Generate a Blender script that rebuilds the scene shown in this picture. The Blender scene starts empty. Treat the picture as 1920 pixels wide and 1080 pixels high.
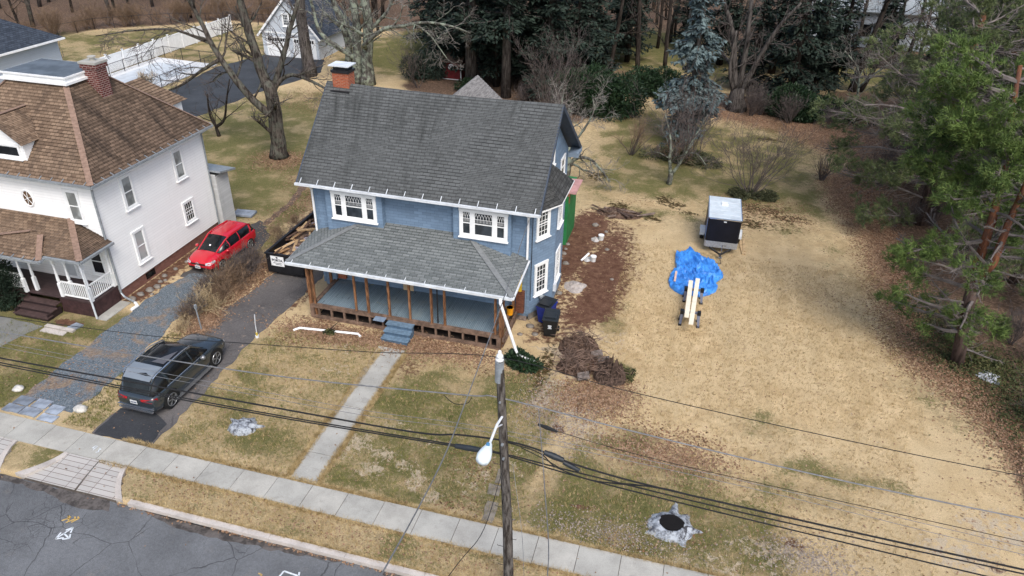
import bpy, math, random
from mathutils import Vector, Matrix, noise as mnoise
import numpy as np
sc = bpy.context.scene
# ---------------- camera ----------------
F, P_, RO, YA = 1378.23, math.radians(30.994), math.radians(1.3886), math.radians(-14.4233)
fw = Vector((math.sin(YA)*math.cos(P_), math.cos(YA)*math.cos(P_), -math.sin(P_)))
rt = Vector((math.cos(YA), -math.sin(YA), 0)); up = rt.cross(fw)
rt2 = rt*math.cos(RO)+up*math.sin(RO); up2 = -rt*math.sin(RO)+up*math.cos(RO)
cd = bpy.data.cameras.new('camera'); cam = bpy.data.objects.new('camera', cd); sc.collection.objects.link(cam)
m3 = Matrix((rt2, up2, -fw)).transposed(); cam.matrix_world = Matrix.Translation((0, 0, 20.3)) @ m3.to_4x4()
cd.sensor_width = 36; cd.lens = F/1920*36; cd.clip_end = 2000; cd.clip_start = .3
sc.camera = cam
# ---------------- sky, sun, exposure ----------------
SUN_EL, SUN_AZ = math.radians(52), math.radians(148)   # azimuth clockwise from +Y
w = bpy.data.worlds.new('World'); sc.world = w; w.use_nodes = True
nt = w.node_tree; bg = nt.nodes['Background']
sky = nt.nodes.new('ShaderNodeTexSky'); sky.sky_type = 'NISHITA'; sky.sun_disc = False
sky.sun_elevation = SUN_EL; sky.sun_rotation = SUN_AZ
sky.air_density = 1.0; sky.dust_density = 3.2; sky.ozone_density = .8
nt.links.new(sky.outputs[0], bg.inputs[0]); bg.inputs[1].default_value = .135
sd = bpy.data.lights.new('sun', 'SUN'); sd.energy = 1.25; sd.angle = math.radians(26); sd.color = (1, .99, .975)
so = bpy.data.objects.new('sun', sd); sc.collection.objects.link(so)
d = Vector((math.sin(SUN_AZ)*math.cos(SUN_EL), math.cos(SUN_AZ)*math.cos(SUN_EL), math.sin(SUN_EL)))
so.rotation_euler = d.to_track_quat('Z', 'Y').to_euler(); so.location = (0, -20, 60)
sc.view_settings.view_transform = 'Standard'; sc.view_settings.look = 'None'
sc.view_settings.exposure = .72; sc.view_settings.gamma = 1
# ---------------- mesh helpers ----------------
ORG = {}
def tag(o, label, cat, group=None, kind=None):
    if label: o['label'] = label
    if cat: o['category'] = cat
    if group: o['group'] = group
    if kind: o['kind'] = kind
    return o
def thing(name, label, cat, loc=(0, 0, 0), rz=0, group=None, local=False):
    o = bpy.data.objects.new(name, None); sc.collection.objects.link(o)
    o.empty_display_size = .2
    o.location = loc; o.rotation_euler = (0, 0, rz); tag(o, label, cat, group)
    ORG[o.name] = (0, 0, 0) if local else tuple(loc)
    return o
class MB:
    def __init__(s): s.v = []; s.f = []; s.uv = None
    def add(s, vs, fs):
        b = len(s.v); s.v += [tuple(p) for p in vs]; s.f += [tuple(i+b for i in f) for f in fs]; return s
    def quad(s, *p): return s.add(p, [tuple(range(len(p)))])
    def bb(s, a, b):   # box by corners
        x0, y0, z0 = [min(a[i], b[i]) for i in range(3)]; x1, y1, z1 = [max(a[i], b[i]) for i in range(3)]
        return s.add([(x0,y0,z0),(x1,y0,z0),(x1,y1,z0),(x0,y1,z0),(x0,y0,z1),(x1,y0,z1),(x1,y1,z1),(x0,y1,z1)],
                     [(3,2,1,0),(4,5,6,7),(0,1,5,4),(1,2,6,5),(2,3,7,6),(3,0,4,7)])
    def ob(s, c, u, v, n, su, sv, sn):   # oriented box about centre
        c, u, v, n = map(Vector, (c, u, v, n)); vs = []
        for k in (-1, 1):
            for a, b in ((-1,-1),(1,-1),(1,1),(-1,1)): vs.append(c+u*(a*su/2)+v*(b*sv/2)+n*(k*sn/2))
        return s.add(vs, [(3,2,1,0),(4,5,6,7),(0,1,5,4),(1,2,6,5),(2,3,7,6),(3,0,4,7)])
    def bar(s, a, b, w_, h=None, upv=(0, 0, 1)):
        a, b = Vector(a), Vector(b); t = b-a; L = t.length; t.normalize(); upv = Vector(upv)
        if abs(t.dot(upv)) > .98: upv = Vector((0, 1, 0))
        u = t.cross(upv).normalized(); v = u.cross(t)
        return s.ob((a+b)/2, t, u, v, L, w_, h or w_)
    def prism(s, poly, z0, z1):
        n = len(poly); vs = [(x, y, z0) for x, y in poly]+[(x, y, z1) for x, y in poly]
        return s.add(vs, [tuple(range(n))[::-1], tuple(range(n, 2*n))]+[(i, (i+1) % n, n+(i+1) % n, n+i) for i in range(n)])
    def tube(s, pts, rad, n=6, cap=True):
        pts = [Vector(p) for p in pts]; m = len(pts)
        if not hasattr(rad, '__len__'): rad = [rad]*m
        b = len(s.v); u = None
        for i, p in enumerate(pts):
            t = (pts[min(i+1, m-1)]-pts[max(i-1, 0)])
            if t.length < 1e-9: t = Vector((0, 0, 1))
            t.normalize()
            if u is None:
                u = t.cross(Vector((0, 0, 1)) if abs(t.z) < .9 else Vector((1, 0, 0))).normalized()
            else:
                u = (u-t*u.dot(t)); u = u.normalized() if u.length > 1e-6 else t.orthogonal().normalized()
            v = t.cross(u)
            for k in range(n):
                a = 2*math.pi*k/n; q = p+(u*math.cos(a)+v*math.sin(a))*rad[i]; s.v.append((q.x, q.y, q.z))
        for i in range(m-1):
            for k in range(n):
                k2 = (k+1) % n; s.f.append((b+i*n+k, b+i*n+k2, b+(i+1)*n+k2, b+(i+1)*n+k))
        if cap: s.f.append(tuple(b+k for k in range(n))[::-1]); s.f.append(tuple(b+(m-1)*n+k for k in range(n)))
        return s
    def cyl(s, c, r, z0, z1, n=16, r2=None): return s.tube([(c[0], c[1], z0), (c[0], c[1], z1)], [r, r if r2 is None else r2], n)
    def lathe(s, c, prof, n=16):
        return s.tube([(c[0], c[1], c[2]+z) for r, z in prof], [max(r, .001) for r, z in prof], n)
    def slab(s, pts, th):   # planar polygon with thickness along -normal
        p = [Vector(q) for q in pts]; n = (p[1]-p[0]).cross(p[2]-p[0]).normalized(); m = len(p)
        q = [a-n*th for a in p]
        return s.add(p+q, [tuple(range(m)), tuple(range(m, 2*m))[::-1]]+[(i, m+i, m+(i+1) % m, (i+1) % m) for i in range(m)])
    def courses(s, bl, br, tr, tl, step, lift, back=0):
        """lapped courses on a plane quad/triangle: every course tilts out at its lower edge."""
        bl, br, tr, tl = map(Vector, (bl, br, tr, tl)); n = (br-bl).cross(tl-bl)
        if n.length < 1e-6: n = (br-bl).cross(tr-bl)
        n.normalize(); H_ = max(((tl-bl)-(br-bl).normalized()*((tl-bl).dot((br-bl).normalized()))).length, .01)
        k = max(1, round(H_/step))
        for i in range(k):
            a, b = i/k, (i+1)/k
            A, B = bl.lerp(tl, a), br.lerp(tr, a); C, D = br.lerp(tr, b), bl.lerp(tl, b)
            s.add([A+n*lift, B+n*lift, C+n*.001, D+n*.001, A, B], [(0, 1, 2, 3), (4, 5, 1, 0), (0, 3, 4), (1, 5, 2)])
        return s
    def cut(s): s.cuts = getattr(s, 'cuts', [(0, 0)])+[(len(s.v), len(s.f))]; return s
    def each(s, name, mat=None, parent=None, **k):
        """one object for every piece between two cuts."""
        c = [q for q in getattr(s, 'cuts', [(0, 0)])]
        if c[-1][0] != len(s.v): c.append((len(s.v), len(s.f)))
        out = []
        for (a, fa), (b, fb) in zip(c[:-1], c[1:]):
            if a == b: continue
            m_ = MB(); m_.v = s.v[a:b]; m_.f = [tuple(i-a for i in f) for f in s.f[fa:fb]]; out.append(m_.build(name, mat, parent, **k))
        return out[0]
    def build(s, name, mat=None, parent=None, org=None, smooth=False, uv=True, subsurf=0, bevel=0):
        if org is None: org = ORG.get(parent.name, (0, 0, 0)) if parent else (0, 0, 0)
        me = bpy.data.meshes.new(name)
        o_ = org; me.from_pydata([(x-o_[0], y-o_[1], z-o_[2]) for x, y, z in s.v], [], s.f)
        me.update()
        if uv:
            L = me.uv_layers.new(name='uv'); nv = len(me.vertices); nl = len(me.loops); npoly = len(me.polygons)
            co = np.empty(nv*3, 'f'); me.vertices.foreach_get('co', co); co = co.reshape(-1, 3)+np.array(o_, 'f')
            li = np.empty(nl, 'i'); me.loops.foreach_get('vertex_index', li)
            nn = np.empty(npoly*3, 'f'); me.polygons.foreach_get('normal', nn); nn = nn.reshape(-1, 3)
            tot = np.empty(npoly, 'i'); me.polygons.foreach_get('loop_total', tot); N = np.repeat(nn, tot, axis=0)
            U = np.stack([-N[:, 1], N[:, 0], np.zeros(nl)], 1); l = np.linalg.norm(U, axis=1); flat = l < .05
            U[flat] = (1, 0, 0); l[flat] = 1; U /= l[:, None]; V = np.cross(N, U); P = co[li]
            L.data.foreach_set('uv', np.stack([(P*U).sum(1), (P*V).sum(1)], 1).astype('f').ravel())
        if mat: me.materials.append(mat)
        if smooth: me.polygons.foreach_set('use_smooth', [True]*len(me.polygons))
        o = bpy.data.objects.new(name, me); sc.collection.objects.link(o)
        if parent: o.parent = parent
        else: o.location = org
        ORG[o.name] = tuple(org)
        if bevel: b = o.modifiers.new('b', 'BEVEL'); b.width = bevel; b.segments = 2; b.limit_method = 'ANGLE'
        if subsurf: b = o.modifiers.new('s', 'SUBSURF'); b.levels = b.render_levels = subsurf
        return o
def copy_tree(o, loc=None, rz=None, scale=None, label=None, parent=None, mats=None):
    c = o.copy(); sc.collection.objects.link(c)
    if parent: c.parent = parent
    if loc is not None: c.location = loc
    if rz is not None: c.rotation_euler = (0, 0, rz)
    if scale is not None: c.scale = scale if hasattr(scale, '__len__') else (scale,)*3
    if label: c['label'] = label
    for ch in list(o.children): copy_tree(ch, parent=c)
    return c
# ---------------- material helpers ----------------
class NT:
    def __init__(s, name):
        s.m = bpy.data.materials.new(name); s.m.use_nodes = True; s.t = s.m.node_tree
        s.b = s.t.nodes['Principled BSDF']; s.tc = s.n('ShaderNodeTexCoord')
    def n(s, ty, **k):
        x = s.t.nodes.new(ty)
        for a, b in k.items(): setattr(x, a, b)
        return x
    def l(s, a, b): s.t.links.new(a, b)
    def inp(s, node, i, val):
        if hasattr(val, 'links') or isinstance(val, bpy.types.NodeSocket): s.l(val, node.inputs[i])
        else: node.inputs[i].default_value = val
    def co(s, kind='Object', scale=(1, 1, 1), rot=(0, 0, 0)):
        mp = s.n('ShaderNodeMapping'); mp.inputs['Scale'].default_value = scale; mp.inputs['Rotation'].default_value = rot
        s.l(s.tc.outputs[kind], mp.inputs['Vector']); return mp.outputs[0]
    def geo(s, scale=(1, 1, 1)):
        g_ = s.n('ShaderNodeNewGeometry'); mp = s.n('ShaderNodeMapping'); mp.inputs['Scale'].default_value = scale
        s.l(g_.outputs['Position'], mp.inputs['Vector']); return mp.outputs[0]
    def noise(s, vec, scale, detail=4, rough=.6, dist=0):
        x = s.n('ShaderNodeTexNoise'); s.l(vec, x.inputs['Vector']); x.inputs['Scale'].default_value = scale
        x.inputs['Detail'].default_value = detail; x.inputs['Roughness'].default_value = rough; x.inputs['Distortion'].default_value = dist
        return x.outputs['Fac']
    def ramp(s, fac, stops, interp='LINEAR'):
        r = s.n('ShaderNodeValToRGB'); r.color_ramp.interpolation = interp; e = r.color_ramp.elements
        while len(e) < len(stops): e.new(.5)
        for i, (p, c) in enumerate(stops):
            e[i].position = p; e[i].color = (*c, 1) if hasattr(c, '__len__') else (c, c, c, 1)
        s.l(fac, r.inputs[0]); return r.outputs[0]
    def mix(s, f, a, b, mode='MIX'):
        x = s.n('ShaderNodeMix', data_type='RGBA', blend_type=mode); s.inp(x, 0, f)
        s.inp(x, 6, (*a, 1) if isinstance(a, tuple) and len(a) == 3 else a); s.inp(x, 7, (*b, 1) if isinstance(b, tuple) and len(b) == 3 else b)
        return x.outputs[2]
    def math(s, op, a, b=0, c=0):
        x = s.n('ShaderNodeMath', operation=op); s.inp(x, 0, a); s.inp(x, 1, b)
        if op in ('MULTIPLY_ADD',): s.inp(x, 2, c)
        return x.outputs[0]
    def step(s, v, lo, hi):
        x = s.n('ShaderNodeMapRange', interpolation_type='SMOOTHSTEP'); s.inp(x, 0, v); x.inputs[1].default_value = lo; x.inputs[2].default_value = hi
        return x.outputs[0]
    def bump(s, h, strength=.3, dist=.02):
        x = s.n('ShaderNodeBump'); x.inputs['Strength'].default_value = strength; x.inputs['Distance'].default_value = dist
        s.l(h, x.inputs['Height']); s.l(x.outputs[0], s.b.inputs['Normal'])
    def out(s, col, rough=.8, metal=0, spec=.3, coat=0):
        s.inp(s.b, 'Base Color', (*col, 1) if isinstance(col, tuple) and len(col) == 3 else col)
        s.inp(s.b, 'Roughness', rough); s.b.inputs['Metallic'].default_value = metal
        s.b.inputs['Specular IOR Level'].default_value = spec
        if coat: s.b.inputs['Coat Weight'].default_value = coat; s.b.inputs['Coat Roughness'].default_value = .05
        return s.m
def mul(c, k): return tuple(min(1, x*k) for x in c)
def simple(name, col, rough=.7, var=.15, scale=4, metal=0, spec=.3, bump=0, coat=0, stretch=(1, 1, 1), rnd=0, col2=None):
    t = NT(name); v = t.co('Object', stretch); n1 = t.noise(v, scale, 5, .65)
    c = t.mix(t.step(n1, .35, .65), mul(col, 1-var), col2 or mul(col, 1+var))
    if rnd:
        oi = t.n('ShaderNodeObjectInfo'); c = t.mix(1.0, c, t.ramp(oi.outputs['Random'], [(0, 1-rnd), (1, 1.0)]), 'MULTIPLY')
    if bump: t.bump(t.noise(v, scale*6, 3), bump, .01)
    return t.out(c, rough, metal, spec, coat)
def shingle_mat(name, c1, c2, c3, dark=(.05, .05, .05), w_=.33, h=.145, streak=.5):
    t = NT(name); uv = t.co('UV')
    b = t.n('ShaderNodeTexBrick'); t.l(uv, b.inputs['Vector']); b.inputs['Scale'].default_value = 1
    b.inputs['Brick Width'].default_value = w_; b.inputs['Row Height'].default_value = h; b.inputs['Mortar Size'].default_value = .011
    b.inputs['Color1'].default_value = (*c1, 1); b.inputs['Color2'].default_value = (*c2, 1); b.inputs['Mortar'].default_value = (*mul(c1, .3), 1)
    c = t.mix(t.step(t.noise(t.co('UV', (1/w_, 1/h, 1)), .9, 1), .45, .6), b.outputs[0], c3)
    c = t.mix(.3, b.outputs[0], c)
    n1 = t.noise(t.co('UV', (1.3, .18, 1)), 1.0, 6, .65); c = t.mix(t.math('MULTIPLY', t.step(n1, .47, .72), streak), c, dark)
    n2 = t.noise(t.co('UV'), .35, 3); c = t.mix(t.math('MULTIPLY', t.step(n2, .4, .75), .15), c, mul(c3, 1.15))
    g_ = t.noise(t.co('UV'), 60, 2, .8); c = t.mix(.5, c, t.mix(1.0, c, t.ramp(g_, [(.2, .45), (.8, 1.6)]), 'MULTIPLY'))
    t.bump(b.outputs['Fac'], -.3, .01)
    return t.out(c, .93, 0, .15)
def siding_mat(name, col, course=.12, wid=0, dirt=(.3, .3, .28), dirtamt=.3, var=.06):
    t = NT(name)
    b = t.n('ShaderNodeTexBrick'); t.l(t.co('UV'), b.inputs['Vector']); b.inputs['Scale'].default_value = 1
    b.inputs['Brick Width'].default_value = wid or 3.6; b.inputs['Row Height'].default_value = course
    b.inputs['Mortar Size'].default_value = .006; b.inputs['Color1'].default_value = (*mul(col, 1-var), 1)
    b.inputs['Color2'].default_value = (*mul(col, 1+var), 1); b.inputs['Mortar'].default_value = (*mul(col, .62 if wid else .8), 1)
    c = b.outputs[0]
    n1 = t.noise(t.co('UV', (1, .22, 1)), 1.6, 6, .7); c = t.mix(t.math('MULTIPLY', t.step(n1, .5, .78), dirtamt), c, dirt)
    return t.out(c, .6, 0, .3)
def glass_mat(name, col=(.02, .025, .03), rough=.05):
    t = NT(name); n1 = t.noise(t.co('Object'), 1.2, 2); return t.out(t.mix(t.step(n1, .4, .6), col, mul(col, 2.2)), rough, 0, .45)
M = {}
M['white_paint'] = simple('white_paint', (.82, .83, .82), .5, .05, 3)
M['gutter'] = simple('gutter_white', (.62, .65, .67), .45, .12, 2)
M['grey_metal'] = simple('galvanised', (.33, .36, .38), .45, .15, 5, metal=.4)
M['blue_siding'] = siding_mat('blue_shingle_siding', (.165, .24, .335), .15, .42, (.08, .12, .17), .35, .13)
M['white_siding'] = siding_mat('white_clapboard', (.88, .88, .86), .15, 0, (.5, .49, .45), .22, .02)
M['old_siding'] = siding_mat('weathered_clapboard', (.5, .51, .5), .15, 0, (.25, .25, .22), .7, .08)
M['grey_siding'] = siding_mat('grey_clapboard', (.42, .47, .52), .15, 0, (.3, .32, .33), .2, .03)
M['roof_dark'] = shingle_mat('charcoal_shingles', (.083, .087, .086), (.118, .123, .122), (.098, .103, .102), (.022, .024, .022), .34, .17, .75)
M['roof_porch'] = shingle_mat('grey_shingles', (.125, .137, .136), (.20, .215, .212), (.165, .178, .175), (.08, .09, .09), .36, .17, .35)
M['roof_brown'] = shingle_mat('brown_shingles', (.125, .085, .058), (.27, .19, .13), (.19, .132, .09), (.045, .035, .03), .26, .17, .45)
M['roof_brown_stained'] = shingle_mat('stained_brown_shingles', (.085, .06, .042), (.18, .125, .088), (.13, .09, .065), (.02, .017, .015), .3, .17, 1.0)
M['roof_moss'] = shingle_mat('mossy_shingles', (.045, .046, .045), (.085, .086, .084), (.07, .07, .066), (.015, .016, .014), .33, .16, .85)
M['roof_slate'] = shingle_mat('blue_grey_shingles', (.035, .045, .06), (.07, .085, .11), (.05, .06, .08), (.02, .025, .03), .33, .2, .3)
M['cap_brown'] = simple('ridge_caps', (.24, .16, .12), .9, .15, 6)
M['glass'] = glass_mat('window_glass')
M['glass_shade'] = glass_mat('window_glass_with_blind', (.17, .18, .175), .12)
M['black_glass'] = glass_mat('dark_glass', (.006, .007, .008), .12)
M['lumber_wet'] = simple('weathered_framing', (.15, .06, .028), .75, .5, 3, stretch=(8, 8, 1), col2=(.32, .16, .075))
M['lumber_old'] = simple('old_sill_timber', (.16, .105, .075), .85, .35, 3)
M['lumber_new'] = simple('fresh_pine', (.80, .72, .56), .6, .08, 2)
M['concrete'] = None
M['rubber'] = simple('rubber', (.015, .015, .016), .8, .2, 8)
M['black_plastic'] = simple('black_plastic', (.012, .013, .014), .5, .1, 8)
M['black_metal'] = simple('black_metal', (.02, .02, .022), .4, .2, 5)
def brick(name, c1, c2, mortar, w_=.21, h=.075, ms=.01):
    t = NT(name); b = t.n('ShaderNodeTexBrick'); t.l(t.co('UV'), b.inputs['Vector']); b.inputs['Scale'].default_value = 1
    b.inputs['Brick Width'].default_value = w_; b.inputs['Row Height'].default_value = h; b.inputs['Mortar Size'].default_value = ms
    b.inputs['Color1'].default_value = (*c1, 1); b.inputs['Color2'].default_value = (*c2, 1); b.inputs['Mortar'].default_value = (*mortar, 1)
    n1 = t.noise(t.co('Object'), 5, 4); c = t.mix(t.math('MULTIPLY', t.step(n1, .45, .7), .4), b.outputs[0], mul(c1, .5))
    return t.out(c, .9, 0, .2)
M['brick_orange'] = brick('orange_brick', (.42, .1, .04), (.28, .06, .03), (.3, .2, .14))
M['brick_red'] = brick('dark_red_brick', (.09, .018, .016), (.14, .03, .025), (.33, .26, .23), .25, .1, .014)
M['brick_foundation'] = brick('foundation_brick', (.19, .075, .055), (.26, .11, .08), (.16, .12, .1))
def concrete_mat(name, col, sw=0, sh=0, crack=.3, off=0):
    t = NT(name); v = t.geo(); n1 = t.noise(v, .8, 6, .65); n2 = t.noise(v, 25, 3, .7)
    c = t.mix(t.step(n1, .3, .7), mul(col, .82), mul(col, 1.12)); c = t.mix(.35, c, t.mix(1.0, c, t.ramp(n2, [(.25, .55), (.75, 1.4)]), 'MULTIPLY'))
    n3 = t.noise(v, 2.4, 4, .6, .6); c = t.mix(t.math('MULTIPLY', t.step(n3, .58, .72), crack), c, mul(col, .45))
    return t.out(c, .85, 0, .25)
M['concrete'] = concrete_mat('sidewalk_concrete', (.385, .375, .335))
M['concrete_pale'] = concrete_mat('kerb_concrete', (.5, .455, .41), crack=.35)
M['stone'] = simple('field_stone', (.2, .18, .155), .9, .3, 3, bump=.4)
M['flag'] = simple('bluestone_paver', (.22, .25, .29), .8, .25, 2.5, bump=.2)
def wood_bark(name, c1, c2, sc_=6, c3=None, lich=.0):
    t = NT(name); v = t.co('Object', (1, 1, .18)); n1 = t.noise(v, sc_, 5, .7)
    c = t.mix(t.step(n1, .38, .62), c1, c2)
    if lich:
        n2 = t.noise(t.co('Object'), 2.2, 4, .6); c = t.mix(t.math('MULTIPLY', t.step(n2, .46, .6), lich), c, c3)
    t.bump(n1, .7, .03); return t.out(c, .95, 0, .1)
M['bark_maple'] = wood_bark('maple_bark', (.025, .02, .017), (.11, .095, .08), 7, (.16, .18, .14), .3)
M['bark_dark'] = wood_bark('dark_bark', (.02, .016, .013), (.055, .045, .038), 7)
M['bark_grey'] = wood_bark('grey_bark', (.035, .03, .027), (.12, .108, .098), 7)
M['bark_lichen'] = wood_bark('lichen_bark', (.05, .045, .04), (.14, .14, .12), 6, (.27, .31, .24), .75)
M['bark_pine_low'] = wood_bark('pine_bark', (.05, .035, .03), (.13, .09, .075), 6)
M['bark_pine'] = wood_bark('orange_pine_bark', (.11, .045, .028), (.25, .11, .06), 5, (.1, .06, .05), .5)
M['twig'] = simple('twigs', (.095, .078, .072), .9, .25, 3)
M['twig_mid'] = simple('grey_twigs', (.15, .13, .12), .9, .3, 2)
M['twig_pale'] = simple('pale_twigs', (.2, .185, .165), .9, .25, 3)
M['twig_brown'] = simple('brown_twigs', (.17, .115, .075), .9, .3, 3)
def leaf_mat(name, c1, c2, c3, sc_=.9, rough=.7):
    t = NT(name); n1 = t.noise(t.co('Object'), sc_, 3, .6); g_ = t.n('ShaderNodeNewGeometry')
    c = t.mix(t.step(n1, .35, .65), c1, c2)
    n2 = t.noise(t.co('Object'), sc_*5, 3, .7); c = t.mix(t.math('MULTIPLY', t.step(n2, .5, .68), .8), c, c3); c = t.mix(t.math('MULTIPLY', t.step(n2, .5, .34), .7), c, mul(c1, .45))
    c = t.mix(t.math('MULTIPLY', t.step(g_.outputs['Random Per Island'], .4, 1), .4), c, c3)
    m = t.out(c, rough, 0, .2); t.b.inputs['Subsurface Weight'].default_value = 0
    return m
M['pine_needles'] = leaf_mat('pine_needles', (.05, .085, .026), (.11, .17, .042), (.18, .24, .07), .5)
M['pine_dull'] = leaf_mat('dull_pine_needles', (.055, .078, .036), (.12, .15, .065), (.2, .235, .095), .5)
M['spruce'] = leaf_mat('dark_needles', (.011, .018, .013), (.026, .04, .028), (.045, .068, .05), .5)
M['blue_spruce'] = leaf_mat('blue_grey_needles', (.055, .08, .08), (.11, .15, .15), (.17, .225, .225), .5)
M['rhodo'] = leaf_mat('glossy_dark_leaves', (.011, .024, .012), (.024, .048, .02), (.042, .075, .035), 1.2, .4)
M['yew'] = leaf_mat('black_green_needles', (.008, .015, .01), (.02, .035, .02), (.03, .05, .03), 1)
M['juniper'] = leaf_mat('low_evergreen', (.035, .042, .02), (.07, .08, .04), (.11, .11, .06), 1)
M['ivy'] = leaf_mat('ivy_leaves', (.03, .045, .015), (.07, .085, .03), (.14, .12, .05), 1.5)
M['dead_leaves'] = leaf_mat('dead_leaves', (.17, .09, .05), (.29, .175, .105), (.45, .32, .21), 3)
M['straw_tuft'] = leaf_mat('dry_stems', (.3, .22, .12), (.4, .31, .18), (.5, .4, .25), 1)
M['chip'] = simple('grey_chips', (.30, .25, .21), .95, .35, 9)
M['tarp'] = simple('blue_tarp', (.035, .19, .60), .42, .18, 1.5, spec=.5, col2=(.06, .30, .78))
# ---------------- ground ----------------
def axis(lo, hi, step, far1, far2):
    a = list(np.arange(lo, hi+1e-6, step)); s = 1.0; x = lo
    L_ = []
    while x-s > far1: x -= s; L_.append(x); s *= 1.06
    L_.append(far1); R_ = []; x = hi; s = 1.0
    while x+s < far2: x += s; R_.append(x); s *= 1.06
    R_.append(far2); return np.array(L_[::-1]+a+R_)
gx = axis(-33, 17, .2, -700, 700)
gy = np.concatenate([[-60, 0, 10, 14.42], axis(14.5, 52, .2, 14.46, 900)])
gy = np.unique(gy); GX, GY = np.meshgrid(gx, gy); nx, ny = len(gx), len(gy)
def in_poly(px, py, poly):
    c = np.zeros(px.shape, bool); n = len(poly)
    for i in range(n):
        (x1, y1), (x2, y2) = poly[i], poly[(i+1) % n]
        if y1 == y2: continue
        c ^= ((y1 > py) != (y2 > py)) & (px < (x2-x1)*(py-y1)/(y2-y1)+x1)
    return c
def dist_poly(px, py, poly):   # signed distance, inside positive
    dmin = np.full(px.shape, 1e9); n = len(poly)
    for i in range(n):
        (x1, y1), (x2, y2) = poly[i], poly[(i+1) % n]; dx, dy = x2-x1, y2-y1
        t = np.clip(((px-x1)*dx+(py-y1)*dy)/(dx*dx+dy*dy+1e-9), 0, 1)
        dmin = np.minimum(dmin, np.hypot(px-x1-t*dx, py-y1-t*dy))
    return np.where(in_poly(px, py, poly), dmin, -dmin)
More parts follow.
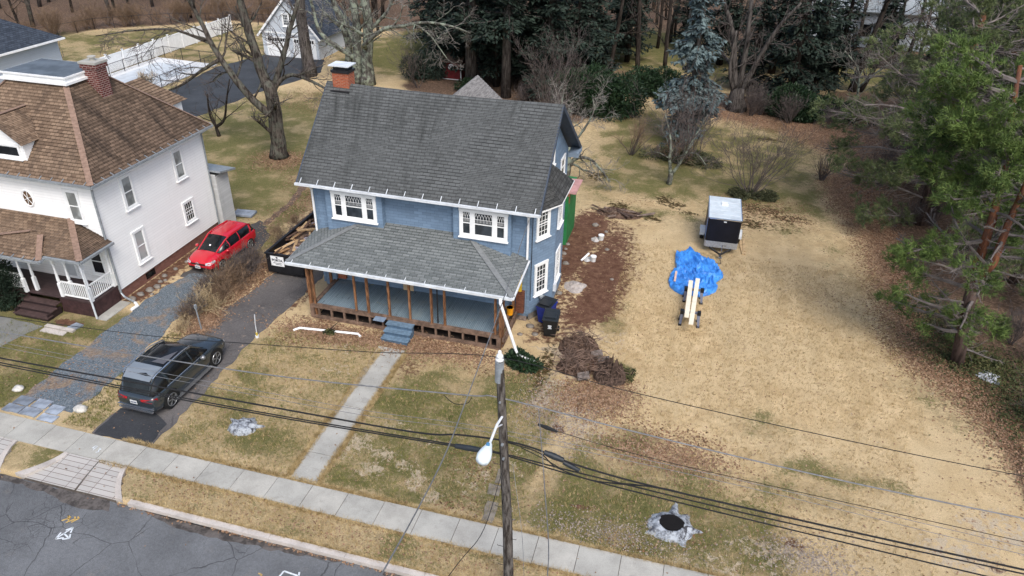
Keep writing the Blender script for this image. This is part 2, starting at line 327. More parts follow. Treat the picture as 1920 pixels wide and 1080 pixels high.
BLOBS = """G -27.2 22.8 2.5 .8 .8;G -26.7 19.5 2.5 2 .6;G -26.4 21.2 1 .6 .7;G -27.9 19.5 1.5 1 .5;G -21.9 16.0 1.2 .5 .5;G -21.8 15.2 1 .4 .45;G -22.0 17.6 1 .8 .4;G -17.4 22.3 1.2 1 .55;G -17.2 20.0 2 1.2 .5;G -15.0 18.4 1.4 .8 .6;G -18.3 18.7 1.5 .8 .3;G -16.0 23.1 1.8 .9 .35;G -11.8 22.4 1.6 .7 .55;G -10.4 22.1 1.8 1 .65;G -8.7 22.6 1.2 1.2 .65;G -9.6 23.0 1.0 .5 .7;G -8.4 18.8 1.2 .8 .7;G -7.9 19.8 1.0 1.2 .8;G -8.3 17.4 1 .7 .7;G -10.8 19.6 1.2 1 .5;G -11.1 18.0 1 .8 .4;G -7.6 24.4 .8 1 .5;G -5.6 25.0 1.6 .8 .8;G -6.3 24.0 1.5 .6 .7;G -5.2 25.5 .5 .4 .8;G -0.9 18.8 1.6 .6 .75;G -0.4 19.2 1.3 .8 .75;G -1.0 22.2 1.3 .8 .55;G 0.4 21.4 1.8 .6 .55;G -0.6 22.9 1 .7 .5;G 1.8 21.5 2 .8 .4;G -2.1 20.1 1 .8 .45;G 6.9 23.0 2.5 .7 .42;G 5.6 21.5 2.5 .8 .42;G 4.2 24.7 1.2 .5 .35;G -1.3 17.5 1.5 .5 .5;G 1.3 17.3 2.5 .5 .5;G 2.8 18.9 2 .6 .35;G -2.7 30.7 .8 1 .5;G -2.5 32.3 1 .8 .3;G -1.9 27.3 .6 .5 .7;G -2.2 44.5 1.2 1 .5;G -1.9 48.2 2 1.5 .5;G 3.5 47.6 2.2 1 .4;G -6.0 53.3 3 3 .4;G -4.9 61.4 4 3 .42;G 1.7 60.9 4 3 .36;G 4.8 64.7 4 2 .42;G 6.4 44.8 2 1 .35;G -6.0 46.0 1.5 1 .45;G 12.4 29.6 2.5 1.2 .4;G 12.9 27.9 2.0 1 .35;G 9.7 40.8 1.5 4 .3;G -30.7 41.9 3 6 .55;G -26.8 37.5 2 2 .6;G -29.5 45.5 3 3 .5;G -35.8 48.3 3 3 .5;G -27.3 41.0 2 2 .55;G -25.4 34.7 1.5 1 .6;G -24.3 37.5 .8 1.5 .8;G -23.6 33.5 .6 1.5 .75;G -28.0 46.0 2 2 .45;G -50.5 55.4 3 2 .3;G -50.2 70.2 4 6 .45;G -56.6 71.7 3 3 .4;G -68.2 72.9 8 3 .6;G -64.4 77.4 6 3 .65;G -68.3 67.4 6 3 .45;G -63.5 58.6 6 4 .3;G -33.4 78.9 6 8 .85;G -33.7 82.9 4 8 .95;G -35.2 75.6 4 6 .7;G -22.2 60.1 6 4 .4;G -8.0 88.2 7 8 .7;G -7.4 94.2 6 6 .8;G 0.1 81.2 6 6 .5;G 12.5 88.0 9 4 .7;G 17.0 85.0 7 5 .7;G 9.5 84.6 4 3 .5;G 0.5 86.1 4 5 .6;G 4.4 25.1 2 1 .3;G -14.6 25.7 1.0 .3 .3;B -11.2 19.5 .7 .5 .8;B -10.1 18.3 .5 .4 .85;B -11.5 18.8 .5 .4 .6;B -9.9 19.2 .5 .4 .7;B -8.9 18.9 .6 .3 .6;B -8.2 18.3 .3 .5 .8;B -7.4 17.7 .3 .3 .8;B -10.1 20.8 .6 .3 .5;B -8.5 20.3 .7 .3 .45;B -4.5 27.8 1.3 .5 .8;B -4.8 24.8 .6 1.5 .6;B -3.0 22.9 1.2 1.0 .6;B -2.9 24.3 1.0 1.0 .5;B -3.6 26.4 .7 2 .5;B -2.5 29.4 1 1 .4;B 0.3 22.2 1.2 .5 .4;B -4.4 32.8 .5 3 .3;B -3.5 34.3 .6 1.5 .5;B -14.4 23.6 1.0 .5 .4;B -14.7 25.2 .8 .5 .45;B -5.1 20.4 1.2 1 .35;B -6.1 18.9 .8 .8 .4;B 5.1 18.6 2 .6 .6;B 10.7 20.2 1.5 .8 .6;B 12.4 21.7 1.5 1.0 .6;B 2.8 17.5 2 .5 .5;L -16.3 26.1 1.6 .6 .8;L -17.0 24.9 1.0 .6 .5;L -14.9 26.3 1.5 .4 .6;L -10.5 26.7 2.0 .8 .85;L -9.0 26.5 1.5 .6 .7;L -11.9 25.6 1 .8 .5;L -2.0 26.1 .8 .8 0.64;L -3.2 25.0 1 1 .6;L 1.2 23.5 1.5 .5 0.45;L 1.9 23.0 1 .5 0.45;L -1.0 23.8 1.4 .5 0.38;L -4.7 23.4 .8 .8 .35;L -6.2 19.7 1 1 .35;L -6.3 17.5 .8 .5 .4;L -6.9 25.4 1.4 .5 .35;L -21.0 26.2 1.2 1.2 .7;L -22.6 27.2 .8 2 .6;L -21.9 29.1 .7 2.5 .7;L -21.2 30.0 .7 2.0 .8;L -22.4 31.5 .8 1.5 .6;L -22.2 25.5 .8 .5 .8;L -23.9 42.1 1.2 3 .5;L -26.5 43.2 1 2 .4;L -22.5 16.2 .8 .3 .3;L -17.2 15.6 2.5 .4 0.12;L -12.8 15.6 3 .5 0.12;L -8.6 15.3 3 .5 0.12;L -5.7 15.3 2 .4 0.12;L 0.0 17.4 1 .4 0.30;L 1.7 18.6 .8 .5 0.30;L -29.8 46.0 1.8 1.2 .7;L -3.1 46.0 1.2 1 .2;L 7.9 36.6 1.5 1 .2;L 12.8 21.8 3 2 0.12;D -6.1 37.9 1.20 4.5 0.90;D -5.7 41.0 1.47 3 0.90;D -4.0 35.9 1.47 3.5 0.90;D -3.8 32.5 1.29 2 0.90;D -4.4 31.2 1.10 1.5 0.81;D -2.9 34.4 0.64 2 0.72;D -3.9 39.3 1.20 2 0.77;D -2.5 38.3 0.74 1.5 0.54;D -4.5 30.7 0.74 1 0.63;D -4.9 28.6 0.74 .8 0.45;D -3.8 29.4 0.74 .4 0.54;D -2.7 42.7 0.92 .6 0.45;D -7.7 49.4 .8 3 .4;D -3.4 27.3 0.92 1.2 0.72;D -3.7 22.5 0.46 .4 0.72;D -2.0 18.7 0.46 .15 0.85;D -11.0 24.6 .7 .8 .6;D -20.3 30.2 1 1 .6;D -18.7 28.4 .7 1.5 .6;D -18.7 26.3 .8 .5 .4;D -16.7 27.0 1.6 .3 .6;D -5.5 17.7 0.46 .8 0.36;D -6.2 16.0 0.46 .3 0.32;D -26.0 28.5 .6 1.5 .5;D -26.0 27.0 .7 1.5 .6;D -28.2 23.2 .8 .3 .9;D -28.2 39.8 .3 2 .3;D -23.2 37.8 .5 1.5 .4;D 5.3 19.1 0.74 .3 0.63;D 4.4 19.1 0.55 .3 0.45;D 11.7 20.1 0.92 .5 0.45;D -5.9 29.3 0.92 .8 0.45;D 3.8 44.8 0.92 1 0.36;K -0.8 46.3 0.75 0.6000000000000001 0.75;K -1.6 46.9 0.6000000000000001 0.8999999999999999 0.75;K -2.0 43.7 0.6000000000000001 0.5249999999999999 0.75;K 0.1 45.3 0.75 0.30000000000000004 0.75;K 4.1 44.9 1.0499999999999998 0.75 0.75;K 3.8 47.3 1.7999999999999998 0.8999999999999999 0.75;K 5.2 47.3 1.2000000000000002 0.75 0.75;K 6.5 46.4 1.5 0.6000000000000001 0.75;K 2.8 42.9 0.75 0.44999999999999996 0.75;K -4.4 45.1 0.75 0.75 0.75;K -5.2 26.3 0.44999999999999996 2.0999999999999996 0.75;K 5.6 62.1 1.5 0.75 0.75;K -6.6 49.7 0.8999999999999999 0.8999999999999999 0.75;"""
mask = {k: np.zeros(GX.shape) for k in 'GLDWBK'}
for b in BLOBS.split(';'):
    if not b.strip(): continue
    c, x, y, rx, ry, v = b.split(); x, y, rx, ry, v = map(float, (x, y, rx, ry, v))
    r = np.hypot((GX-x)/rx, (GY-y)/ry); mask[c] = np.maximum(mask[c], v*np.clip(1.45-r*.85, 0, 1))
def region(c, poly, v, soft):
    mask[c] = np.maximum(mask[c], v*np.clip(dist_poly(GX, GY, poly)/soft+.5, 0, 1))
WOOD_R = [(13.9,10),(13.7,23.3),(13.8,26.2),(13.2,29.1),(12.3,31.6),(11.3,33.5),(11.3,44.8),(10,51),(9.8,54),(13,56),(12,60),(8.3,64.4),(5.7,65.7),(.6,67.5),(-4.3,68.2),(-4.6,74),(2,75),(8,74),(14,80),(60,90),(60,10)]
WOOD_C = [(-29,66),(-20,61),(-12,59),(-9.5,62),(-7.5,69),(-8,80),(-10,100),(-40,130),(-34,84),(-28,80)]
WOOD_L = [(-77,50),(-76,66),(-73,78),(-66,83.5),(-62.8,88),(-50,88),(-40,92),(-34,84),(-60,260),(-400,260),(-400,40)]
region('W', WOOD_R, 1, 1.5); region('W', WOOD_C, .9, 3); region('W', WOOD_L, 1, 3)
region('W', [(-34,86),(60,104),(300,120),(300,700),(-500,700),(-60,100)], .75, 12)
region('G', [(-36,17.1),(-25.7,17.1),(-25.7,25),(-36,25)], .55, .4)
region('G', [(-30,14.5),(30,14.5),(30,15.9),(-30,15.9)], .38, .3)
region('D', [(-17,14.5),(30,14.5),(30,15.9),(-17,15.9)], .22, .3)
region('G', [(-26,42),(10,42),(10,47),(-26,47)], .3, 4)
region('G', [(-21.6,17.1),(-18.7,17.1),(-11,17.1),(-4,17.1),(-3.5,26),(-18.7,26)], .4, 1)
region('G', [(-11.5,17.1),(-4,17.1),(-3.5,24.5),(-11.5,25)], .5, .8)
region('G', [(-5,17.1),(6,16.8),(5,20.5),(-3,22)], .6, 2)
region('G', [(-38,36),(-25,36),(-20,44),(-19,60),(-35,66),(-40,50)], .6, 4)
region('G', [(-75,56),(-60,50),(-48,50),(-48,90),(-66,84)], .45, 4)
region('G', [(-8,46),(10,46),(10,64),(-6,68),(-9,60)], .56, 6)
region('L', [(14.8,10),(14.4,25.5),(13.4,27.7),(12.3,29.4),(10.7,31.4),(10.1,33.5),(10.2,44),(9,50),(9,55),(11,58),(6,64),(-4,67.5),(-4,71),(16,66),(13,54),(13,46),(13,34),(16,28),(16,10)], .85, 1.6)
region('G', [(-52,36),(-34,38),(-33,62),(-40,62),(-52,40)], .5, 4)
region('L', [(-38,57),(-28,55),(-27,62),(-38,64)], .3, 2)
region('D', [(-7,27.6),(-4.5,27.8),(-2.4,31),(-1.6,36),(-2.4,42),(-5,44),(-7,43.5)], .62, 1.6)
region('D', [(-27.2,25.5),(-26.1,25.8),(-26.2,34),(-27.2,34)], .8, .4)
region('L', [(1.5,44.5),(8,45),(8,49.5),(1.5,49.5)], .35, 2)
region('K', [(2.5,43.5),(7.5,44),(7,48.8),(2.8,48.8)], .5, 1.5)
region('D', [(-21.4,29.5),(-18.3,29),(-18.3,38),(-21,38)], .55, 1.2)
me = bpy.data.meshes.new('ground')
gz = np.zeros(GX.shape)
gz = np.where(GY < 14.44, -.3, 0.0)
tt = np.clip((15.84-GY)/1.4, 0, 1); fl = 1-np.cos(tt*math.pi/2)
for xl, xr, wl, wr in ((-21.45, -18.95, .7, .75), (-27.6, -24.0, .8, .45)):
    gz = np.where((GY < 15.85) & (GX > xl-fl*wl-.12) & (GX < xr+fl*wr+.12), -.3, gz)
gz = np.where((np.abs(GY-34) > 30) & (GY > 60), gz+.25*np.sin(GX*.11)*np.sin(GY*.09+1)*np.clip((GY-75)/20, 0, 1), gz)
vv = np.stack([GX, GY, gz], -1).reshape(-1, 3)
ii = np.arange(ny*nx).reshape(ny, nx); q = np.stack([ii[:-1, :-1], ii[:-1, 1:], ii[1:, 1:], ii[1:, :-1]], -1).reshape(-1, 4)
me.vertices.add(len(vv)); me.vertices.foreach_set('co', vv.astype('f').ravel())
me.loops.add(len(q)*4); me.loops.foreach_set('vertex_index', q.astype('i').ravel())
me.polygons.add(len(q)); me.polygons.foreach_set('loop_start', np.arange(0, len(q)*4, 4, dtype='i'))
me.update(calc_edges=True)
for nm, ks in (('ga', 'GLD'), ('gb', 'WBK')):
    at = me.attributes.new(nm, 'FLOAT_COLOR', 'POINT')
    at.data.foreach_set('color', np.stack([mask[k] for k in ks]+[np.ones(GX.shape)], -1).astype('f').ravel())
def ground_material():
    t = NT('lawn_and_soil'); v = t.geo()
    def at(nm):
        a = t.n('ShaderNodeAttribute'); a.attribute_name = nm; s_ = t.n('ShaderNodeSeparateColor'); t.l(a.outputs['Color'], s_.inputs[0]); return s_.outputs
    A, B = at('ga'), at('gb')
    big = t.noise(v, .18, 4, .6); mid = t.noise(v, 1.1, 5, .65, .3); fine = t.noise(v, 9, 6, .8); grain = t.noise(v, 30, 4, .9)
    stripes = t.noise(t.geo((.85, .05, 1)), .9, 4, .6)
    # straw lawn
    c = t.mix(t.step(mid, .32, .68), (.49, .36, .195), (.66, .505, .295))
    c = t.mix(t.math('MULTIPLY', t.step(stripes, .35, .7), .6), c, (.44, .33, .18))
    c = t.mix(t.math('MULTIPLY', t.step(big, .42, .62), .5), c, (.56, .44, .265))
    # old brownish tint on fine scale
    c = t.mix(t.math('MULTIPLY', t.step(fine, .5, .72), .5), c, (.27, .18, .095))
    def over(c, m, col, lo, hi, nz, amt=.75, k=1.0):
        f = t.math('ADD', m, t.math('MULTIPLY', t.math('SUBTRACT', nz, .5), amt))
        return t.mix(t.math('MULTIPLY', t.step(f, lo, hi), k), c, col)
    nzm = t.math('ADD', t.math('MULTIPLY', mid, .55), t.math('MULTIPLY', fine, .45)); nzb = t.noise(v, 3.4, 6, .75, .5); nzg = t.math('ADD', t.math('MULTIPLY', t.noise(v, .55, 3), .5), t.math('MULTIPLY', fine, .5))
    wl = t.ramp(t.noise(v, 5, 4, .8), [(.3, (.05, .038, .028)), (.5, (.13, .085, .058)), (.62, (.21, .14, .098)), (.75, (.31, .22, .155))])
    c = over(c, B[0], wl, .35, .6, nzm)
    gcol = t.mix(t.step(fine, .35, .65), (.055, .07, .018), (.15, .145, .05)); gcol = t.mix(t.math('MULTIPLY', t.step(mid, .5, .7), .45), gcol, (.24, .2, .1))
    c = t.mix(t.math('MULTIPLY', t.step(t.math('ADD', A[0], t.math('MULTIPLY', t.math('SUBTRACT', nzb, .5), 1.1)), .1, .62), .72), c, t.mix(t.step(fine, .38, .62), (.13, .105, .05), (.36, .285, .155)))
    c = over(c, A[0], gcol, .36, .62, nzg, 3.4, .85)
    c = over(c, B[1], t.mix(t.step(fine, .35, .65), (.42, .34, .235), (.55, .46, .34)), .5, .62, nzb, 3.2, .92)
    dcol = t.ramp(t.noise(v, 2.2, 6, .75), [(.26, (.05, .027, .018)), (.46, (.12, .062, .04)), (.62, (.18, .10, .066)), (.78, (.26, .18, .125))])
    c = over(c, A[2], dcol, .44, .72, nzb, 1.7)
    c = over(c, B[2], t.mix(t.step(fine, .4, .6), (.025, .03, .008), (.10, .06, .03)), .45, .75, nzb, 2.6)
    vo = t.n('ShaderNodeTexVoronoi'); t.l(v, vo.inputs['Vector']); vo.inputs['Scale'].default_value = 15
    sep = t.n('ShaderNodeSeparateColor'); t.l(vo.outputs['Color'], sep.inputs[0])
    lcol = t.ramp(sep.outputs[0], [(0, (.07, .04, .025)), (.35, (.17, .09, .05)), (.6, (.27, .155, .095)), (.85, (.4, .28, .18)), (1, (.25, .11, .055))])
    lf = t.math('MULTIPLY', t.step(t.math('ADD', A[1], t.math('MULTIPLY', t.math('SUBTRACT', sep.outputs[1], .5), .9)), .45, .6), .92)
    c = t.mix(lf, c, lcol)
    # stray leaves everywhere
    vo2 = t.n('ShaderNodeTexVoronoi'); t.l(v, vo2.inputs['Vector']); vo2.inputs['Scale'].default_value = 3.2
    s2 = t.n('ShaderNodeSeparateColor'); t.l(vo2.outputs['Color'], s2.inputs[0])
    spot = t.math('MULTIPLY', t.math('LESS_THAN', vo2.outputs['Distance'], .13), t.math('LESS_THAN', s2.outputs[0], .4))
    c = t.mix(t.math('MULTIPLY', spot, .3), c, (.2, .1, .05))
    c = t.mix(1.0, c, t.ramp(grain, [(.22, .45), (.5, .98), (.78, 1.6)]), 'MULTIPLY')
    h = t.math('ADD', t.math('MULTIPLY', grain, .5), fine); t.bump(h, .8, .06)
    return t.out(c, .97, 0, .08)
me.materials.append(ground_material())
go = bpy.data.objects.new('ground', me); sc.collection.objects.link(go); tag(go, None, None, None, 'structure')
# ---------------- paved sheets ----------------
rng = random.Random(4)
def ragged(poly, step=.35, j=.06, seed=1):
    r = random.Random(seed); out = []; n = len(poly)
    for i in range(n):
        a, b = Vector((*poly[i], 0)), Vector((*poly[(i+1) % n], 0)); k = max(1, int((b-a).length/step))
        for q_ in range(k):
            p = a.lerp(b, q_/k); d_ = (b-a).normalized(); o = 0 if q_ == 0 else r.uniform(-j, j); out.append((p.x-d_.y*o, p.y+d_.x*o))
    return out
def sheet(name, poly, z, m, thick=.03, j=.06, step=.35, kind='structure', seed=1, label=None):
    pl = ragged(poly, step, j, seed) if j else poly
    a = sum(pl[i][0]*pl[(i+1) % len(pl)][1]-pl[(i+1) % len(pl)][0]*pl[i][1] for i in range(len(pl)))
    if a < 0: pl = pl[::-1]
    mb = MB().prism(pl, z-thick, z); o = mb.build(name, m); tag(o, label, None, None, kind); return o
def asphalt_mat(name, col, crack=1, light=.5, old=(.2, .18, .16)):
    t = NT(name); v = t.geo(); n0 = t.noise(v, .35, 4, .6); n1 = t.noise(v, 1.6, 5, .65); n2 = t.noise(v, 45, 3, .85)
    c = t.mix(t.step(n0, .3, .7), mul(col, .78), mul(col, 1.22)); c = t.mix(t.math('MULTIPLY', t.step(n1, .58, .75), light), c, old)
    c = t.mix(1.0, c, t.ramp(n2, [(.25, .5), (.5, 1.0), (.8, 1.75)]), 'MULTIPLY'); n5 = t.noise(v, 9, 5, .8); c = t.mix(1.0, c, t.ramp(n5, [(.3, .82), (.7, 1.18)]), 'MULTIPLY')
    if crack:
        n3 = t.n('ShaderNodeTexNoise'); t.l(v, n3.inputs['Vector']); n3.inputs['Scale'].default_value = 1.4; n3.inputs['Detail'].default_value = 5
        va = t.n('ShaderNodeVectorMath', operation='MULTIPLY_ADD'); t.l(n3.outputs['Color'], va.inputs[0]); va.inputs[1].default_value = (.3, .3, .3); t.l(v, va.inputs[2])
        for sc_, wd, lo, hi, k in ((.4, .0045, .4, .5, .85), (1.9, .011, .53, .6, .8), (4.5, .022, .6, .66, .6)):
            vo = t.n('ShaderNodeTexVoronoi', feature='DISTANCE_TO_EDGE'); t.l(va.outputs[0], vo.inputs['Vector']); vo.inputs['Scale'].default_value = sc_
            line = t.math('SUBTRACT', 1, t.step(vo.outputs['Distance'], wd*.5, wd*1.6))
            g_ = t.step(t.noise(v, .33, 2), lo, hi); c = t.mix(t.math('MULTIPLY', t.math('MULTIPLY', line, g_), k*crack), c, (.028, .028, .03))
    t.bump(n2, .3, .01); return t.out(c, .85, 0, .25)
road = MB().bb((-160, -60, -.3), (160, 14.36, -.13)).build('road', asphalt_mat('road_asphalt', (.125, .13, .135), .8, .4)); tag(road, None, None, None, 'structure')
for i, pl in enumerate([[(-40,14.36),(-24,14.36),(-18.4,14.36),(-18.1,13.95),(-19.5,13.8),(-21,14.1),(-24,14.15),(-40,14.2)], [(-17.2,14.36),(-9,14.36),(-9.5,14.18),(-13,14.02),(-14.8,13.95),(-16.2,14.12)], [(-8.6,14.36),(-5.2,14.36),(-6,14.05),(-7.6,14.12)]]):
    sheet('gutter_dirt', pl, -.126, simple('gutter_soil%d' % i, (.085, .075, .068), .9, .45, 4), .01, .07, .25, seed=i)
sheet('driveway', [(-21.45,17.02),(-18.72,17.02),(-18.75,20),(-18.95,24.8),(-18.6,30),(-18.4,37),(-21.2,37.5),(-21.3,32),(-21.4,28),(-22.1,25.2),(-21.9,22),(-21.35,19.2)], .012, asphalt_mat('old_driveway_asphalt', (.11, .102, .098), .6, 1.0, (.27, .215, .175)), .03, .09)
sheet('driveway', [(-21.35,17.03),(-18.85,17.03),(-18.95,18.3),(-20,18.8),(-21.4,18.6)], .018, asphalt_mat('driveway_patch_asphalt', (.04, .042, .046), .7, .2), .01, .06, seed=3)
def gravel_mat():
    t = NT('blue_gravel'); v = t.geo(); vo = t.n('ShaderNodeTexVoronoi'); t.l(v, vo.inputs['Vector']); vo.inputs['Scale'].default_value = 30
    s_ = t.n('ShaderNodeSeparateColor'); t.l(vo.outputs['Color'], s_.inputs[0])
    c = t.ramp(s_.outputs[0], [(0, (.07, .085, .095)), (.5, (.115, .14, .16)), (.85, (.17, .2, .22)), (1, (.24, .26, .27))])
    n1 = t.noise(v, .8, 5, .65, .4); f = t.step(n1, .5, .66); c = t.mix(t.math('MULTIPLY', f, .75), c, t.mix(t.step(t.noise(v, 9, 3), .4, .6), (.19, .12, .075), (.32, .23, .14)))
    t.bump(vo.outputs['Distance'], .5, .02); return t.out(c, .9, 0, .2)
sheet('gravel_drive', [(-25.8,18.0),(-23.1,17.8),(-22.95,20.6),(-23.3,24),(-23.7,27.2),(-24.2,29.2),(-25.6,29.0),(-26,27.2),(-26,23.2),(-25.9,20.1)], .01, gravel_mat(), .03, .12)
sheet('asphalt_track', [(-25.9,28.6),(-23.7,28.4),(-23.7,33.5),(-23.9,34.5),(-25.6,36),(-26.1,33)], .008, M['asph2'] if 'asph2' in M else asphalt_mat('side_drive_asphalt', (.075, .072, .07), .5, .6, (.18, .14, .1)), .03, .15, seed=5)
tr = simple('wheel_rut_soil', (.13, .09, .065), .95, .35, 3)
sheet('wheel_rut', [(-25.2,35.5),(-24.8,35.5),(-24.9,39),(-25.6,42.5),(-27,46.5),(-27.4,46.2),(-26.1,42.3),(-25.3,39)], .006, tr, .02, .1, seed=7)
sheet('wheel_rut', [(-23.1,33.5),(-22.6,33.6),(-22.7,38),(-23.3,42),(-24.6,46),(-25,45.8),(-23.8,42),(-23.2,38)], .006, tr, .02, .1, seed=8)
# sidewalk slabs, walk, kerb
dark_joint = simple('joint_soil', (.09, .075, .06), .95, .3, 6)
tag(MB().bb((-60, 15.93, -.05), (40, 16.97, .012)).build('sidewalk_bed', dark_joint), None, None, None, 'structure')
mbs = [MB(), MB()]; x = -60.0; k = 0; r_ = random.Random(2)
while x < 40:
    wd = 1.42; dz = r_.uniform(-.004, .01); k += 1
    y0, y1 = 15.86+.02*math.sin(x*.3), 16.98+.04*math.sin(x*.17+1)
    g_ = .028 if k % 2 else .012
    mbs[k % 2].prism([(x+g_/2, y0), (x+wd-g_/2, y0), (x+wd-g_/2, y1), (x+g_/2, y1)], -.03, .03+dz); x += wd
tag(mbs[0].build('sidewalk', M['concrete']), None, None, None, 'structure')
tag(mbs[1].build('sidewalk', concrete_mat('sidewalk_concrete_b', (.41, .395, .35), crack=.35)), None, None, None, 'structure')
mb = MB(); y = 17.04; k = 0
while y < 25.6:
    L_ = 1.45; x0 = -12.72+(y-17)*-.035; x1 = -11.66+(y-17)*-.005
    mb.prism([(x0, y+.01), (x1, y+.01), (x1-.005*L_, y+L_-.01), (x0-.035*L_, y+L_-.01)], -.03, .028+.006*math.sin(k*2.1)); y += L_; k += 1
tag(mb.build('front_walk', M['concrete']), None, None, None, 'structure')
sheet('neighbour_walk', [(-33,19.6),(-29.9,19.9),(-29.5,21.3),(-29.1,22.6),(-31.4,22.7),(-33,22.6)], .02, concrete_mat('grey_walk', (.2, .2, .185)), .04, .03)
kb = MB()
def sweep(pts, w_, h0, h1):
    m = len(pts)
    for i in range(m-1):
        a, b = Vector((*pts[i], 0)), Vector((*pts[i+1], 0)); d_ = (b-a).normalized(); nrm = Vector((-d_.y, d_.x, 0))*w_/2
        a2 = a+d_*.006; b2 = b-d_*.006
        kb.prism([(a2-nrm).to_2d()[:], (b2-nrm).to_2d()[:], (b2+nrm).to_2d()[:], (a2+nrm).to_2d()[:]], h0, h1)
xk = -17.6
while xk < 40: sweep([(xk, 14.43), (xk+2.8, 14.43)], .21, -.25, .035); xk += 2.8
xk = -60
while xk < -25.5: sweep([(xk, 14.43), (xk+2.8, 14.43)], .17, -.25, .03); xk += 2.8
tag(kb.build('kerb', M['concrete_pale']), None, None, None, 'structure')
def apron_mat():
    t = NT('scored_concrete'); b = t.n('ShaderNodeTexBrick'); t.l(t.geo(), b.inputs['Vector']); b.inputs['Scale'].default_value = 1
    b.offset = 0; b.inputs['Brick Width'].default_value = 1.02; b.inputs['Row Height'].default_value = .21; b.inputs['Mortar Size'].default_value = .01
    b.inputs['Color1'].default_value = (.43, .41, .38, 1); b.inputs['Color2'].default_value = (.38, .365, .34, 1); b.inputs['Mortar'].default_value = (.13, .1, .09, 1)
    n1 = t.noise(t.geo(), 1.5, 5); c = t.mix(t.math('MULTIPLY', t.step(n1, .5, .75), .5), b.outputs[0], (.3, .24, .2)); return t.out(c, .85, 0, .2)
am = apron_mat()
def apron(xl, xr, wl, wr, split):
    def slope(mb, pts):   # pts (x,y): z falls to the street
        zz = lambda y: .022 if y > 15.85 else .022-.13*(15.85-y)/1.45
        n = len(pts); mb.add([(x, y, zz(y)) for x, y in pts]+[(x, y, -.25) for x, y in pts], [tuple(range(n))]+[(i, n+i, n+(i+1) % n, (i+1) % n) for i in range(n)])
    a = MB(); n = 8
    cl = lambda t, w_: w_*(1-math.cos(t*math.pi/2))
    L0 = [(xl-cl(i/n, wl), 15.84-1.4*i/n) for i in range(n+1)]; R0 = [(xr+cl(i/n, wr), 15.84-1.4*i/n) for i in range(n+1)]
    for i in range(n):
        for s0, s1 in ((0, split-.012), (split+.012, 1)):
            f = lambda i, s: (L0[i][0]*(1-s)+R0[i][0]*s, L0[i][1])
            slope(a, [f(i+1, s0), f(i+1, s1), f(i, s1), f(i, s0)])
    tag(a.build('driveway_apron', am), None, None, None, 'structure')
    b = MB()
    for S, sg, w_ in ((L0, -1, .42), (R0, 1, .3)):
        for i in range(n):
            (x0, y0), (x1, y1) = S[i], S[i+1]; o0 = w_*(.45+.55*i/n); o1 = w_*(.45+.55*(i+1)/n)
            p = [(x1, y1), (x0, y0), (x0+sg*o0, y0), (x1+sg*o1, y1)]
            if sg > 0: p = p[::-1]
            h = .035; z = [(.022-.13*(15.85-q_[1])/1.45) for q_ in p]
            b.add([(*q_, h-.02*i/n) for q_ in p]+[(*q_, -.25) for q_ in p], [tuple(range(4))[::-1] if sg > 0 else tuple(range(4))[::-1], (0,1,5,4),(1,2,6,5),(2,3,7,6),(3,0,4,7)])
    tag(b.build('kerb_return', M['concrete_pale']), None, None, None, 'structure')
    tag(MB().bb((xl-wl, 14.36, -.25), (xr+wr, 15.9, -.12)).build('apron_bed', dark_joint), None, None, None, 'structure')
apron(-21.45, -18.95, .7, .75, .56); apron(-27.6, -24.0, .8, .45, .5)
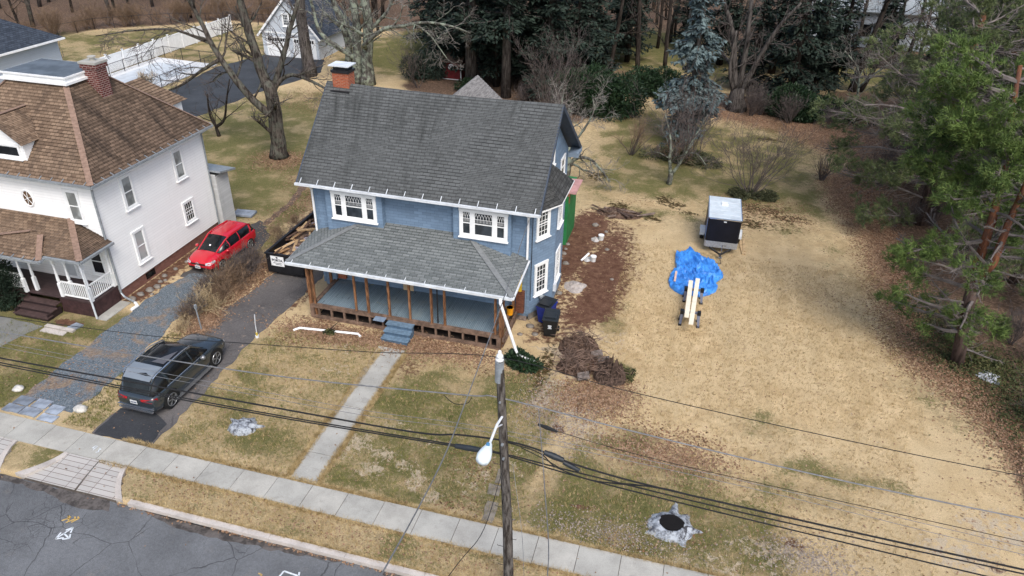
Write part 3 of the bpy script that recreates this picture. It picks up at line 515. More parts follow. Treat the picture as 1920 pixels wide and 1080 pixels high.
# soil of the verge shows through the apron's cut in the lawn sheet: verge panels are raised strips
# ================= blue house =================
def window(parent, o, u, n, w_, h, cols=1, mull=None, lattice=False, glass='glass', trim=.13, sill=True, rows=0):
    """window with its lower left corner at o, width along u, outward normal n."""
    o, u, n = Vector(o), Vector(u).normalized(), Vector(n).normalized(); Z = Vector((0, 0, 1))
    mb = MB(); c = lambda a, b, k=0: o+u*a+Z*b+n*k
    mb.ob(c(w_/2, -trim/2, .03), u, Z, n, w_+2*trim, trim, .08); mb.ob(c(w_/2, h+trim/2, .03), u, Z, n, w_+2*trim+.04, trim, .085)
    for x in (-trim/2, w_+trim/2): mb.ob(c(x, h/2, .03), u, Z, n, trim, h, .075)
    lights = mull or [(0, w_)]
    for i in range(len(lights)-1):
        a, b = lights[i][1], lights[i+1][0]; mb.ob(c((a+b)/2, h/2, .028), u, Z, n, b-a, h, .07)
    f = mb.build('window', M['white_paint'], parent)
    gl, sa, la = MB(), MB(), MB()
    for a, b in lights:
        gl.ob(c((a+b)/2, h/2, .012), u, Z, n, b-a, h, .024)
        s_ = .045
        (sa.ob(c((a+b)/2, h*.5, .034), u, Z, n, b-a-2*s_, s_, .03) if h > .6 else None)
        sa.ob(c((a+b)/2, s_/2, .034), u, Z, n, b-a, s_, .03); sa.ob(c((a+b)/2, h-s_/2, .034), u, Z, n, b-a, s_, .03)
        for x in (a+s_/2, b-s_/2): sa.ob(c(x, h/2, .034), u, Z, n, s_, h-2*s_, .028)
        for k in range(1, cols): sa.ob(c(a+(b-a)*k/cols, h*.75, .03), u, Z, n, .022, h*.5-s_, .02)
        if rows:
            for k in range(1, rows): sa.ob(c((a+b)/2, h*k/rows, .0305), u, Z, n, b-a-2*s_, .022, .018)
            for k in range(1, cols): sa.ob(c(a+(b-a)*k/cols, h*.27, .0295), u, Z, n, .022, h*.45, .018)
        if lattice:
            m = max(3, round((b-a)/.16)); dw = (b-a-2*s_)/m
            for k in range(m):
                x0 = a+s_+k*dw; zt = h*.97-s_
                pts = [c(x0, h*.56, .034), c(x0, h*.78, .034), c(x0+dw/2, zt, .034)]; la.tube(pts, .009, 4); la.tube([c(x0+dw, h*.78, .036), c(x0+dw/2, zt, .036)], .009, 4)
                la.tube([c(x0+dw/2, h*.56, .038), c(x0+dw/2, h*.7, .038)], .008, 4)
            la.tube([c(a+s_, h*.7, .035), c(b-s_, h*.7, .035)], .008, 4)
    gl.build('glass', M[glass], f); sa.build('sash', M['white_paint'], f)
    if lattice: la.build('leaded_lights', M['white_paint'], f)
    if sill:
        MB().ob(c(w_/2, -trim-.02, .06), u, Z, n, w_+2*trim+.1, .045, .15).build('sill', M['white_paint'], f)
    return f
XL, XR, YF, YB = -17.8, -6.85, 29.8, 38.4; ZE, ZR, YR = 6.22, 10.05, 33.3
H1 = thing('house', 'blue-grey shingled two-storey house with charcoal roof and gutted front porch', 'house', (-12.3, 29.8, 0))
wl = MB()
def wall(mb, a, b, z0, z1, cr=.15, lift=.014): mb.courses((*a, z0), (*b, z0), (*b, z1), (*a, z1), cr, lift)
wall(wl, (XL, YF), (XR, YF), .45, ZE-.05); wall(wl, (XR, YB), (XL, YB), .3, ZE-.3); wall(wl, (XL, YB), (XL, YF), .45, ZE-.1)
wall(wl, (XR, YF), (XR, YB), .3, ZE-.15)
zb = ZE-.15
for X, s in ((XR, 1), (XL, -1)):
    a, b, c_ = (X, YF, zb), (X, YB, zb), (X, YR, ZR-.28)
    if s > 0: wl.courses(a, b, c_, c_, .15, .014)
    else: wl.courses(b, a, c_, c_, .15, .014)
wl.bb((XL+.02, YF+.02, .3), (XR-.02, YB-.02, ZE-.3))
wl.build('wall', M['blue_siding'], H1)
MB().bb((XL+.04, YF+.04, -.1), (XR-.06, YB-.04, .46)).build('foundation', simple('rubble_foundation', (.2, .16, .14), .95, .5, 5, bump=.5), H1)
# upper front bays
bays = MB()
for x0, x1 in ((-17.05, -14.1), (-10.5, -7.7)):
    wall(bays, (x0, 29.45), (x1, 29.45), 3.4, ZE-.03); wall(bays, (x1, 29.45), (x1, YF), 3.4, ZE-.03); wall(bays, (x0, YF), (x0, 29.45), 3.4, ZE-.03)
    bays.bb((x0+.01, 29.47, 3.4), (x1-.01, YF, ZE-.04)); bays.cut()
bays.each('bay', M['blue_siding'], H1)
for x0 in (-16.72, -10.18):
    window(H1, (x0+.13, 29.45, 4.62), (1, 0, 0), (0, -1, 0), 2.08, 1.18, mull=[(0, .42), (.58, 1.5), (1.66, 2.08)], lattice=True)
# side bay
by = [(XR, 29.83), (-5.97, 31.35), (-5.97, 33.5), (XR, 34.6)]
sb = MB()
for i in range(3): wall(sb, by[i], by[i+1], .42, 5.85)
sb.build('side_bay', M['blue_siding'], H1)
MB().prism([(XR+.02, 29.9), (-6.03, 31.38), (-6.03, 33.45), (XR+.02, 34.5)], -.1, .43).build('foundation', M['stone'], H1)
d1 = Vector((by[1][0]-by[0][0], by[1][1]-by[0][1], 0)).normalized(); n1 = Vector((d1.y, -d1.x, 0))
for z, h in ((4.52, 1.3), (1.45, 1.5)):
    o = Vector((*by[0], z))+d1*.5; window(H1, o, d1, n1, .66, h, cols=3, rows=5)
    window(H1, (-5.97, 31.85, z), (0, 1, 0), (1, 0, 0), .75, h, cols=3, rows=5)
window(H1, (XR, 35.9, 3.9), (0, 1, 0), (1, 0, 0), .75, .95, cols=3, rows=4)
window(H1, (XR, 33.55, 6.75), (0, 1, 0), (1, 0, 0), .8, 1.15, cols=1)
window(H1, (XR, 36.5, 4.75+.3), (0, 1, 0), (1, 0, 0), .8, .95, cols=1)
# main roof: front and back slopes with lapped courses
rf = MB(); xl, xr, ye, yb_, zbk = -18.38, -6.27, 29.18, 39.35, 5.9
# slight sag along the ridge
def sag(x): t = (x-xl)/(xr-xl); return -.10*math.sin(math.pi*t)
N = 6
for i in range(N):
    a, b = xl+(xr-xl)*i/N, xl+(xr-xl)*(i+1)/N
    rf.courses((a, ye, ZE), (b, ye, ZE), (b, YR, ZR+sag(b)), (a, YR, ZR+sag(a)), .17, .024)
    rf.courses((b, yb_, zbk), (a, yb_, zbk), (a, YR, ZR+sag(a)), (b, YR, ZR+sag(b)), .17, .024)
rf.build('roof', M['roof_dark'], H1)
so_ = MB(); th = .14
for (y0, z0, y1, z1) in ((ye, ZE, YR, ZR), (yb_, zbk, YR, ZR)):
    for X0, X1 in ((xl, xr),):
        so_.add([(X0, y0, z0-.01), (X1, y0, z0-.01), (X1, y1, z1-.12), (X0, y1, z1-.12), (X0, y0, z0-th), (X1, y0, z0-th), (X1, y1, z1-th-.12), (X0, y1, z1-th-.12)],
                [(0,1,5,4),(1,2,6,5),(2,3,7,6),(3,0,4,7),(4,5,6,7)])
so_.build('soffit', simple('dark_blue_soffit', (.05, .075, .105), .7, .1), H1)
rk = MB()
for X in (xl+.02, xr-.02):
    for (y0, z0) in ((ye, ZE), (yb_, zbk)): rk.bar((X, y0, z0-.1), (X, YR, ZR-.12), .06, .2, (0, 0, 1)).cut()
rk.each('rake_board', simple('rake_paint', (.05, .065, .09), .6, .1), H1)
# boxed eave return at the back corner of the gable
MB().bb((xr-.55, 38.2, 5.62), (xr+.03, 39.4, 5.86)).build('eave_return', simple('return_paint', (.2, .26, .33), .6, .1), H1)
gt = MB(); gt.bar((xl-.02, ye-.07, ZE-.05), (xr+.02, ye-.07, ZE-.05), .13, .11)
for k in range(14): x = xl+.25+k*(xr-xl-.5)/13; gt.bar((x, ye-.1, ZE+.03), (x, ye+.14, ZE+.21), .03, .03)
gt.build('gutter', M['gutter'], H1)
ds_ = MB()
ds_.tube([(-18.2, 29.15, ZE-.1), (-17.86, 29.5, 5.95), (-17.86, 29.66, 5.7), (-17.86, 29.66, 3.45)], .055, 6).cut()
ds_.tube([(-6.9, 29.15, ZE-.1), (-6.93, 29.35, 6.0), (-6.93, 29.66, 5.8), (-6.93, 29.66, 3.6)], .055, 6)
ds_.each('downspout', M['white_paint'], H1)
co_ = MB()
for x in (XL, XR): co_.bb((x-.06, YF-.035, .45), (x+.06, YF+.03, ZE-.2)).cut()
co_.each('corner_board', M['blue_siding'], H1)
MB().tube([(-6.72, 29.7, 5.9), (-6.72, 29.72, 3.4), (-6.72, 29.72, 1.3)], .02, 5).build('service_cable', M['rubber'], H1)
# bay hip roof
br_ = MB(); z0 = 5.86
A, B, C, D_ = (-6.87, 29.5, z0+.16), (-5.72, 31.35, z0), (-5.72, 34.35, z0), (-6.87, 35.2, z0)
T1, T2 = (-6.87, 32.2, 7.0), (-6.87, 33.6, 7.0)
br_.courses(A, B, T1, T1, .17, .024); br_.courses(B, C, T2, T1, .17, .024); br_.courses(C, D_, T2, T2, .17, .024)
ba = br_.build('bay_roof', M['roof_moss'], H1)
MB().slab([(-6.87, 29.5, z0-.04), (-6.87, 35.2, z0-.04), (-5.7, 34.36, z0-.03), (-5.7, 31.34, z0-.03)][::-1], -.06).build('soffit', M['white_paint'], ba)
# rear gabled ell
el = MB(); ex0, ex1, exm = -13.55, -10.75, -12.15
el.courses((ex1, 34.6, 8.35), (ex1, 38.6, 8.35), (exm, 38.6, 9.55), (exm, 34.6, 9.55), .17, .024)
el.courses((ex0, 38.6, 8.35), (ex0, 34.6, 8.35), (exm, 34.6, 9.55), (exm, 38.6, 9.55), .17, .024)
ell = el.build('dormer_roof', simple('cedar_shakes', (.2, .19, .18), .9, .35, 5, stretch=(5, .5, 1)), H1)
MB().add([(ex0+.1, 38.5, 7), (ex1-.1, 38.5, 7), (ex1-.1, 38.5, 8.2), (exm, 38.5, 9.4), (ex0+.1, 38.5, 8.2), (ex0+.1, 35, 7), (ex1-.1, 35, 7), (ex1-.1, 35, 8.2), (exm, 35, 9.4), (ex0+.1, 35, 8.2)],
    [(4,3,2,1,0),(0,1,6,5),(1,2,7,6),(2,3,8,7),(3,4,9,8),(4,0,5,9)]).build('wall', M['blue_siding'], H1)
# chimney
ch = MB().bb((-17.95, 33.05, 8.9), (-17.1, 33.75, 10.6)).build('chimney', M['brick_orange'], H1)
MB().bb((-18.0, 33.0, 10.55), (-17.05, 33.8, 10.67)).bb((-17.9, 33.1, 10.67), (-17.15, 33.7, 10.79)).build('flashing', M['black_metal'], ch)
MB().bb((-18.08, 32.95, 10.87), (-17.0, 33.85, 10.92)).bb((-17.86, 33.14, 10.75), (-17.8, 33.2, 10.89)).bb((-17.26, 33.6, 10.75), (-17.2, 33.66, 10.89)).bb((-17.26, 33.14, 10.75), (-17.2, 33.2, 10.89)).build('cap', M['gutter'], ch)
MB().prism([(-18.02, 32.85), (-17.03, 32.85), (-17.03, 33.78), (-18.02, 33.78)], 9.35, 9.72).build('flashing', M['black_metal'], ch)
# rear lean-to with green sheathing and pink roof board
MB().bb((-7.3, 38.45, 0), (-6.66, 41.1, 3.3)).build('rear_extension', simple('green_sheathing', (.025, .18, .055), .6, .15, 2), H1)
MB().bb((-7.4, 38.42, 3.32), (-6.25, 40.6, 3.38)).build('roof_board', simple('pink_board', (.5, .27, .25), .6, .15, 2), H1)
MB().bb((-7.15, 38.43, 3.15), (-6.6, 38.46, 3.31)).bb((-6.65, 38.5, 2.7), (-6.6, 38.62, 3.31)).bb((-6.65, 40.9, 2.7), (-6.6, 41.0, 3.31)).build('rafter', M['lumber_wet'], H1)
# meters on the side wall
mt = MB(); mt.tube([(-6.35, 30.5, 1.15), (-6.22, 30.44, 1.15)], .13, 10); mt.build('electric_meter', M['grey_metal'], H1)
MB().bb((-5.97, 31.5, .95), (-5.82, 31.75, 1.35)).build('gas_meter', M['gutter'], H1)
# ---- porch ----
PF, PX0, PX1 = 27.2, -17.2, -7.55
FZ = .76
fl = MB(); fl.bb((PX0+.25, PF+.08, FZ-.06), (PX1-.2, YF-.01, FZ)); 
tfl = NT('worn_blue_porch_boards'); v = tfl.co('Object'); b = tfl.n('ShaderNodeTexBrick'); tfl.l(tfl.co('Object', (1, 1, 1), (0, 0, math.pi/2)), b.inputs['Vector']); b.inputs['Scale'].default_value = 1
b.inputs['Brick Width'].default_value = 3.4; b.inputs['Row Height'].default_value = .085; b.inputs['Mortar Size'].default_value = .006
b.inputs['Color1'].default_value = (.145, .2, .235, 1); b.inputs['Color2'].default_value = (.18, .24, .28, 1); b.inputs['Mortar'].default_value = (.07, .09, .1, 1)
wn = tfl.noise(tfl.co('Object', (9, .9, 1)), 1.6, 5, .75); c = tfl.mix(tfl.step(wn, .6, .66), b.outputs[0], (.04, .045, .05))
n2 = tfl.noise(v, 1.3, 4); c = tfl.mix(tfl.math('MULTIPLY', tfl.step(n2, .5, .7), .45), c, (.2, .23, .22))
n3 = tfl.noise(v, 2.0, 4); c = tfl.mix(tfl.math('MULTIPLY', tfl.step(n3, .68, .74), .6), c, (.3, .27, .12))
tfl.out(c, .7, 0, .3); fl.build('porch_floor', tfl.m, H1)
fr = MB()
fr.bb((PX0-.02, PF-.1, FZ-.17), (PX1+.02, PF+.07, FZ+.02))           # top sill
fr.bb((PX0, PF-.13, .0), (PX1+.02, PF+.02, .14))
fr.bb((PX0+.02, PF+.08, FZ-.16), (PX0+.22, YF-.05, FZ+.03)); fr.bb((PX1-.18, PF+.08, FZ-.16), (PX1+.0, YF-.05, FZ+.03)); fr.bb((PX1+.16, PF-.1, FZ-.3), (PX1+.24, YF-.05, FZ-.1))
fr.bb((PX1+.05, PF+.1, .0), (PX1+.15, YF-.02, .1)); fr.bb((PX1-.45, PF+.2, FZ+.005), (PX1-.3, YF-.2, FZ+.05))
fr.bb((PX0-.02, PF+.1, .0), (PX0+.1, YF-.05, .12))
x = PX0+.35
while x < PX1:
    if not (-13.3 < x < -11.7): fr.bb((x, PF-.08, .13), (x+.09, PF+.02, FZ-.172))
    x += .68
for k in range(4): fr.bb((PX1+.02, PF+.4+k*.6, .1), (PX1+.1, PF+.5+k*.6, FZ-.17))
fr.bb((PX0-.04, PF-.12, 0), (PX0+.14, PF+.06, FZ-.1)); fr.bb((PX1-.1, PF-.14, 0), (PX1+.1, PF+.04, FZ-.1))
fr.build('porch_sill', M['lumber_old'], H1)
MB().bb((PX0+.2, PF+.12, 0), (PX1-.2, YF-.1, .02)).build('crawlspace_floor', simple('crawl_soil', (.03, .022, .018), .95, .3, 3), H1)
for x, w_, y in ((-17.2, .14, PF), (-17.2, .1, PF+.32), (-16.98, .09, PF+.02), (-14.77, .09, PF), (-14.12, .11, PF), (-13.02, .1, PF), (-11.97, .095, PF), (-10.87, .1, PF), (-10.22, .1, PF), (-7.75, .1, PF), (-7.5, .12, PF), (-7.47, .12, PF+.3), (-7.5, .12, 29.5), (-17.25, .12, 29.4)):
    MB().bb((x-w_/2, y-w_/2, FZ+.02 if y == PF and w_ < .12 else .05), (x+w_/2, y+w_/2, 3.02)).build('post', M['lumber_wet'], H1)
MB().cyl((-10.63, PF+.15), .035, FZ, 3.0, 8).build('prop_pole', M['black_metal'], H1)
MB().bb((PX0-.05, PF-.06, 2.92), (PX1+.05, PF+.06, 3.08)).bb((PX1-.06, PF, 2.92), (PX1+.06, YF, 3.08)).bb((PX0-.06, PF, 2.92), (PX0+.06, YF, 3.08)).build('header', M['lumber_wet'], H1)
ce = MB(); 
for k in range(22): x = PX0+.1+k*(PX1-PX0-.2)/21; ce.bb((x-.025, 26.9, 3.0), (x+.025, PF+.1, 3.1)).cut()
ce.each('rafter_tail', M['lumber_wet'], H1)
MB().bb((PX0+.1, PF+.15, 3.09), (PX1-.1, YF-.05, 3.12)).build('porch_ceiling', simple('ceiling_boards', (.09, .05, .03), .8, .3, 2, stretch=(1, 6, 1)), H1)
# porch back wall (first floor) details
MB().bb((-13.35, 29.68, FZ+.02), (-12.8, 29.72, 2.35)).build('plywood_sheet', simple('plywood', (.55, .4, .24), .7, .15, 3), H1)
f = MB().bb((-12.75, 29.70, FZ+1.25), (-9.3, 29.78, FZ+1.35)).bb((-12.75, 29.68, FZ+.85), (-9.3, 29.78, FZ+.97)).bb((-12.72, 29.69, FZ+.95), (-12.2, 29.77, 2.9)).bb((-10.0, 29.69, FZ+.95), (-9.4, 29.77, 2.9)).build('window', M['white_paint'], H1)
MB().bb((-12.2, 29.74, FZ+.95), (-10.0, 29.78, 2.9)).build('glass', simple('dark_red_interior', (.05, .015, .01), .5, .3), f)
MB().bb((-7.35, 29.6, 1.8), (-7.15, 29.76, 3.0)).build('yellow_sheathing', simple('yellow_board', (.6, .4, .03), .6, .1), H1)
MB().bb((-7.4, 29.55, .6), (-7.0, 29.79, 1.8)).build('stripped_wall', simple('old_sheathing', (.13, .05, .03), .8, .4, 5, stretch=(1, 1, 6)), H1)
MB().bb((-17.45, 29.45, .9), (-16.95, 29.75, 2.7)).build('column_stub', M['blue_siding'], H1)
MB().bb((-16.94, 29.6, .9), (-16.5, 29.77, 2.2)).build('stripped_wall', M['brick_orange'], H1)
# porch roof (hipped)
pe, px0, px1, pz = 26.88, -18.05, -6.88, 3.14
zt = 4.42; rx0, rx1 = -15.1, -9.9
pr = MB()
pr.courses((px0, pe, pz), (px1, pe, pz), (rx1, YF, zt), (rx0, YF, zt), .17, .026)
pr.courses((px1, pe, pz), (px1, YF, pz+.42), (rx1, YF, zt), (rx1, YF, zt), .17, .026)
pr.courses((px0, YF, pz+.28), (px0, pe, pz), (rx0, YF, zt), (rx0, YF, zt), .17, .026)
pr.build('porch_roof', M['roof_porch'], H1)
cp = MB()
for a, b in (((px0, pe, pz), (rx0, YF, zt)), ((px1, pe, pz), (rx1, YF, zt))):
    a, b = Vector(a), Vector(b); L = (b-a).length; k = int(L/.24)
    for i in range(k):
        p, q_ = a.lerp(b, i/k), a.lerp(b, (i+1.1)/k); cp.bar(p+Vector((0, 0, .03)), q_+Vector((0, 0, .018)), .26, .02)
    cp.cut()
cp.each('hip_cap', simple('porch_hip_caps', (.19, .2, .2), .9, .12, 5), H1)
gt = MB(); gt.bar((px0-.02, pe-.07, pz-.06), (px1+.02, pe-.07, pz-.06), .13, .12)
gt.bar((px1+.05, pe-.1, pz-.07), (px1+.05, YF-.05, pz+.34), .08, .07); gt.bar((px0-.05, pe-.1, pz-.07), (px0-.05, YF-.05, pz+.2), .04, .06)
for k in range(12): x = px0+.3+k*(px1-px0-.6)/11; gt.bar((x, pe-.1, pz+.02), (x, pe+.1, pz+.09), .025, .025)
gt.build('gutter', M['gutter'], H1)
MB().tube([(-7.4, 26.75, 3.05), (-7.35, 26.6, 2.9), (-6.55, 26.5, .55), (-6.45, 26.45, .38), (-5.6, 26.25, .3)], .07, 6).build('downspout', M['white_paint'], H1)
MB().bb((px0+.05, pe+.02, pz-.13), (px1-.05, pe+.05, pz-.01)).build('fascia', M['white_paint'], H1)
# front steps
st = thing('porch_steps', 'blue painted wooden steps at the end of the concrete walk', 'steps', (-12.4, 26.4, 0))
stt, strr = MB(), MB(); 
for k in range(3):
    y0 = 26.1+k*.32; z = .22+k*.2
    stt.bb((-13.08, y0, z-.04), (-11.72, y0+.36, z)).cut(); strr.bb((-13.04, y0+.05, .0), (-11.76, y0+.08, z-.045))
for x in (-13.03, -11.81):
    strr.add([(x, 26.12, 0), (x, 27.05, 0), (x, 27.05, .57), (x, 26.78, .57), (x, 26.78, .37), (x, 26.46, .37), (x, 26.46, .17), (x, 26.12, .17)]+[(x+.04, a, b) for a, b in ((26.12, 0), (27.05, 0), (27.05, .57), (26.78, .57), (26.78, .37), (26.46, .37), (26.46, .17), (26.12, .17))],
             [tuple(range(8)), tuple(range(8, 16))[::-1]]+[(i, 8+i, 8+(i+1) % 8, (i+1) % 8) for i in range(8)])
stt.each('tread', simple('step_paint', (.13, .2, .27), .6, .2, 6), st); strr.build('riser', simple('riser_paint', (.08, .13, .19), .6, .2, 6), st)
tag(MB().bb((-13.7, 26.7, .72), (-13.15, 27.05, .76)).build('board_scrap', simple('scrap_paint', (.2, .26, .34), .6, .1)), 'loose blue-grey board lying on the porch sill left of the steps', 'board')
# ================= white house =================
H2 = thing('house', 'white clapboard house with brown hipped roof and flat grey roof deck', 'house', (-31.5, 25.7, 0))
hx0, hx1, hy0, hy1 = -36.2, -27.1, 25.7, 34.1; he = 6.35
wl = MB()
wall(wl, (hx0, hy0), (hx1, hy0), .6, he); wall(wl, (hx1, hy0), (hx1, hy1), .6, he); wall(wl, (hx1, hy1), (hx0, hy1), .6, he); wall(wl, (hx0, hy1), (hx0, hy0), .6, he)
wl.bb((hx0+.02, hy0+.02, .6), (hx1-.02, hy1-.02, he))
wl.build('wall', M['white_siding'], H2)
MB().bb((hx0+.05, hy0+.05, -.1), (hx1-.05, hy1-.05, .6)).build('foundation', M['brick_foundation'], H2)
MB().bb((hx1-.06, 27.6, .15), (hx1-.03, 28.3, .5)).build('cellar_window', M['black_glass'], H2)
rz = 10.0; e = 6.5; rx0_, rx1_, ry0, ry1 = hx0-.5, hx1+.5, hy0-.42, hy1+.4; dx0, dx1, dy0, dy1 = -33.3, -29.95, 28.75, 31.0
rb, rs = MB(), MB()
rb.courses((rx0_, ry0, e), (rx1_, ry0, e), (dx1, dy0, rz), (dx0, dy0, rz), .17, .03)
rb.courses((rx1_, ry1, e), (rx0_, ry1, e), (dx0, dy1, rz), (dx1, dy1, rz), .17, .03)
rb.courses((rx0_, ry1, e), (rx0_, ry0, e), (dx0, dy0, rz), (dx0, dy1, rz), .17, .03)
rs.courses((rx1_, ry0, e), (rx1_, ry1, e), (dx1, dy1, rz), (dx1, dy0, rz), .17, .03)
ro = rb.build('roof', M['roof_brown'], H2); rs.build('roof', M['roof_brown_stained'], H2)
def caps(mb, a, b, w_=.26, lift=.03):
    a, b = Vector(a), Vector(b); L = (b-a).length; k = max(1, int(L/.2))
    for i in range(k): mb.bar(a.lerp(b, i/k)+Vector((0, 0, lift+.012)), a.lerp(b, (i+1.15)/k)+Vector((0, 0, lift)), w_, .02)
    mb.cut()
cp = MB(); caps(cp, (rx1_, ry0, e), (dx1, dy0, rz)); caps(cp, (rx1_, ry1, e), (dx1, dy1, rz)); caps(cp, (rx0_, ry0, e), (dx0, dy0, rz)); cp.each('hip_cap', M['cap_brown'], H2)
dk = MB().bb((dx0-.28, dy0-.25, rz-.02), (dx1+.28, dy1+.25, rz+.1)).bb((dx0-.15, dy0-.12, rz+.1), (dx1+.15, dy1+.12, rz+.28)).bb((dx0-.22, dy0-.2, rz+.28), (dx1+.22, dy1+.2, rz+.36))
dko = dk.build('roof_deck', M['white_paint'], H2); MB().bb((dx0-.16, dy0-.14, rz+.36), (dx1+.16, dy1+.14, rz+.375)).build('deck_membrane', simple('deck_membrane', (.09, .105, .12), .5, .3, 1), dko)
gt = MB()
gt.bar((rx0_, ry0-.06, e-.05), (rx1_+.06, ry0-.06, e-.05), .13, .11); gt.bar((rx1_+.06, ry0-.06, e-.05), (rx1_+.06, ry1, e-.05), .13, .11)
for k in range(16): gt.bar((rx1_+.1, ry0+.2+k*.6, e+.03), (rx1_-.1, ry0+.2+k*.6, e+.13), .03, .03)
for k in range(16): gt.bar((rx1_-.3-k*.62, ry0-.1, e+.03), (rx1_-.3-k*.62, ry0+.1, e+.13), .03, .03)
gt.build('gutter', M['grey_metal'], H2)
MB().slab([(rx0_, ry0, e-.13), (rx1_, ry0, e-.13), (rx1_, ry1, e-.13), (rx0_, ry1, e-.13)], .04).build('soffit', M['white_paint'], H2)
dp = MB(); dp.tube([(hx1+.45, ry0, e-.1), (hx1+.12, hy0-.06, 6.1), (hx1+.1, hy0-.08, 5.8), (hx1+.08, hy0-.08, .5), (hx1+.25, hy0-.1, .3), (hx1+.95, hy0-.2, .16)], .055, 6).cut()
dp.tube([(hx1+.45, ry1-.2, e-.1), (hx1+.1, hy1-.1, 6.1), (hx1+.08, hy1-.1, .3)], .05, 6)
dp.each('downspout', M['grey_metal'], H2)
MB().tube([(hx1+.9, hy0-.2, .14), (hx1+1.15, hy0-.35, .1), (hx1+1.1, hy0-.75, .08)], .08, 8).build('downspout', M['white_paint'], H2)
for y, z, w_, h, cols, rows, gls in ((27.55, 4.35, .62, 1.55, 1, 0, 'glass_shade'), (31.5, 4.35, .62, 1.5, 1, 0, 'glass_shade'), (27.45, 1.35, .62, 1.6, 1, 0, 'glass_shade'), (31.45, 1.75, .7, 1.1, 4, 3, 'black_glass')):
    window(H2, (hx1, y, z), (0, 1, 0), (1, 0, 0), w_, h, cols=cols, rows=rows, glass=gls, trim=.12)
window(H2, (-28.65, hy0, 4.35), (1, 0, 0), (0, -1, 0), .62, 1.5, glass='glass_shade', trim=.12)
window(H2, (-28.35, hy0, 1.45), (1, 0, 0), (0, -1, 0), .7, 1.4, glass='black_glass', trim=.1)
window(H2, (-33.2, hy0, 1.5), (1, 0, 0), (0, -1, 0), .8, 1.3, glass='black_glass', trim=.1)
# oval window
ov = MB(); c0 = Vector((-31.0, hy0-.02, 5.15))
ov.tube([c0+Vector((.3*math.cos(a), 0, .42*math.sin(a))) for a in [k*math.pi/10 for k in range(21)]], .05, 6, False)
for k in range(3): a = k*math.pi/3+.3; ov.tube([c0+Vector((.27*math.cos(a), -.03, .39*math.sin(a))), c0-Vector((.27*math.cos(a), .03, .39*math.sin(a)))], .015, 4)
ovf = ov.build('window', M['white_paint'], H2)
MB().add([c0+Vector((.28*math.cos(k*math.pi/8), -.012, .4*math.sin(k*math.pi/8))) for k in range(16)], [tuple(range(16))]).build('glass', simple('amber_glass', (.12, .07, .04), .2, .2), ovf)
# chimney
ch = MB().bb((-29.85, 29.9, 7.0), (-29.05, 30.6, 10.5)).bb((-29.92, 29.83, 10.5), (-28.98, 30.67, 10.72)).build('chimney', M['brick_red'], H2)
MB().bb((-29.95, 29.8, 10.72), (-28.95, 30.7, 10.82)).cyl((-29.45, 30.25), .12, 10.8, 10.98, 10).cyl((-29.45, 30.25), .2, 10.98, 11.03, 10).build('cap', M['concrete'], ch)
# front dormer
dm = MB(); xm, xe = -31.75, -30.45; xw = -33.05
wall(dm, (xw, 25.85), (xe, 25.85), 6.95, 8.0); dm.bb((xw+.01, 25.87, 6.9), (xe-.01, 28.4, 7.98)); wall(dm, (xe, 25.85), (xe, 27.1), 6.95, 8.0)
dm.add([(xw, 25.84, 8.0), (xe, 25.84, 8.0), (xm, 25.84, 9.0)], [(0, 1, 2)])
dmo = dm.build('dormer', M['white_siding'], H2)
window(H2, (-32.35, 25.85, 7.22), (1, 0, 0), (0, -1, 0), 1.6, .52, glass='black_glass', trim=.1)
dr = MB(); dr.courses((xe+.2, 25.6, 7.9), (xe+.2, 27.5, 7.9), (xm, 28.9, 9.05), (xm, 25.6, 9.05), .17, .024); dr.courses((xw-.2, 27.5, 7.9), (xw-.2, 25.6, 7.9), (xm, 25.6, 9.05), (xm, 28.9, 9.05), .17, .024)
dr.build('dormer_roof', M['roof_brown'], H2); cp = MB(); caps(cp, (xm, 25.6, 9.05), (xm, 28.3, 9.05), .2, .02); cp.build('ridge_cap', M['cap_brown'], H2)
# back-left cross gable
bg_ = MB(); bg_.courses((-29.5, 34.8, 6.9), (-33.5, 34.8, 6.9), (-31.3, 31.5, 9.3), (-31.3, 31.5, 9.3), .17, .024); 
bg_.courses((-28.4, 31.5, 7.6), (-28.4, 35.2, 7.6), (-30.1, 33.8, 9.0), (-30.1, 31.5, 9.0), .17, .03); bg_.courses((-31.8, 35.2, 7.6), (-31.8, 31.5, 7.6), (-30.1, 31.5, 9.0), (-30.1, 33.8, 9.0), .17, .03); bg_.courses((-28.4, 35.2, 7.6), (-31.8, 35.2, 7.6), (-30.1, 33.8, 9), (-30.1, 33.8, 9), .17, .03); bg_.build('rear_dormer_roof', M['roof_brown'], H2)
MB().bb((-31.6, 31.2, 6.6), (-28.6, 34.9, 7.6)).build('rear_dormer', M['white_siding'], H2)
# side annex
an = MB(); ax1 = -26.75
wall(an, (-30, 34.15), (ax1, 34.15), .3, 3.6); wall(an, (ax1, 34.15), (ax1, 35.3), .1, 3.5); wall(an, (ax1, 35.3), (-30, 35.3), .1, 3.4); an.bb((-30, 34.17, .1), (ax1-.02, 35.28, 3.4))
an.build('annex', M['old_siding'], H2)
MB().slab([(-30, 34.12, 3.95), (-26.35, 34.12, 3.85), (-26.35, 35.6, 3.55), (-30, 35.6, 3.65)], .1).build('annex_roof', M['grey_metal'], H2)
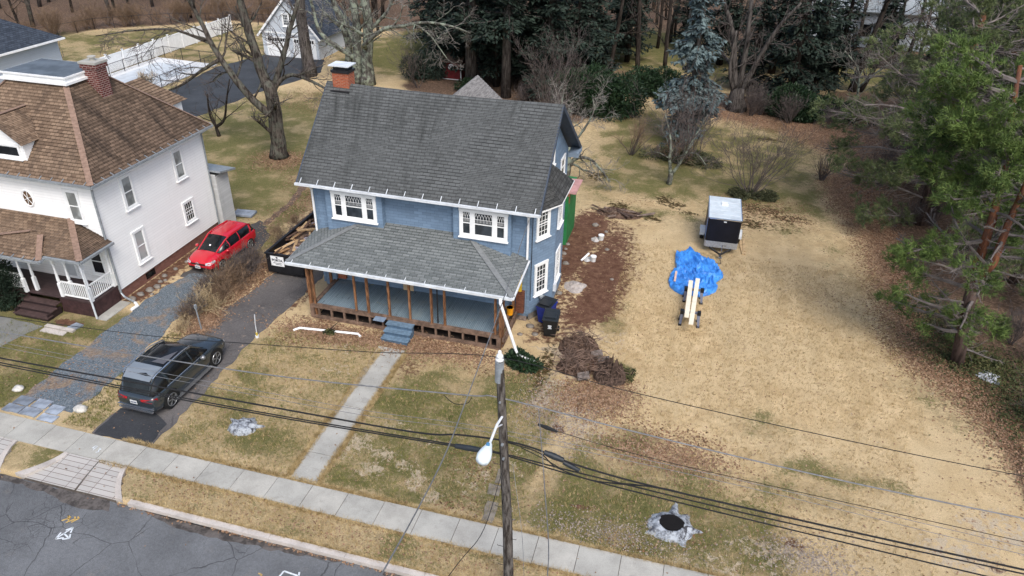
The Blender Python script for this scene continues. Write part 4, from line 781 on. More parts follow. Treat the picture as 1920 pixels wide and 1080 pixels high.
# porch
pf, pxr = 23.95, -27.15
MB().bb((-35.5, pf, .8), (pxr, hy0-.01, .88)).build('porch_floor', simple('brown_porch_floor', (.055, .035, .035), .55, .25, 3, stretch=(1, 8, 1)), H2)
MB().bb((-29.15, pf+.03, 0), (pxr-.02, pf+.08, .8)).bb((pxr-.08, pf+.08, 0), (pxr-.02, hy0-.03, .8)).bb((-35.5, pf+.03, 0), (-31, pf+.08, .8)).build('porch_skirt', simple('maroon_skirt', (.05, .025, .025), .7, .25, 4), H2)
MB().bb((pxr-.0, pf-.1, 0), (pxr+.6, hy0-.1, .04)).build('porch_slab', M['concrete'], H2)
def turned_post(x, y, z0=.88, z1=3.25):
    mb = MB().bb((x-.075, y-.075, z0), (x+.075, y+.075, z0+.75)).lathe((x, y, z0+.75), [(.09, 0), (.05, .06), (.075, .12), (.06, .5), (.045, .95), (.08, 1.0), (.05, 1.06)], 10)
    mb.bb((x-.07, y-.07, z0+1.8), (x+.07, y+.07, z1)); mb.build('porch_post', M['white_paint'], H2)
for x, y in ((pxr-.12, pf+.12), (-28.95, pf+.12), (-30.95, pf-.05), (-30.6, pf+.25), (-28.6, pf+.4), (pxr-.12, hy0-.1)): turned_post(x, y)
ra = MB()
def rail(a, b):
    a, b = Vector(a), Vector(b); k = int((b-a).length/.11); ra.bar(a+Vector((0, 0, .85)), b+Vector((0, 0, .85)), .07, .06); ra.bar(a+Vector((0, 0, .1)), b+Vector((0, 0, .1)), .06, .06)
    for i in range(1, k): p = a.lerp(b, i/k); ra.bb((p.x-.018, p.y-.018, p.z+.1), (p.x+.018, p.y+.018, p.z+.85))
    ra.cut()
rail((-28.85, pf+.12, .88), (pxr-.2, pf+.12, .88)); rail((pxr-.12, pf+.2, .88), (pxr-.12, hy0-.15, .88)); rail((-34.5, pf+.12, .88), (-31.1, pf+.12, .88))
ra.each('porch_railing', M['white_paint'], H2)
fz = MB()
def frieze(a, b):
    a, b = Vector(a), Vector(b); k = int((b-a).length/.1); fz.bar(a, b, .06, .05); fz.bar(a-Vector((0, 0, .28)), b-Vector((0, 0, .28)), .05, .04)
    for i in range(k+1): p = a.lerp(b, i/k); fz.bb((p.x-.015, p.y-.015, p.z-.28), (p.x+.015, p.y+.015, p.z))
    fz.cut()
frieze((-28.95, pf+.1, 3.25), (pxr-.1, pf+.1, 3.25)); frieze((pxr-.1, pf+.1, 3.25), (pxr-.1, hy0-.1, 3.25)); frieze((-30.95, pf-.05, 3.2), (-29.0, pf-.05, 3.2)); frieze((-35, pf-.05, 3.2), (-31.0, pf-.05, 3.2))
fz.each('frieze', M['white_paint'], H2)
ee, ez = 23.6, 3.42
pr = MB(); pr.courses((-36.8, ee, ez), (-26.75, ee, ez), (-28.85, hy0, 4.33), (-36.8, hy0, 4.33), .17, .03)
pr2 = MB(); pr2.courses((-26.75, ee, ez), (-26.75, hy0, ez), (-28.85, hy0, 4.33), (-28.85, hy0, 4.33), .17, .03)
# projecting part over the steps
pr.courses((-33.4, 23.25, ez-.12), (-28.75, 23.25, ez-.12), (-29.7, 24.55, 4.0), (-32.4, 24.55, 4.0), .17, .03)
pr.courses((-28.75, 23.25, ez-.12), (-28.75, 23.6, ez+.02), (-29.75, 24.6, 4.0), (-29.75, 24.6, 4.0), .17, .03)
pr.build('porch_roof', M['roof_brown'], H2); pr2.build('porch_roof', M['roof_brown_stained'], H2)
cp = MB(); caps(cp, (-26.75, ee, ez), (-28.85, hy0, 4.33), .28, .03); caps(cp, (-28.75, 23.25, ez-.12), (-29.5, 24.4, 3.95), .26, .04); caps(cp, (-33.0, 23.8, 3.6), (-30.2, 24.5, 4.03), .2, .04); cp.each('hip_cap', M['cap_brown'], H2)
gt = MB(); gt.bar((-28.7, ee-.07, ez-.06), (-26.68, ee-.07, ez-.06), .12, .11); gt.bar((-26.68, ee-.07, ez-.06), (-26.68, hy0, ez-.06), .12, .11); gt.bar((-36.8, 23.18, ez-.18), (-28.7, 23.18, ez-.18), .12, .11); gt.bar((-28.7, 23.18, ez-.18), (-28.7, 23.53, ez-.1), .12, .11)
for k in range(12): gt.bar((-29-k*.6, 23.12, ez-.1), (-29-k*.6, 23.35, ez-.02), .03, .03)
gt.build('gutter', M['grey_metal'], H2)
MB().bb((-36.6, ee+.05, ez-.12), (-26.8, hy0-.02, ez-.08)).build('porch_ceiling', M['white_paint'], H2)
MB().tube([(-26.75, 23.5, ez-.1), (-27.0, 23.75, 3.1), (-27.02, 23.8, .1)], .045, 6).build('downspout', M['gutter'], H2)
dr_ = MB().bb((-30.3, hy0-.05, .9), (-29.35, hy0-.015, 2.95)).build('front_door', M['white_paint'], H2)
MB().bb((-30.15, hy0-.065, 1.05), (-29.5, hy0-.05, 1.8)).cut().bb((-30.15, hy0-.065, 1.95), (-29.5, hy0-.05, 2.8)).each('door_panel', simple('door_panel', (.5, .52, .53), .5, .05), dr_)
MB().bb((-28.97, hy0-.12, 2.15), (-28.72, hy0-.03, 2.45)).build('mailbox', M['black_metal'], H2)
st = thing('porch_steps', 'dark brown wooden steps up to the white house porch', 'steps', (-30.1, 23.5, 0))
tr_ = MB(); 
for k in range(3): tr_.bb((-31.15, 22.95+k*.32, .2+k*.2-.05), (-29.1, 23.33+k*.32, .2+k*.2)).cut()
tr_.each('tread', simple('brown_tread', (.07, .045, .042), .6, .25, 5), st)
MB().bb((-31.1, 23.0, 0), (-29.15, 23.05, .15)).bb((-31.1, 23.32, 0), (-29.15, 23.37, .35)).bb((-31.1, 23.64, 0), (-29.15, 23.69, .55)).bb((-31.12, 23.05, 0), (-31.06, 23.9, .35)).bb((-29.2, 23.05, 0), (-29.14, 23.9, .35)).build('riser', simple('dark_riser', (.03, .018, .018), .7, .2), st)
tag(MB().bb((-28.95, 22.55, 0), (-27.35, 22.75, .1)).bb((-28.9, 22.2, 0), (-27.6, 22.5, .05)).build('stone_edging', M['concrete_pale']), 'pale concrete edging beside the white house steps', 'edging')
tag(MB().prism([(-27.9, 22.75), (-27.4, 22.7), (-27.3, 23.2), (-27.75, 23.25)], 0, .08).build('slate_slab', M['flag']), 'blue slate slab on bare soil by the white house porch', 'paver')
# ================= grey house at far left =================
H3 = thing('house', 'pale grey clapboard house with dark blue-grey roof at the left edge', 'house', (-64, 54, 0))
wl = MB(); wall(wl, (-70, 52.5), (-62, 52.5), 0, 3.4); wall(wl, (-62, 52.5), (-62, 60), 0, 3.4); wl.bb((-70, 52.52, 0), (-62.02, 59.9, 3.38)); wl.build('wall', M['grey_siding'], H3)
rf = MB(); rf.courses((-70.5, 51.8, 3.4), (-61.5, 51.8, 3.4), (-64, 56, 5.8), (-70.5, 56, 5.8), .2, .015); rf.courses((-61.5, 51.8, 3.4), (-61.5, 60.4, 3.4), (-64, 56, 5.8), (-64, 56, 5.8), .2, .015); rf.courses((-61.5, 60.4, 3.4), (-70.5, 60.4, 3.4), (-70.5, 56, 5.8), (-64, 56, 5.8), .2, .015)
rf.build('roof', M['roof_slate'], H3)
g3 = MB().bar((-70.5, 51.7, 3.3), (-61.4, 51.7, 3.3), .15, .16).bar((-61.4, 51.7, 3.3), (-61.4, 60.4, 3.3), .15, .16); g3.tube([(-61.5, 51.8, 3.2), (-61.9, 52.3, 2.8), (-61.9, 52.3, 0)], .06, 6); g3.build('gutter', M['white_paint'], H3)
# ================= garage =================
G1 = thing('garage', 'white two-door garage with steep gable and dark roof', 'garage', (-44.2, 73, 0))
gx0, gx1, gxm, gy0, gy1 = -47.6, -40.9, -44.1, 73.0, 81; ge, gp = 2.5, 6.3
wl = MB(); wall(wl, (gx0, gy0), (gx1, gy0), 0, ge); wl.courses((gx0, gy0, ge), (gx1, gy0, ge), (gxm, gy0, gp), (gxm, gy0, gp), .18, .014)
wall(wl, (gx1, gy0), (gx1, gy1), 0, ge); wall(wl, (gx0, gy1), (gx0, gy0), 0, ge); wl.build('wall', siding_mat('garage_siding', (.52, .56, .6), .18, 0, (.4, .43, .45), .2, .04), G1)
rf = MB(); rf.courses((gx1+.4, gy0-.3, ge-.35), (gx1+.4, gy1, ge-.35), (gxm, gy1, gp+.12), (gxm, gy0-.3, gp+.12), .2, .02); rf.courses((gx0-.4, gy1, ge-.35), (gx0-.4, gy0-.3, ge-.35), (gxm, gy0-.3, gp+.12), (gxm, gy1, gp+.12), .2, .02); rf.build('roof', M['roof_slate'], G1)
rk = MB(); rk.bar((gx1+.4, gy0-.3, ge-.45), (gxm, gy0-.3, gp), .06, .2); rk.bar((gx0-.4, gy0-.3, ge-.45), (gxm, gy0-.3, gp), .06, .2); rk.bar((gx0, gy0-.02, ge), (gx1, gy0-.02, ge), .05, .18); rk.build('rake_board', M['white_paint'], G1)
for x in (-47.1, -43.9):
    d_ = MB().bb((x, gy0-.06, 0), (x+2.7, gy0-.03, 2.1)); d_.bb((x+1.32, gy0-.09, 0), (x+1.38, gy0-.06, 1.55)); dd = d_.build('garage_door', M['white_paint'], G1)
    w2 = MB(); 
    for q in range(2):
        for k in range(4): w2.bb((x+.18+q*1.25+k*.28, gy0-.075, 1.62), (x+.4+q*1.25+k*.28, gy0-.065, 1.95))
    w2.build('pane', M['black_glass'], dd)
window(G1, (-44.75, gy0, 3.35), (1, 0, 0), (0, -1, 0), 1.3, 1.1, cols=3, mull=[(0, .6), (.7, 1.3)], rows=4)
MB().bb((-44.3, gy0-.25, 2.5), (-44.1, gy0-.1, 2.75)).build('wall_lamp', M['black_metal'], G1)
# red shed
S1 = thing('shed', 'small dark red shed with brown roof under the conifers', 'shed', (-24.9, 71, 0))
MB().bb((-25.85, 70.4, 0), (-23.9, 72.6, 1.75)).build('wall', simple('barn_red', (.16, .02, .022), .7, .2, 4), S1)
MB().slab([(-26.05, 70.1, 1.75), (-23.7, 70.1, 1.75), (-23.7, 71.5, 2.6), (-26.05, 71.5, 2.6)], .08).slab([(-23.7, 72.9, 1.75), (-26.05, 72.9, 1.75), (-26.05, 71.5, 2.6), (-23.7, 71.5, 2.6)], .08).build('roof', simple('shed_roof', (.11, .075, .055), .9, .3, 3), S1)
MB().bb((-26, 70.34, 1.68), (-23.75, 70.39, 1.78)).bb((-23.98, 70.35, 0), (-23.88, 70.39, 1.68)).bb((-25.9, 70.34, 0), (-23.9, 70.39, .07)).build('trim', M['white_paint'], S1)
wr = MB(); c0 = Vector((-24.95, 70.36, 1.25)); wr.tube([c0+Vector((.25*math.cos(k*math.pi/8), 0, .25*math.sin(k*math.pi/8))) for k in range(17)], .06, 6, False)
for k in range(4): a = k*math.pi/4; wr.tube([c0+Vector((.22*math.cos(a), 0, .22*math.sin(a))), c0-Vector((.22*math.cos(a), 0, .22*math.sin(a)))], .02, 4)
wr.build('round_ornament', M['white_paint'], S1)
# far building behind the dark fence
B1 = thing('building', 'long pale grey building half hidden behind the hemlock at the back', 'building', (18, 104, 0))
MB().bb((11.5, 101, 0), (40, 112, 4.2)).build('wall', M['grey_siding'], B1)
MB().slab([(11, 100.5, 4.2), (40.5, 100.5, 4.2), (40.5, 106.5, 6.4), (11, 106.5, 6.4)], .15).slab([(40.5, 112.5, 4.2), (11, 112.5, 4.2), (11, 106.5, 6.4), (40.5, 106.5, 6.4)], .15).build('roof', simple('pale_roof', (.3, .33, .34), .7, .1), B1)
for k in range(6): MB().bb((13+k*4, 100.94, 1.3), (14.3+k*4, 100.98, 2.7)).build('window', M['black_glass'], B1)
B2 = thing('building', 'grey house far beyond the white vinyl fence at the top', 'building', (-72, 104, 0))
MB().bb((-80, 104, 0), (-66, 112, 3.2)).build('wall', M['grey_siding'], B2)
MB().slab([(-80.6, 103.4, 3.2), (-65.4, 103.4, 3.2), (-65.4, 108, 5.4), (-80.6, 108, 5.4)], .15).build('roof', simple('brown_far_roof', (.12, .09, .08), .8, .2), B2)
for k in range(4): MB().bb((-79+k*3.2, 103.94, 1.1), (-77.8+k*3.2, 103.98, 2.2)).build('window', M['black_glass'], B2)
# ---- fences ----
F1 = thing('fence', 'long white vinyl fence running away behind the pool', 'fence', (-57.7, 70, 0))
fp, fs = MB(), MB(); y = 54.0
while y < 82.2:
    yy = min(y+2.35, 82.3); fp.bb((-57.74, y+.06, .08), (-57.68, yy-.06, 1.66)); fp.bb((-57.76, y+.06, 1.6), (-57.66, yy-.06, 1.72)).cut(); fs.bb((-57.78, y-.06, 0), (-57.64, y+.06, 1.84)); fs.bb((-57.81, y-.09, 1.84), (-57.61, y+.09, 1.9)).cut(); y += 2.35
fp.each('panel', M['white_paint'], F1); fs.each('post', M['white_paint'], F1)
def chain_fence(name, pts, label, h=1.2, sp=2.2, mesh=True):
    T = thing(name, label, 'fence', (*pts[0], 0)); po, me_, tp = MB(), MB(), MB()
    for i in range(len(pts)-1):
        a, b = Vector((*pts[i], 0)), Vector((*pts[i+1], 0)); L = (b-a).length; k = max(1, round(L/sp))
        for j in range(k+1): p = a.lerp(b, j/k); po.cyl((p.x, p.y), .035, 0, h+.05, 6).cut()
        tp.bar(a+Vector((0, 0, h)), b+Vector((0, 0, h)), .04, .04).cut()
        if mesh:
            u = (b-a).normalized(); n_ = int(L/.22)
            for j in range(-6, n_):
                for s in (0, 1):
                    x0, x1 = (j*.22, j*.22+h) if s == 0 else (j*.22+h, j*.22)
                    z0, z1 = 0, h
                    def cl(xa, za, xb, zb_):
                        if xa < 0: za = za+(zb_-za)*(0-xa)/(xb-xa); xa = 0
                        if xa > L: za = za+(zb_-za)*(L-xa)/(xb-xa); xa = L
                        return xa, za
                    if max(x0, x1) < 0 or min(x0, x1) > L: continue
                    a1 = cl(x0, z0, x1, z1); b1 = cl(x1, z1, x0, z0); me_.bar(a+u*a1[0]+Vector((0, 0, a1[1])), a+u*b1[0]+Vector((0, 0, b1[1])), .008, .008)
    po.each('post', M['black_metal'], T); tp.each('top_rail', M['black_metal'], T)
    if mesh: me_.build('wire_mesh', M['black_metal'], T)
chain_fence('chain_link_fence', [(-49.7, 56.2), (-49.7, 67.6), (-56.8, 68.3), (-56.8, 58)], 'black chain-link fence around the covered pool')
chain_fence('chain_link_fence', [(-76.5, 66), (-73.3, 77), (-67, 83), (-61, 85.5), (-52, 87)], 'dark wire fence along the edge of the left woods', 1.3, 2.4, False)
pool = thing('swimming_pool', 'in-ground swimming pool under a pale grey winter cover', 'pool', (-53.5, 62, 0))
MB().prism([(-57.5, 54.5), (-49.9, 54.5), (-49.9, 67.5), (-57.5, 68)], .01, .05).build('deck', simple('pool_deck', (.66, .67, .67), .7, .08), pool)
MB().prism([(-56.1, 57), (-51, 57), (-51, 66), (-56.1, 66)], .05, .1).build('cover', simple('pool_cover', (.5, .54, .565), .5, .12, 1.0), pool)
F2 = thing('fence', 'dark brown board fence in front of the white building', 'fence', (14, 90, 0))
MB().bar((3, 87.6, .85), (30, 92.2, .85), .06, 1.6).build('panel', simple('dark_fence', (.035, .028, .024), .8, .3, 3), F2)
po = MB(); 
for k in range(13): po.bb((3+k*2.25-.06, 87.5+k*.383-.06, 0), (3+k*2.25+.06, 87.5+k*.383+.06, 1.8)).cut()
po.each('post', M['bark_dark'], F2)
sheet('rear_driveway', [(-48.3,55),(-41.6,51.2),(-40.6,59.8),(-39,65.2),(-38.4,68.5),(-40.5,73.2),(-47.6,73.0),(-49.5,66.7)], .012, asphalt_mat('rear_drive_asphalt', (.045, .05, .056), .2, .2), .03, .1, .6)
sheet('rear_driveway', [(-50.5,44),(-44,41.5),(-41.55,51.3),(-48.35,55.1)], .008, asphalt_mat('rear_drive_asphalt_b', (.045, .05, .056), .2, .2), .03, .1, .6)
# ================= cars =================
def paint(name, col, rough=.25, metal=.0, coat=1): return simple(name, col, rough, .03, 1, metal, .5, 0, coat)
def car(name, label, loc, rz, L, W, st, cab, wb, rw, paint_m, roof_m, cat='car', cladding=None, wagon=True):
    """st: stations along the length (y, half width, sill z, belt z, centre z); cab: glasshouse (y, half width bottom, half width top, z bottom, z top)."""
    T = thing(name, label, cat, loc, rz, None, True)
    b = MB(); m = 13; rings = []
    for y, hw, zs, zb, zc in st:
        prof = [(0, zs), (hw*.8, zs), (hw*.96, zs+.06), (hw, zs+.2), (hw*1.0, (zs+zb)/2+.02), (hw*.975, zb-.1), (hw*.90, zb-.01), (hw*.72, (zb+zc)/2+.005), (hw*.38, zc-.005), (0, zc)]
        rings.append([(x, y, z) for x, z in prof]+[(-x, y, z) for x, z in prof[-2:0:-1]])
    n = len(rings[0]); vs = [p for r in rings for p in r]; fs = []
    for i in range(len(rings)-1):
        for k in range(n): k2 = (k+1) % n; fs.append((i*n+k, i*n+k2, (i+1)*n+k2, (i+1)*n+k))
    fs.append(tuple(range(n))[::-1]); fs.append(tuple((len(rings)-1)*n+k for k in range(n)))
    fs = [f[::-1] for f in fs]; b.add(vs, fs)
    body = b.build('body', paint_m, T, smooth=True, subsurf=2)
    # glasshouse
    def house(grow=0, top=0):
        g_ = MB(); R_ = []
        for y, hb, ht, z0, z1 in cab:
            R_.append([(-hb, y, z0), (-hb*.985, y, z0+(z1-z0)*.35), (-ht-.02, y, z1-(z1-z0)*.12), (-ht*.9, y, z1), (0, y, z1+.02*min(1, (z1-z0)*2)), (ht*.9, y, z1), (ht+.02, y, z1-(z1-z0)*.12), (hb*.985, y, z0+(z1-z0)*.35), (hb, y, z0)])
        vs = [p for r in R_ for p in r]; k = len(R_[0]); fs = []
        for i in range(len(R_)-1):
            for j in range(k-1): fs.append((i*k+j, (i+1)*k+j, (i+1)*k+j+1, i*k+j+1))
        fs.append(tuple(range(k))); fs.append(tuple((len(R_)-1)*k+j for j in range(k))[::-1])
        return g_.add(vs, fs)
    house().build('glass', M['black_glass'], T, smooth=True)
    # roof skin and pillars in body colour
    tops = [c for c in cab if c[4] > max(q[4] for q in cab)-.09]; y0, y1 = tops[0][0], tops[-1][0]
    rfm = MB(); cols_ = [-1, -.92, -.5, 0, .5, .92, 1]; rows_ = []
    for y, hb, ht, z0, z1 in tops:
        rows_.append([(ht*c*1.0, y, z1+.03-.035*abs(c)**3-(.03 if abs(c) == 1 else 0)) for c in cols_])
    vs = [p for r in rows_ for p in r]; k = len(cols_); fs = [(i*k+j, i*k+j+1, (i+1)*k+j+1, (i+1)*k+j) for i in range(len(rows_)-1) for j in range(k-1)]
    rfm.add(vs, fs); rfm.build('roof', roof_m, T, smooth=True)
    pl = MB()
    for s in (-1, 1):
        for i in range(len(cab)-1):
            y, hb, ht, z0, z1 = cab[i]; y2, hb2, ht2, z02, z12 = cab[i+1]
            a = (s*(ht+.02), y, z1-.02); b2 = (s*(ht2+.02), y2, z12-.02)
            pl.bar(a, b2, .07, .05)
        # pillars between side windows
    side = MB()
    def side_pt(y, t, s, off=.012):
        for i in range(len(cab)-1):
            if cab[i][0] <= y <= cab[i+1][0]:
                u = (y-cab[i][0])/(cab[i+1][0]-cab[i][0]); v = [cab[i][q]*(1-u)+cab[i+1][q]*u for q in range(5)]
                z = v[3]+(v[4]-v[3])*t; hw = v[1]*.985+(v[2]+.02-v[1]*.985)*max(0, (t-.35)/.53) if t > .35 else v[1]*(1-.015*t/.35)
                return (s*(hw+off), y, z)
    for s in (-1, 1):
        for (ya, yb2, w_) in PILLARS:
            p = [side_pt(ya+(yb2-ya)*t, t, s) for t in (0, .35, .6, .9)]
            for i in range(3): pl.bar(p[i], p[i+1], w_, .02, (s, 0, 0))
    pl.build('pillar', paint_m, T)
    # wheels, arches
    tr = W/2-.13
    for yw in (-wb/2+WO, wb/2+WO):
        for s in (-1, 1):
            t_ = MB().tube([(s*(tr-.11), yw, rw), (s*(tr+.10), yw, rw)], rw, 28); t_.tube([(s*(tr+.10), yw, rw), (s*(tr+.125), yw, rw)], [rw*.97, rw*.88], 28)
            wh = t_.build('wheel', M['rubber'], T)
            r_ = MB(); xr_ = s*(tr+.128); rr = rw*.70
            r_.tube([(xr_-s*.0+0*math.cos(a), yw+rr*math.cos(a), rw+rr*math.sin(a)) for a in [q*math.pi/12 for q in range(25)]], .022, 6, False)
            for q in range(5):
                for dq in (-.13, .13):
                    a = q*2*math.pi/5+.3; r_.bar((xr_, yw+.05*math.cos(a), rw+.05*math.sin(a)), (xr_, yw+rr*math.cos(a+dq), rw+rr*math.sin(a+dq)), .03, .045, (1, 0, 0))
            r_.tube([(xr_-s*.02, yw, rw), (xr_+s*.01, yw, rw)], .06, 10); r_.build('rim', M['alloy'], wh)
            a_ = MB(); na = 12; r1, r2 = rw*1.05, rw*1.22
            for q in range(na):
                a0, a1 = math.pi*(q/na)*1.16-.25, math.pi*((q+1)/na)*1.16-.25
                P = lambda r, a, x: (x, yw+r*math.cos(a), rw+r*math.sin(a)); xo, xi = s*(W/2+.012), s*(W/2-.2)
                f4 = [P(r1, a0, xo), P(r2, a0, xo-s*.02), P(r2, a1, xo-s*.02), P(r1, a1, xo)]; a_.add(f4, [(0, 1, 2, 3)])
                a_.add([P(r1, a0, xo), P(r1, a1, xo), P(r1, a1, xi), P(r1, a0, xi)], [(0, 1, 2, 3)])
            a_.build('wheel_arch', cladding or paint_m, T)
            MB().tube([(s*(W/2-.3), yw, rw), (s*(W/2+.004), yw, rw)], rw*1.06, 24).build('wheel_well', M['black_plastic'], T)
    return T
M['alloy'] = simple('alloy', (.28, .29, .3), .3, .1, 5, metal=.7)
M['chrome'] = simple('chrome', (.55, .57, .6), .15, .05, 5, metal=.9)
M['tail_red'] = simple('tail_lamp', (.35, .008, .012), .15, .2, 8, spec=.7)
M['lamp_clear'] = simple('headlamp_lens', (.5, .52, .55), .12, .2, 9, spec=.8)
M['suv_paint'] = paint('slate_paint', (.028, .038, .046), .22, .2)
M['suv_roof'] = paint('slate_roof_paint', (.25, .28, .3), .25, .3)
M['red_paint'] = paint('red_paint', (.52, .008, .022), .25)
plate_m = simple('plate', (.6, .62, .62), .5, .1, 3)
def plate(T, y, z, s):
    p = MB().bb((-.16, y-.01, z-.08), (.16, y+.01, z+.08)).build('number_plate', plate_m, T)
    q = MB()
    for k, w_ in enumerate((.03, .03, .015, .03, .03, .03)): q.bb((-.12+k*.042, y+s*.011, z-.035), (-.12+k*.042+w_, y+s*.014, z+.03))
    q.build('plate_characters', simple('plate_ink', (.03, .05, .12), .6, .1), p)
# large SUV, nose towards the garage end (+Y)
WO = -.02; PILLARS = [(-1.33, -1.48, .1), (.12, .06, .07)]
HL = 2.46
st = [(-2.46, .70, .42, .80, .84), (-2.42, .86, .34, .98, 1.0), (-2.25, .945, .27, 1.05, 1.08), (-1.6, .975, .25, 1.10, 1.10), (-.6, .975, .25, 1.07, 1.08), (.5, .975, .25, 1.05, 1.07), (1.05, .97, .25, 1.03, 1.14), (1.6, .96, .26, .99, 1.09), (2.1, .93, .28, .92, 1.0), (2.36, .86, .32, .82, .88), (2.45, .74, .4, .68, .72)]
cab = [(-2.28, .80, .60, 1.04, 1.10), (-2.05, .87, .66, 1.05, 1.52), (-1.85, .885, .675, 1.05, 1.70), (-1.2, .90, .69, 1.04, 1.755), (-.4, .905, .69, 1.03, 1.77), (.1, .90, .68, 1.03, 1.74), (.42, .89, .65, 1.02, 1.66), (1.18, .86, .58, 1.04, 1.10)]
T = car('parked_suv', 'dark slate SUV with black panoramic roof parked on the asphalt driveway', (-20.3, 20.85, .015), math.radians(-1), 4.92, 1.95, st, cab, 3.0, .39, M['suv_paint'], M['black_glass'], 'SUV', M['black_plastic'])
MB().slab([(-.62, -2.08, 1.62), (.62, -2.08, 1.62), (.67, -1.75, 1.79), (.67, -1.3, 1.815), (-.67, -1.3, 1.815), (-.67, -1.75, 1.79)], .03).build('rear_roof', M['suv_roof'], T)
r = MB()
for s in (-1, 1): r.tube([(s*.70, -1.95, 1.70), (s*.74, -1.75, 1.79), (s*.745, -1.0, 1.83), (s*.74, -.2, 1.84), (s*.70, .35, 1.74), (s*.67, .5, 1.66)], .024, 6).cut()
r.each('roof_rail', M['chrome'], T)
r = MB()
for s in (-1, 1): r.tube([(s*.945, -1.55, 1.10), (s*.925, -.8, 1.075), (s*.925, 0, 1.065), (s*.915, .75, 1.06)], .02, 5).cut()
r.each('window_trim', M['chrome'], T)
for s in (-1, 1):
    MB().bb((s*.9, -1.35, .24), (s*1.06, 1.05, .29)).build('running_board', M['alloy'], T)
    MB().add([(s*.30, -2.445, .93), (s*.80, -2.40, .97), (s*.93, -2.22, .99), (s*.93, -2.18, .86), (s*.80, -2.44, .82), (s*.35, -2.475, .85)], [(0, 1, 2, 3, 4, 5)]).build('tail_lamp', M['tail_red'], T)
    MB().lathe((s*1.04, .62, 1.02), [(.02, -.07), (.1, -.05), (.12, .03), (.07, .1), (.01, .12)], 8).build('wing_mirror', M['alloy'], T, smooth=True)
    for y in (-1.0, .1): MB().bar((s*.965, y, .98), (s*.985, y+.2, .985), .03, .03).build('door_handle', M['chrome'], T)
    MB().add([(s*.78, 2.36, .78), (s*.93, 2.1, .82), (s*.93, 2.05, .72), (s*.8, 2.4, .66)], [(0, 1, 2, 3)]).build('headlight', M['lamp_clear'], T)
MB().add([(-.62, -2.29, 1.09), (.62, -2.29, 1.09), (.56, -2.06, 1.52), (-.56, -2.06, 1.52)], [(0, 1, 2, 3)]).build('rear_window', M['black_glass'], T)
MB().bb((-.8, -2.52, .36), (.8, -2.44, .42)).bb((-.85, -2.49, .5), (.85, -2.43, .53)).build('bumper_trim', M['chrome'], T)
MB().bar((-.25, -2.28, 1.12), (.15, -2.24, 1.2), .02, .02).build('rear_wiper', M['black_plastic'], T)
plate(T, -2.5, .78, -1)
MB().add([(-.58, -1.1, 1.802), (.0, -1.1, 1.81), (.55, -.15, 1.805), (.58, -1.1, 1.802)], [(0, 1, 2, 3)]).build('sunroof_blind', simple('grey_blind', (.10, .10, .11), .3, .05), T)
# red wagon, nose towards the street (-Y in the world): built nose at +Y and turned
WO = -.0; PILLARS = [(-1.55, -1.72, .12), (-.55, -.6, .05), (.35, .32, .06)]
st = [(-2.13, .68, .4, .78, .82), (-2.09, .82, .33, .92, .94), (-1.9, .87, .26, .98, 1.0), (-1.2, .895, .22, .98, 1.0), (0, .9, .22, .95, .97), (.7, .895, .22, .93, .99), (1.15, .885, .23, .90, .99), (1.65, .86, .25, .82, .92), (1.98, .79, .28, .70, .80), (2.12, .66, .34, .56, .62)]
cab = [(-2.05, .74, .55, .94, .98), (-1.85, .80, .60, .95, 1.33), (-1.6, .815, .62, .95, 1.44), (-.8, .83, .63, .94, 1.45), (-.1, .835, .63, .93, 1.45), (.15, .83, .61, .92, 1.42), (.38, .82, .58, .92, 1.34), (1.2, .78, .55, .95, .97)]
T = car('parked_car', 'bright red station wagon beside the white house, nose towards the street', (-24.95, 31.25, .015), math.radians(178), 4.27, 1.8, st, cab, 2.62, .32, M['red_paint'], M['red_paint'], 'car')
r = MB()
for s in (-1, 1): r.tube([(s*.6, -1.55, 1.45), (s*.63, -1.0, 1.48), (s*.63, -.3, 1.49), (s*.6, .05, 1.45)], .02, 6).cut()
r.each('roof_rail', M['red_paint'], T)
for s in (-1, 1):
    MB().add([(s*.45, 2.075, .70), (s*.70, 1.97, .76), (s*.84, 1.72, .82), (s*.85, 1.74, .70), (s*.72, 2.05, .60), (s*.48, 2.12, .60)], [(0, 1, 2, 3, 4, 5)]).build('headlight', M['lamp_clear'], T)
    MB().lathe((s*.98, .78, .93), [(.02, -.06), (.09, -.04), (.11, .03), (.06, .09), (.01, .1)], 8).build('wing_mirror', M['red_paint'], T, smooth=True)
    MB().add([(s*.5, -2.135, .86), (s*.78, -2.08, .88), (s*.78, -2.1, .72), (s*.5, -2.15, .72)], [(0, 1, 2, 3)]).build('tail_lamp', M['tail_red'], T)
MB().add([(-.45, 2.125, .66), (.45, 2.125, .66), (.45, 2.13, .58), (-.45, 2.13, .58)], [(0, 1, 2, 3)]).bb((-.6, 2.13, .34), (.6, 2.14, .44)).build('grille', M['black_plastic'], T)
MB().tube([(.085*math.cos(k*math.pi/8), 2.16, .66+.085*math.sin(k*math.pi/8)) for k in range(17)], .014, 5, False).bar((-.05, 2.16, .72), (-.02, 2.16, .60), .014, .014).bar((-.02, 2.16, .6), (0, 2.16, .66), .014, .014).bar((0, 2.16, .66), (.02, 2.16, .6), .014, .014).bar((.02, 2.16, .6), (.05, 2.16, .72), .014, .014).build('badge', M['chrome'], T)
plate(T, 2.17, .47, 1)
MB().add([(-.76, 1.16, 1.0), (-.70, 1.19, 1.0), (-.53, .52, 1.40), (-.60, .5, 1.38)], [(0, 1, 2, 3)]).build('windscreen_reflection_strip', M['lamp_clear'], T) if False else None
MB().bar((0, -1.2, 1.52), (0, -1.4, 1.6), .03, .02).build('aerial', M['red_paint'], T)
MB().slab([(-.05, .93, 1.14), (.05, .93, 1.14), (.05, .86, 1.2), (-.05, .86, 1.2)], .01).build('sticker', M['white_paint'], T)
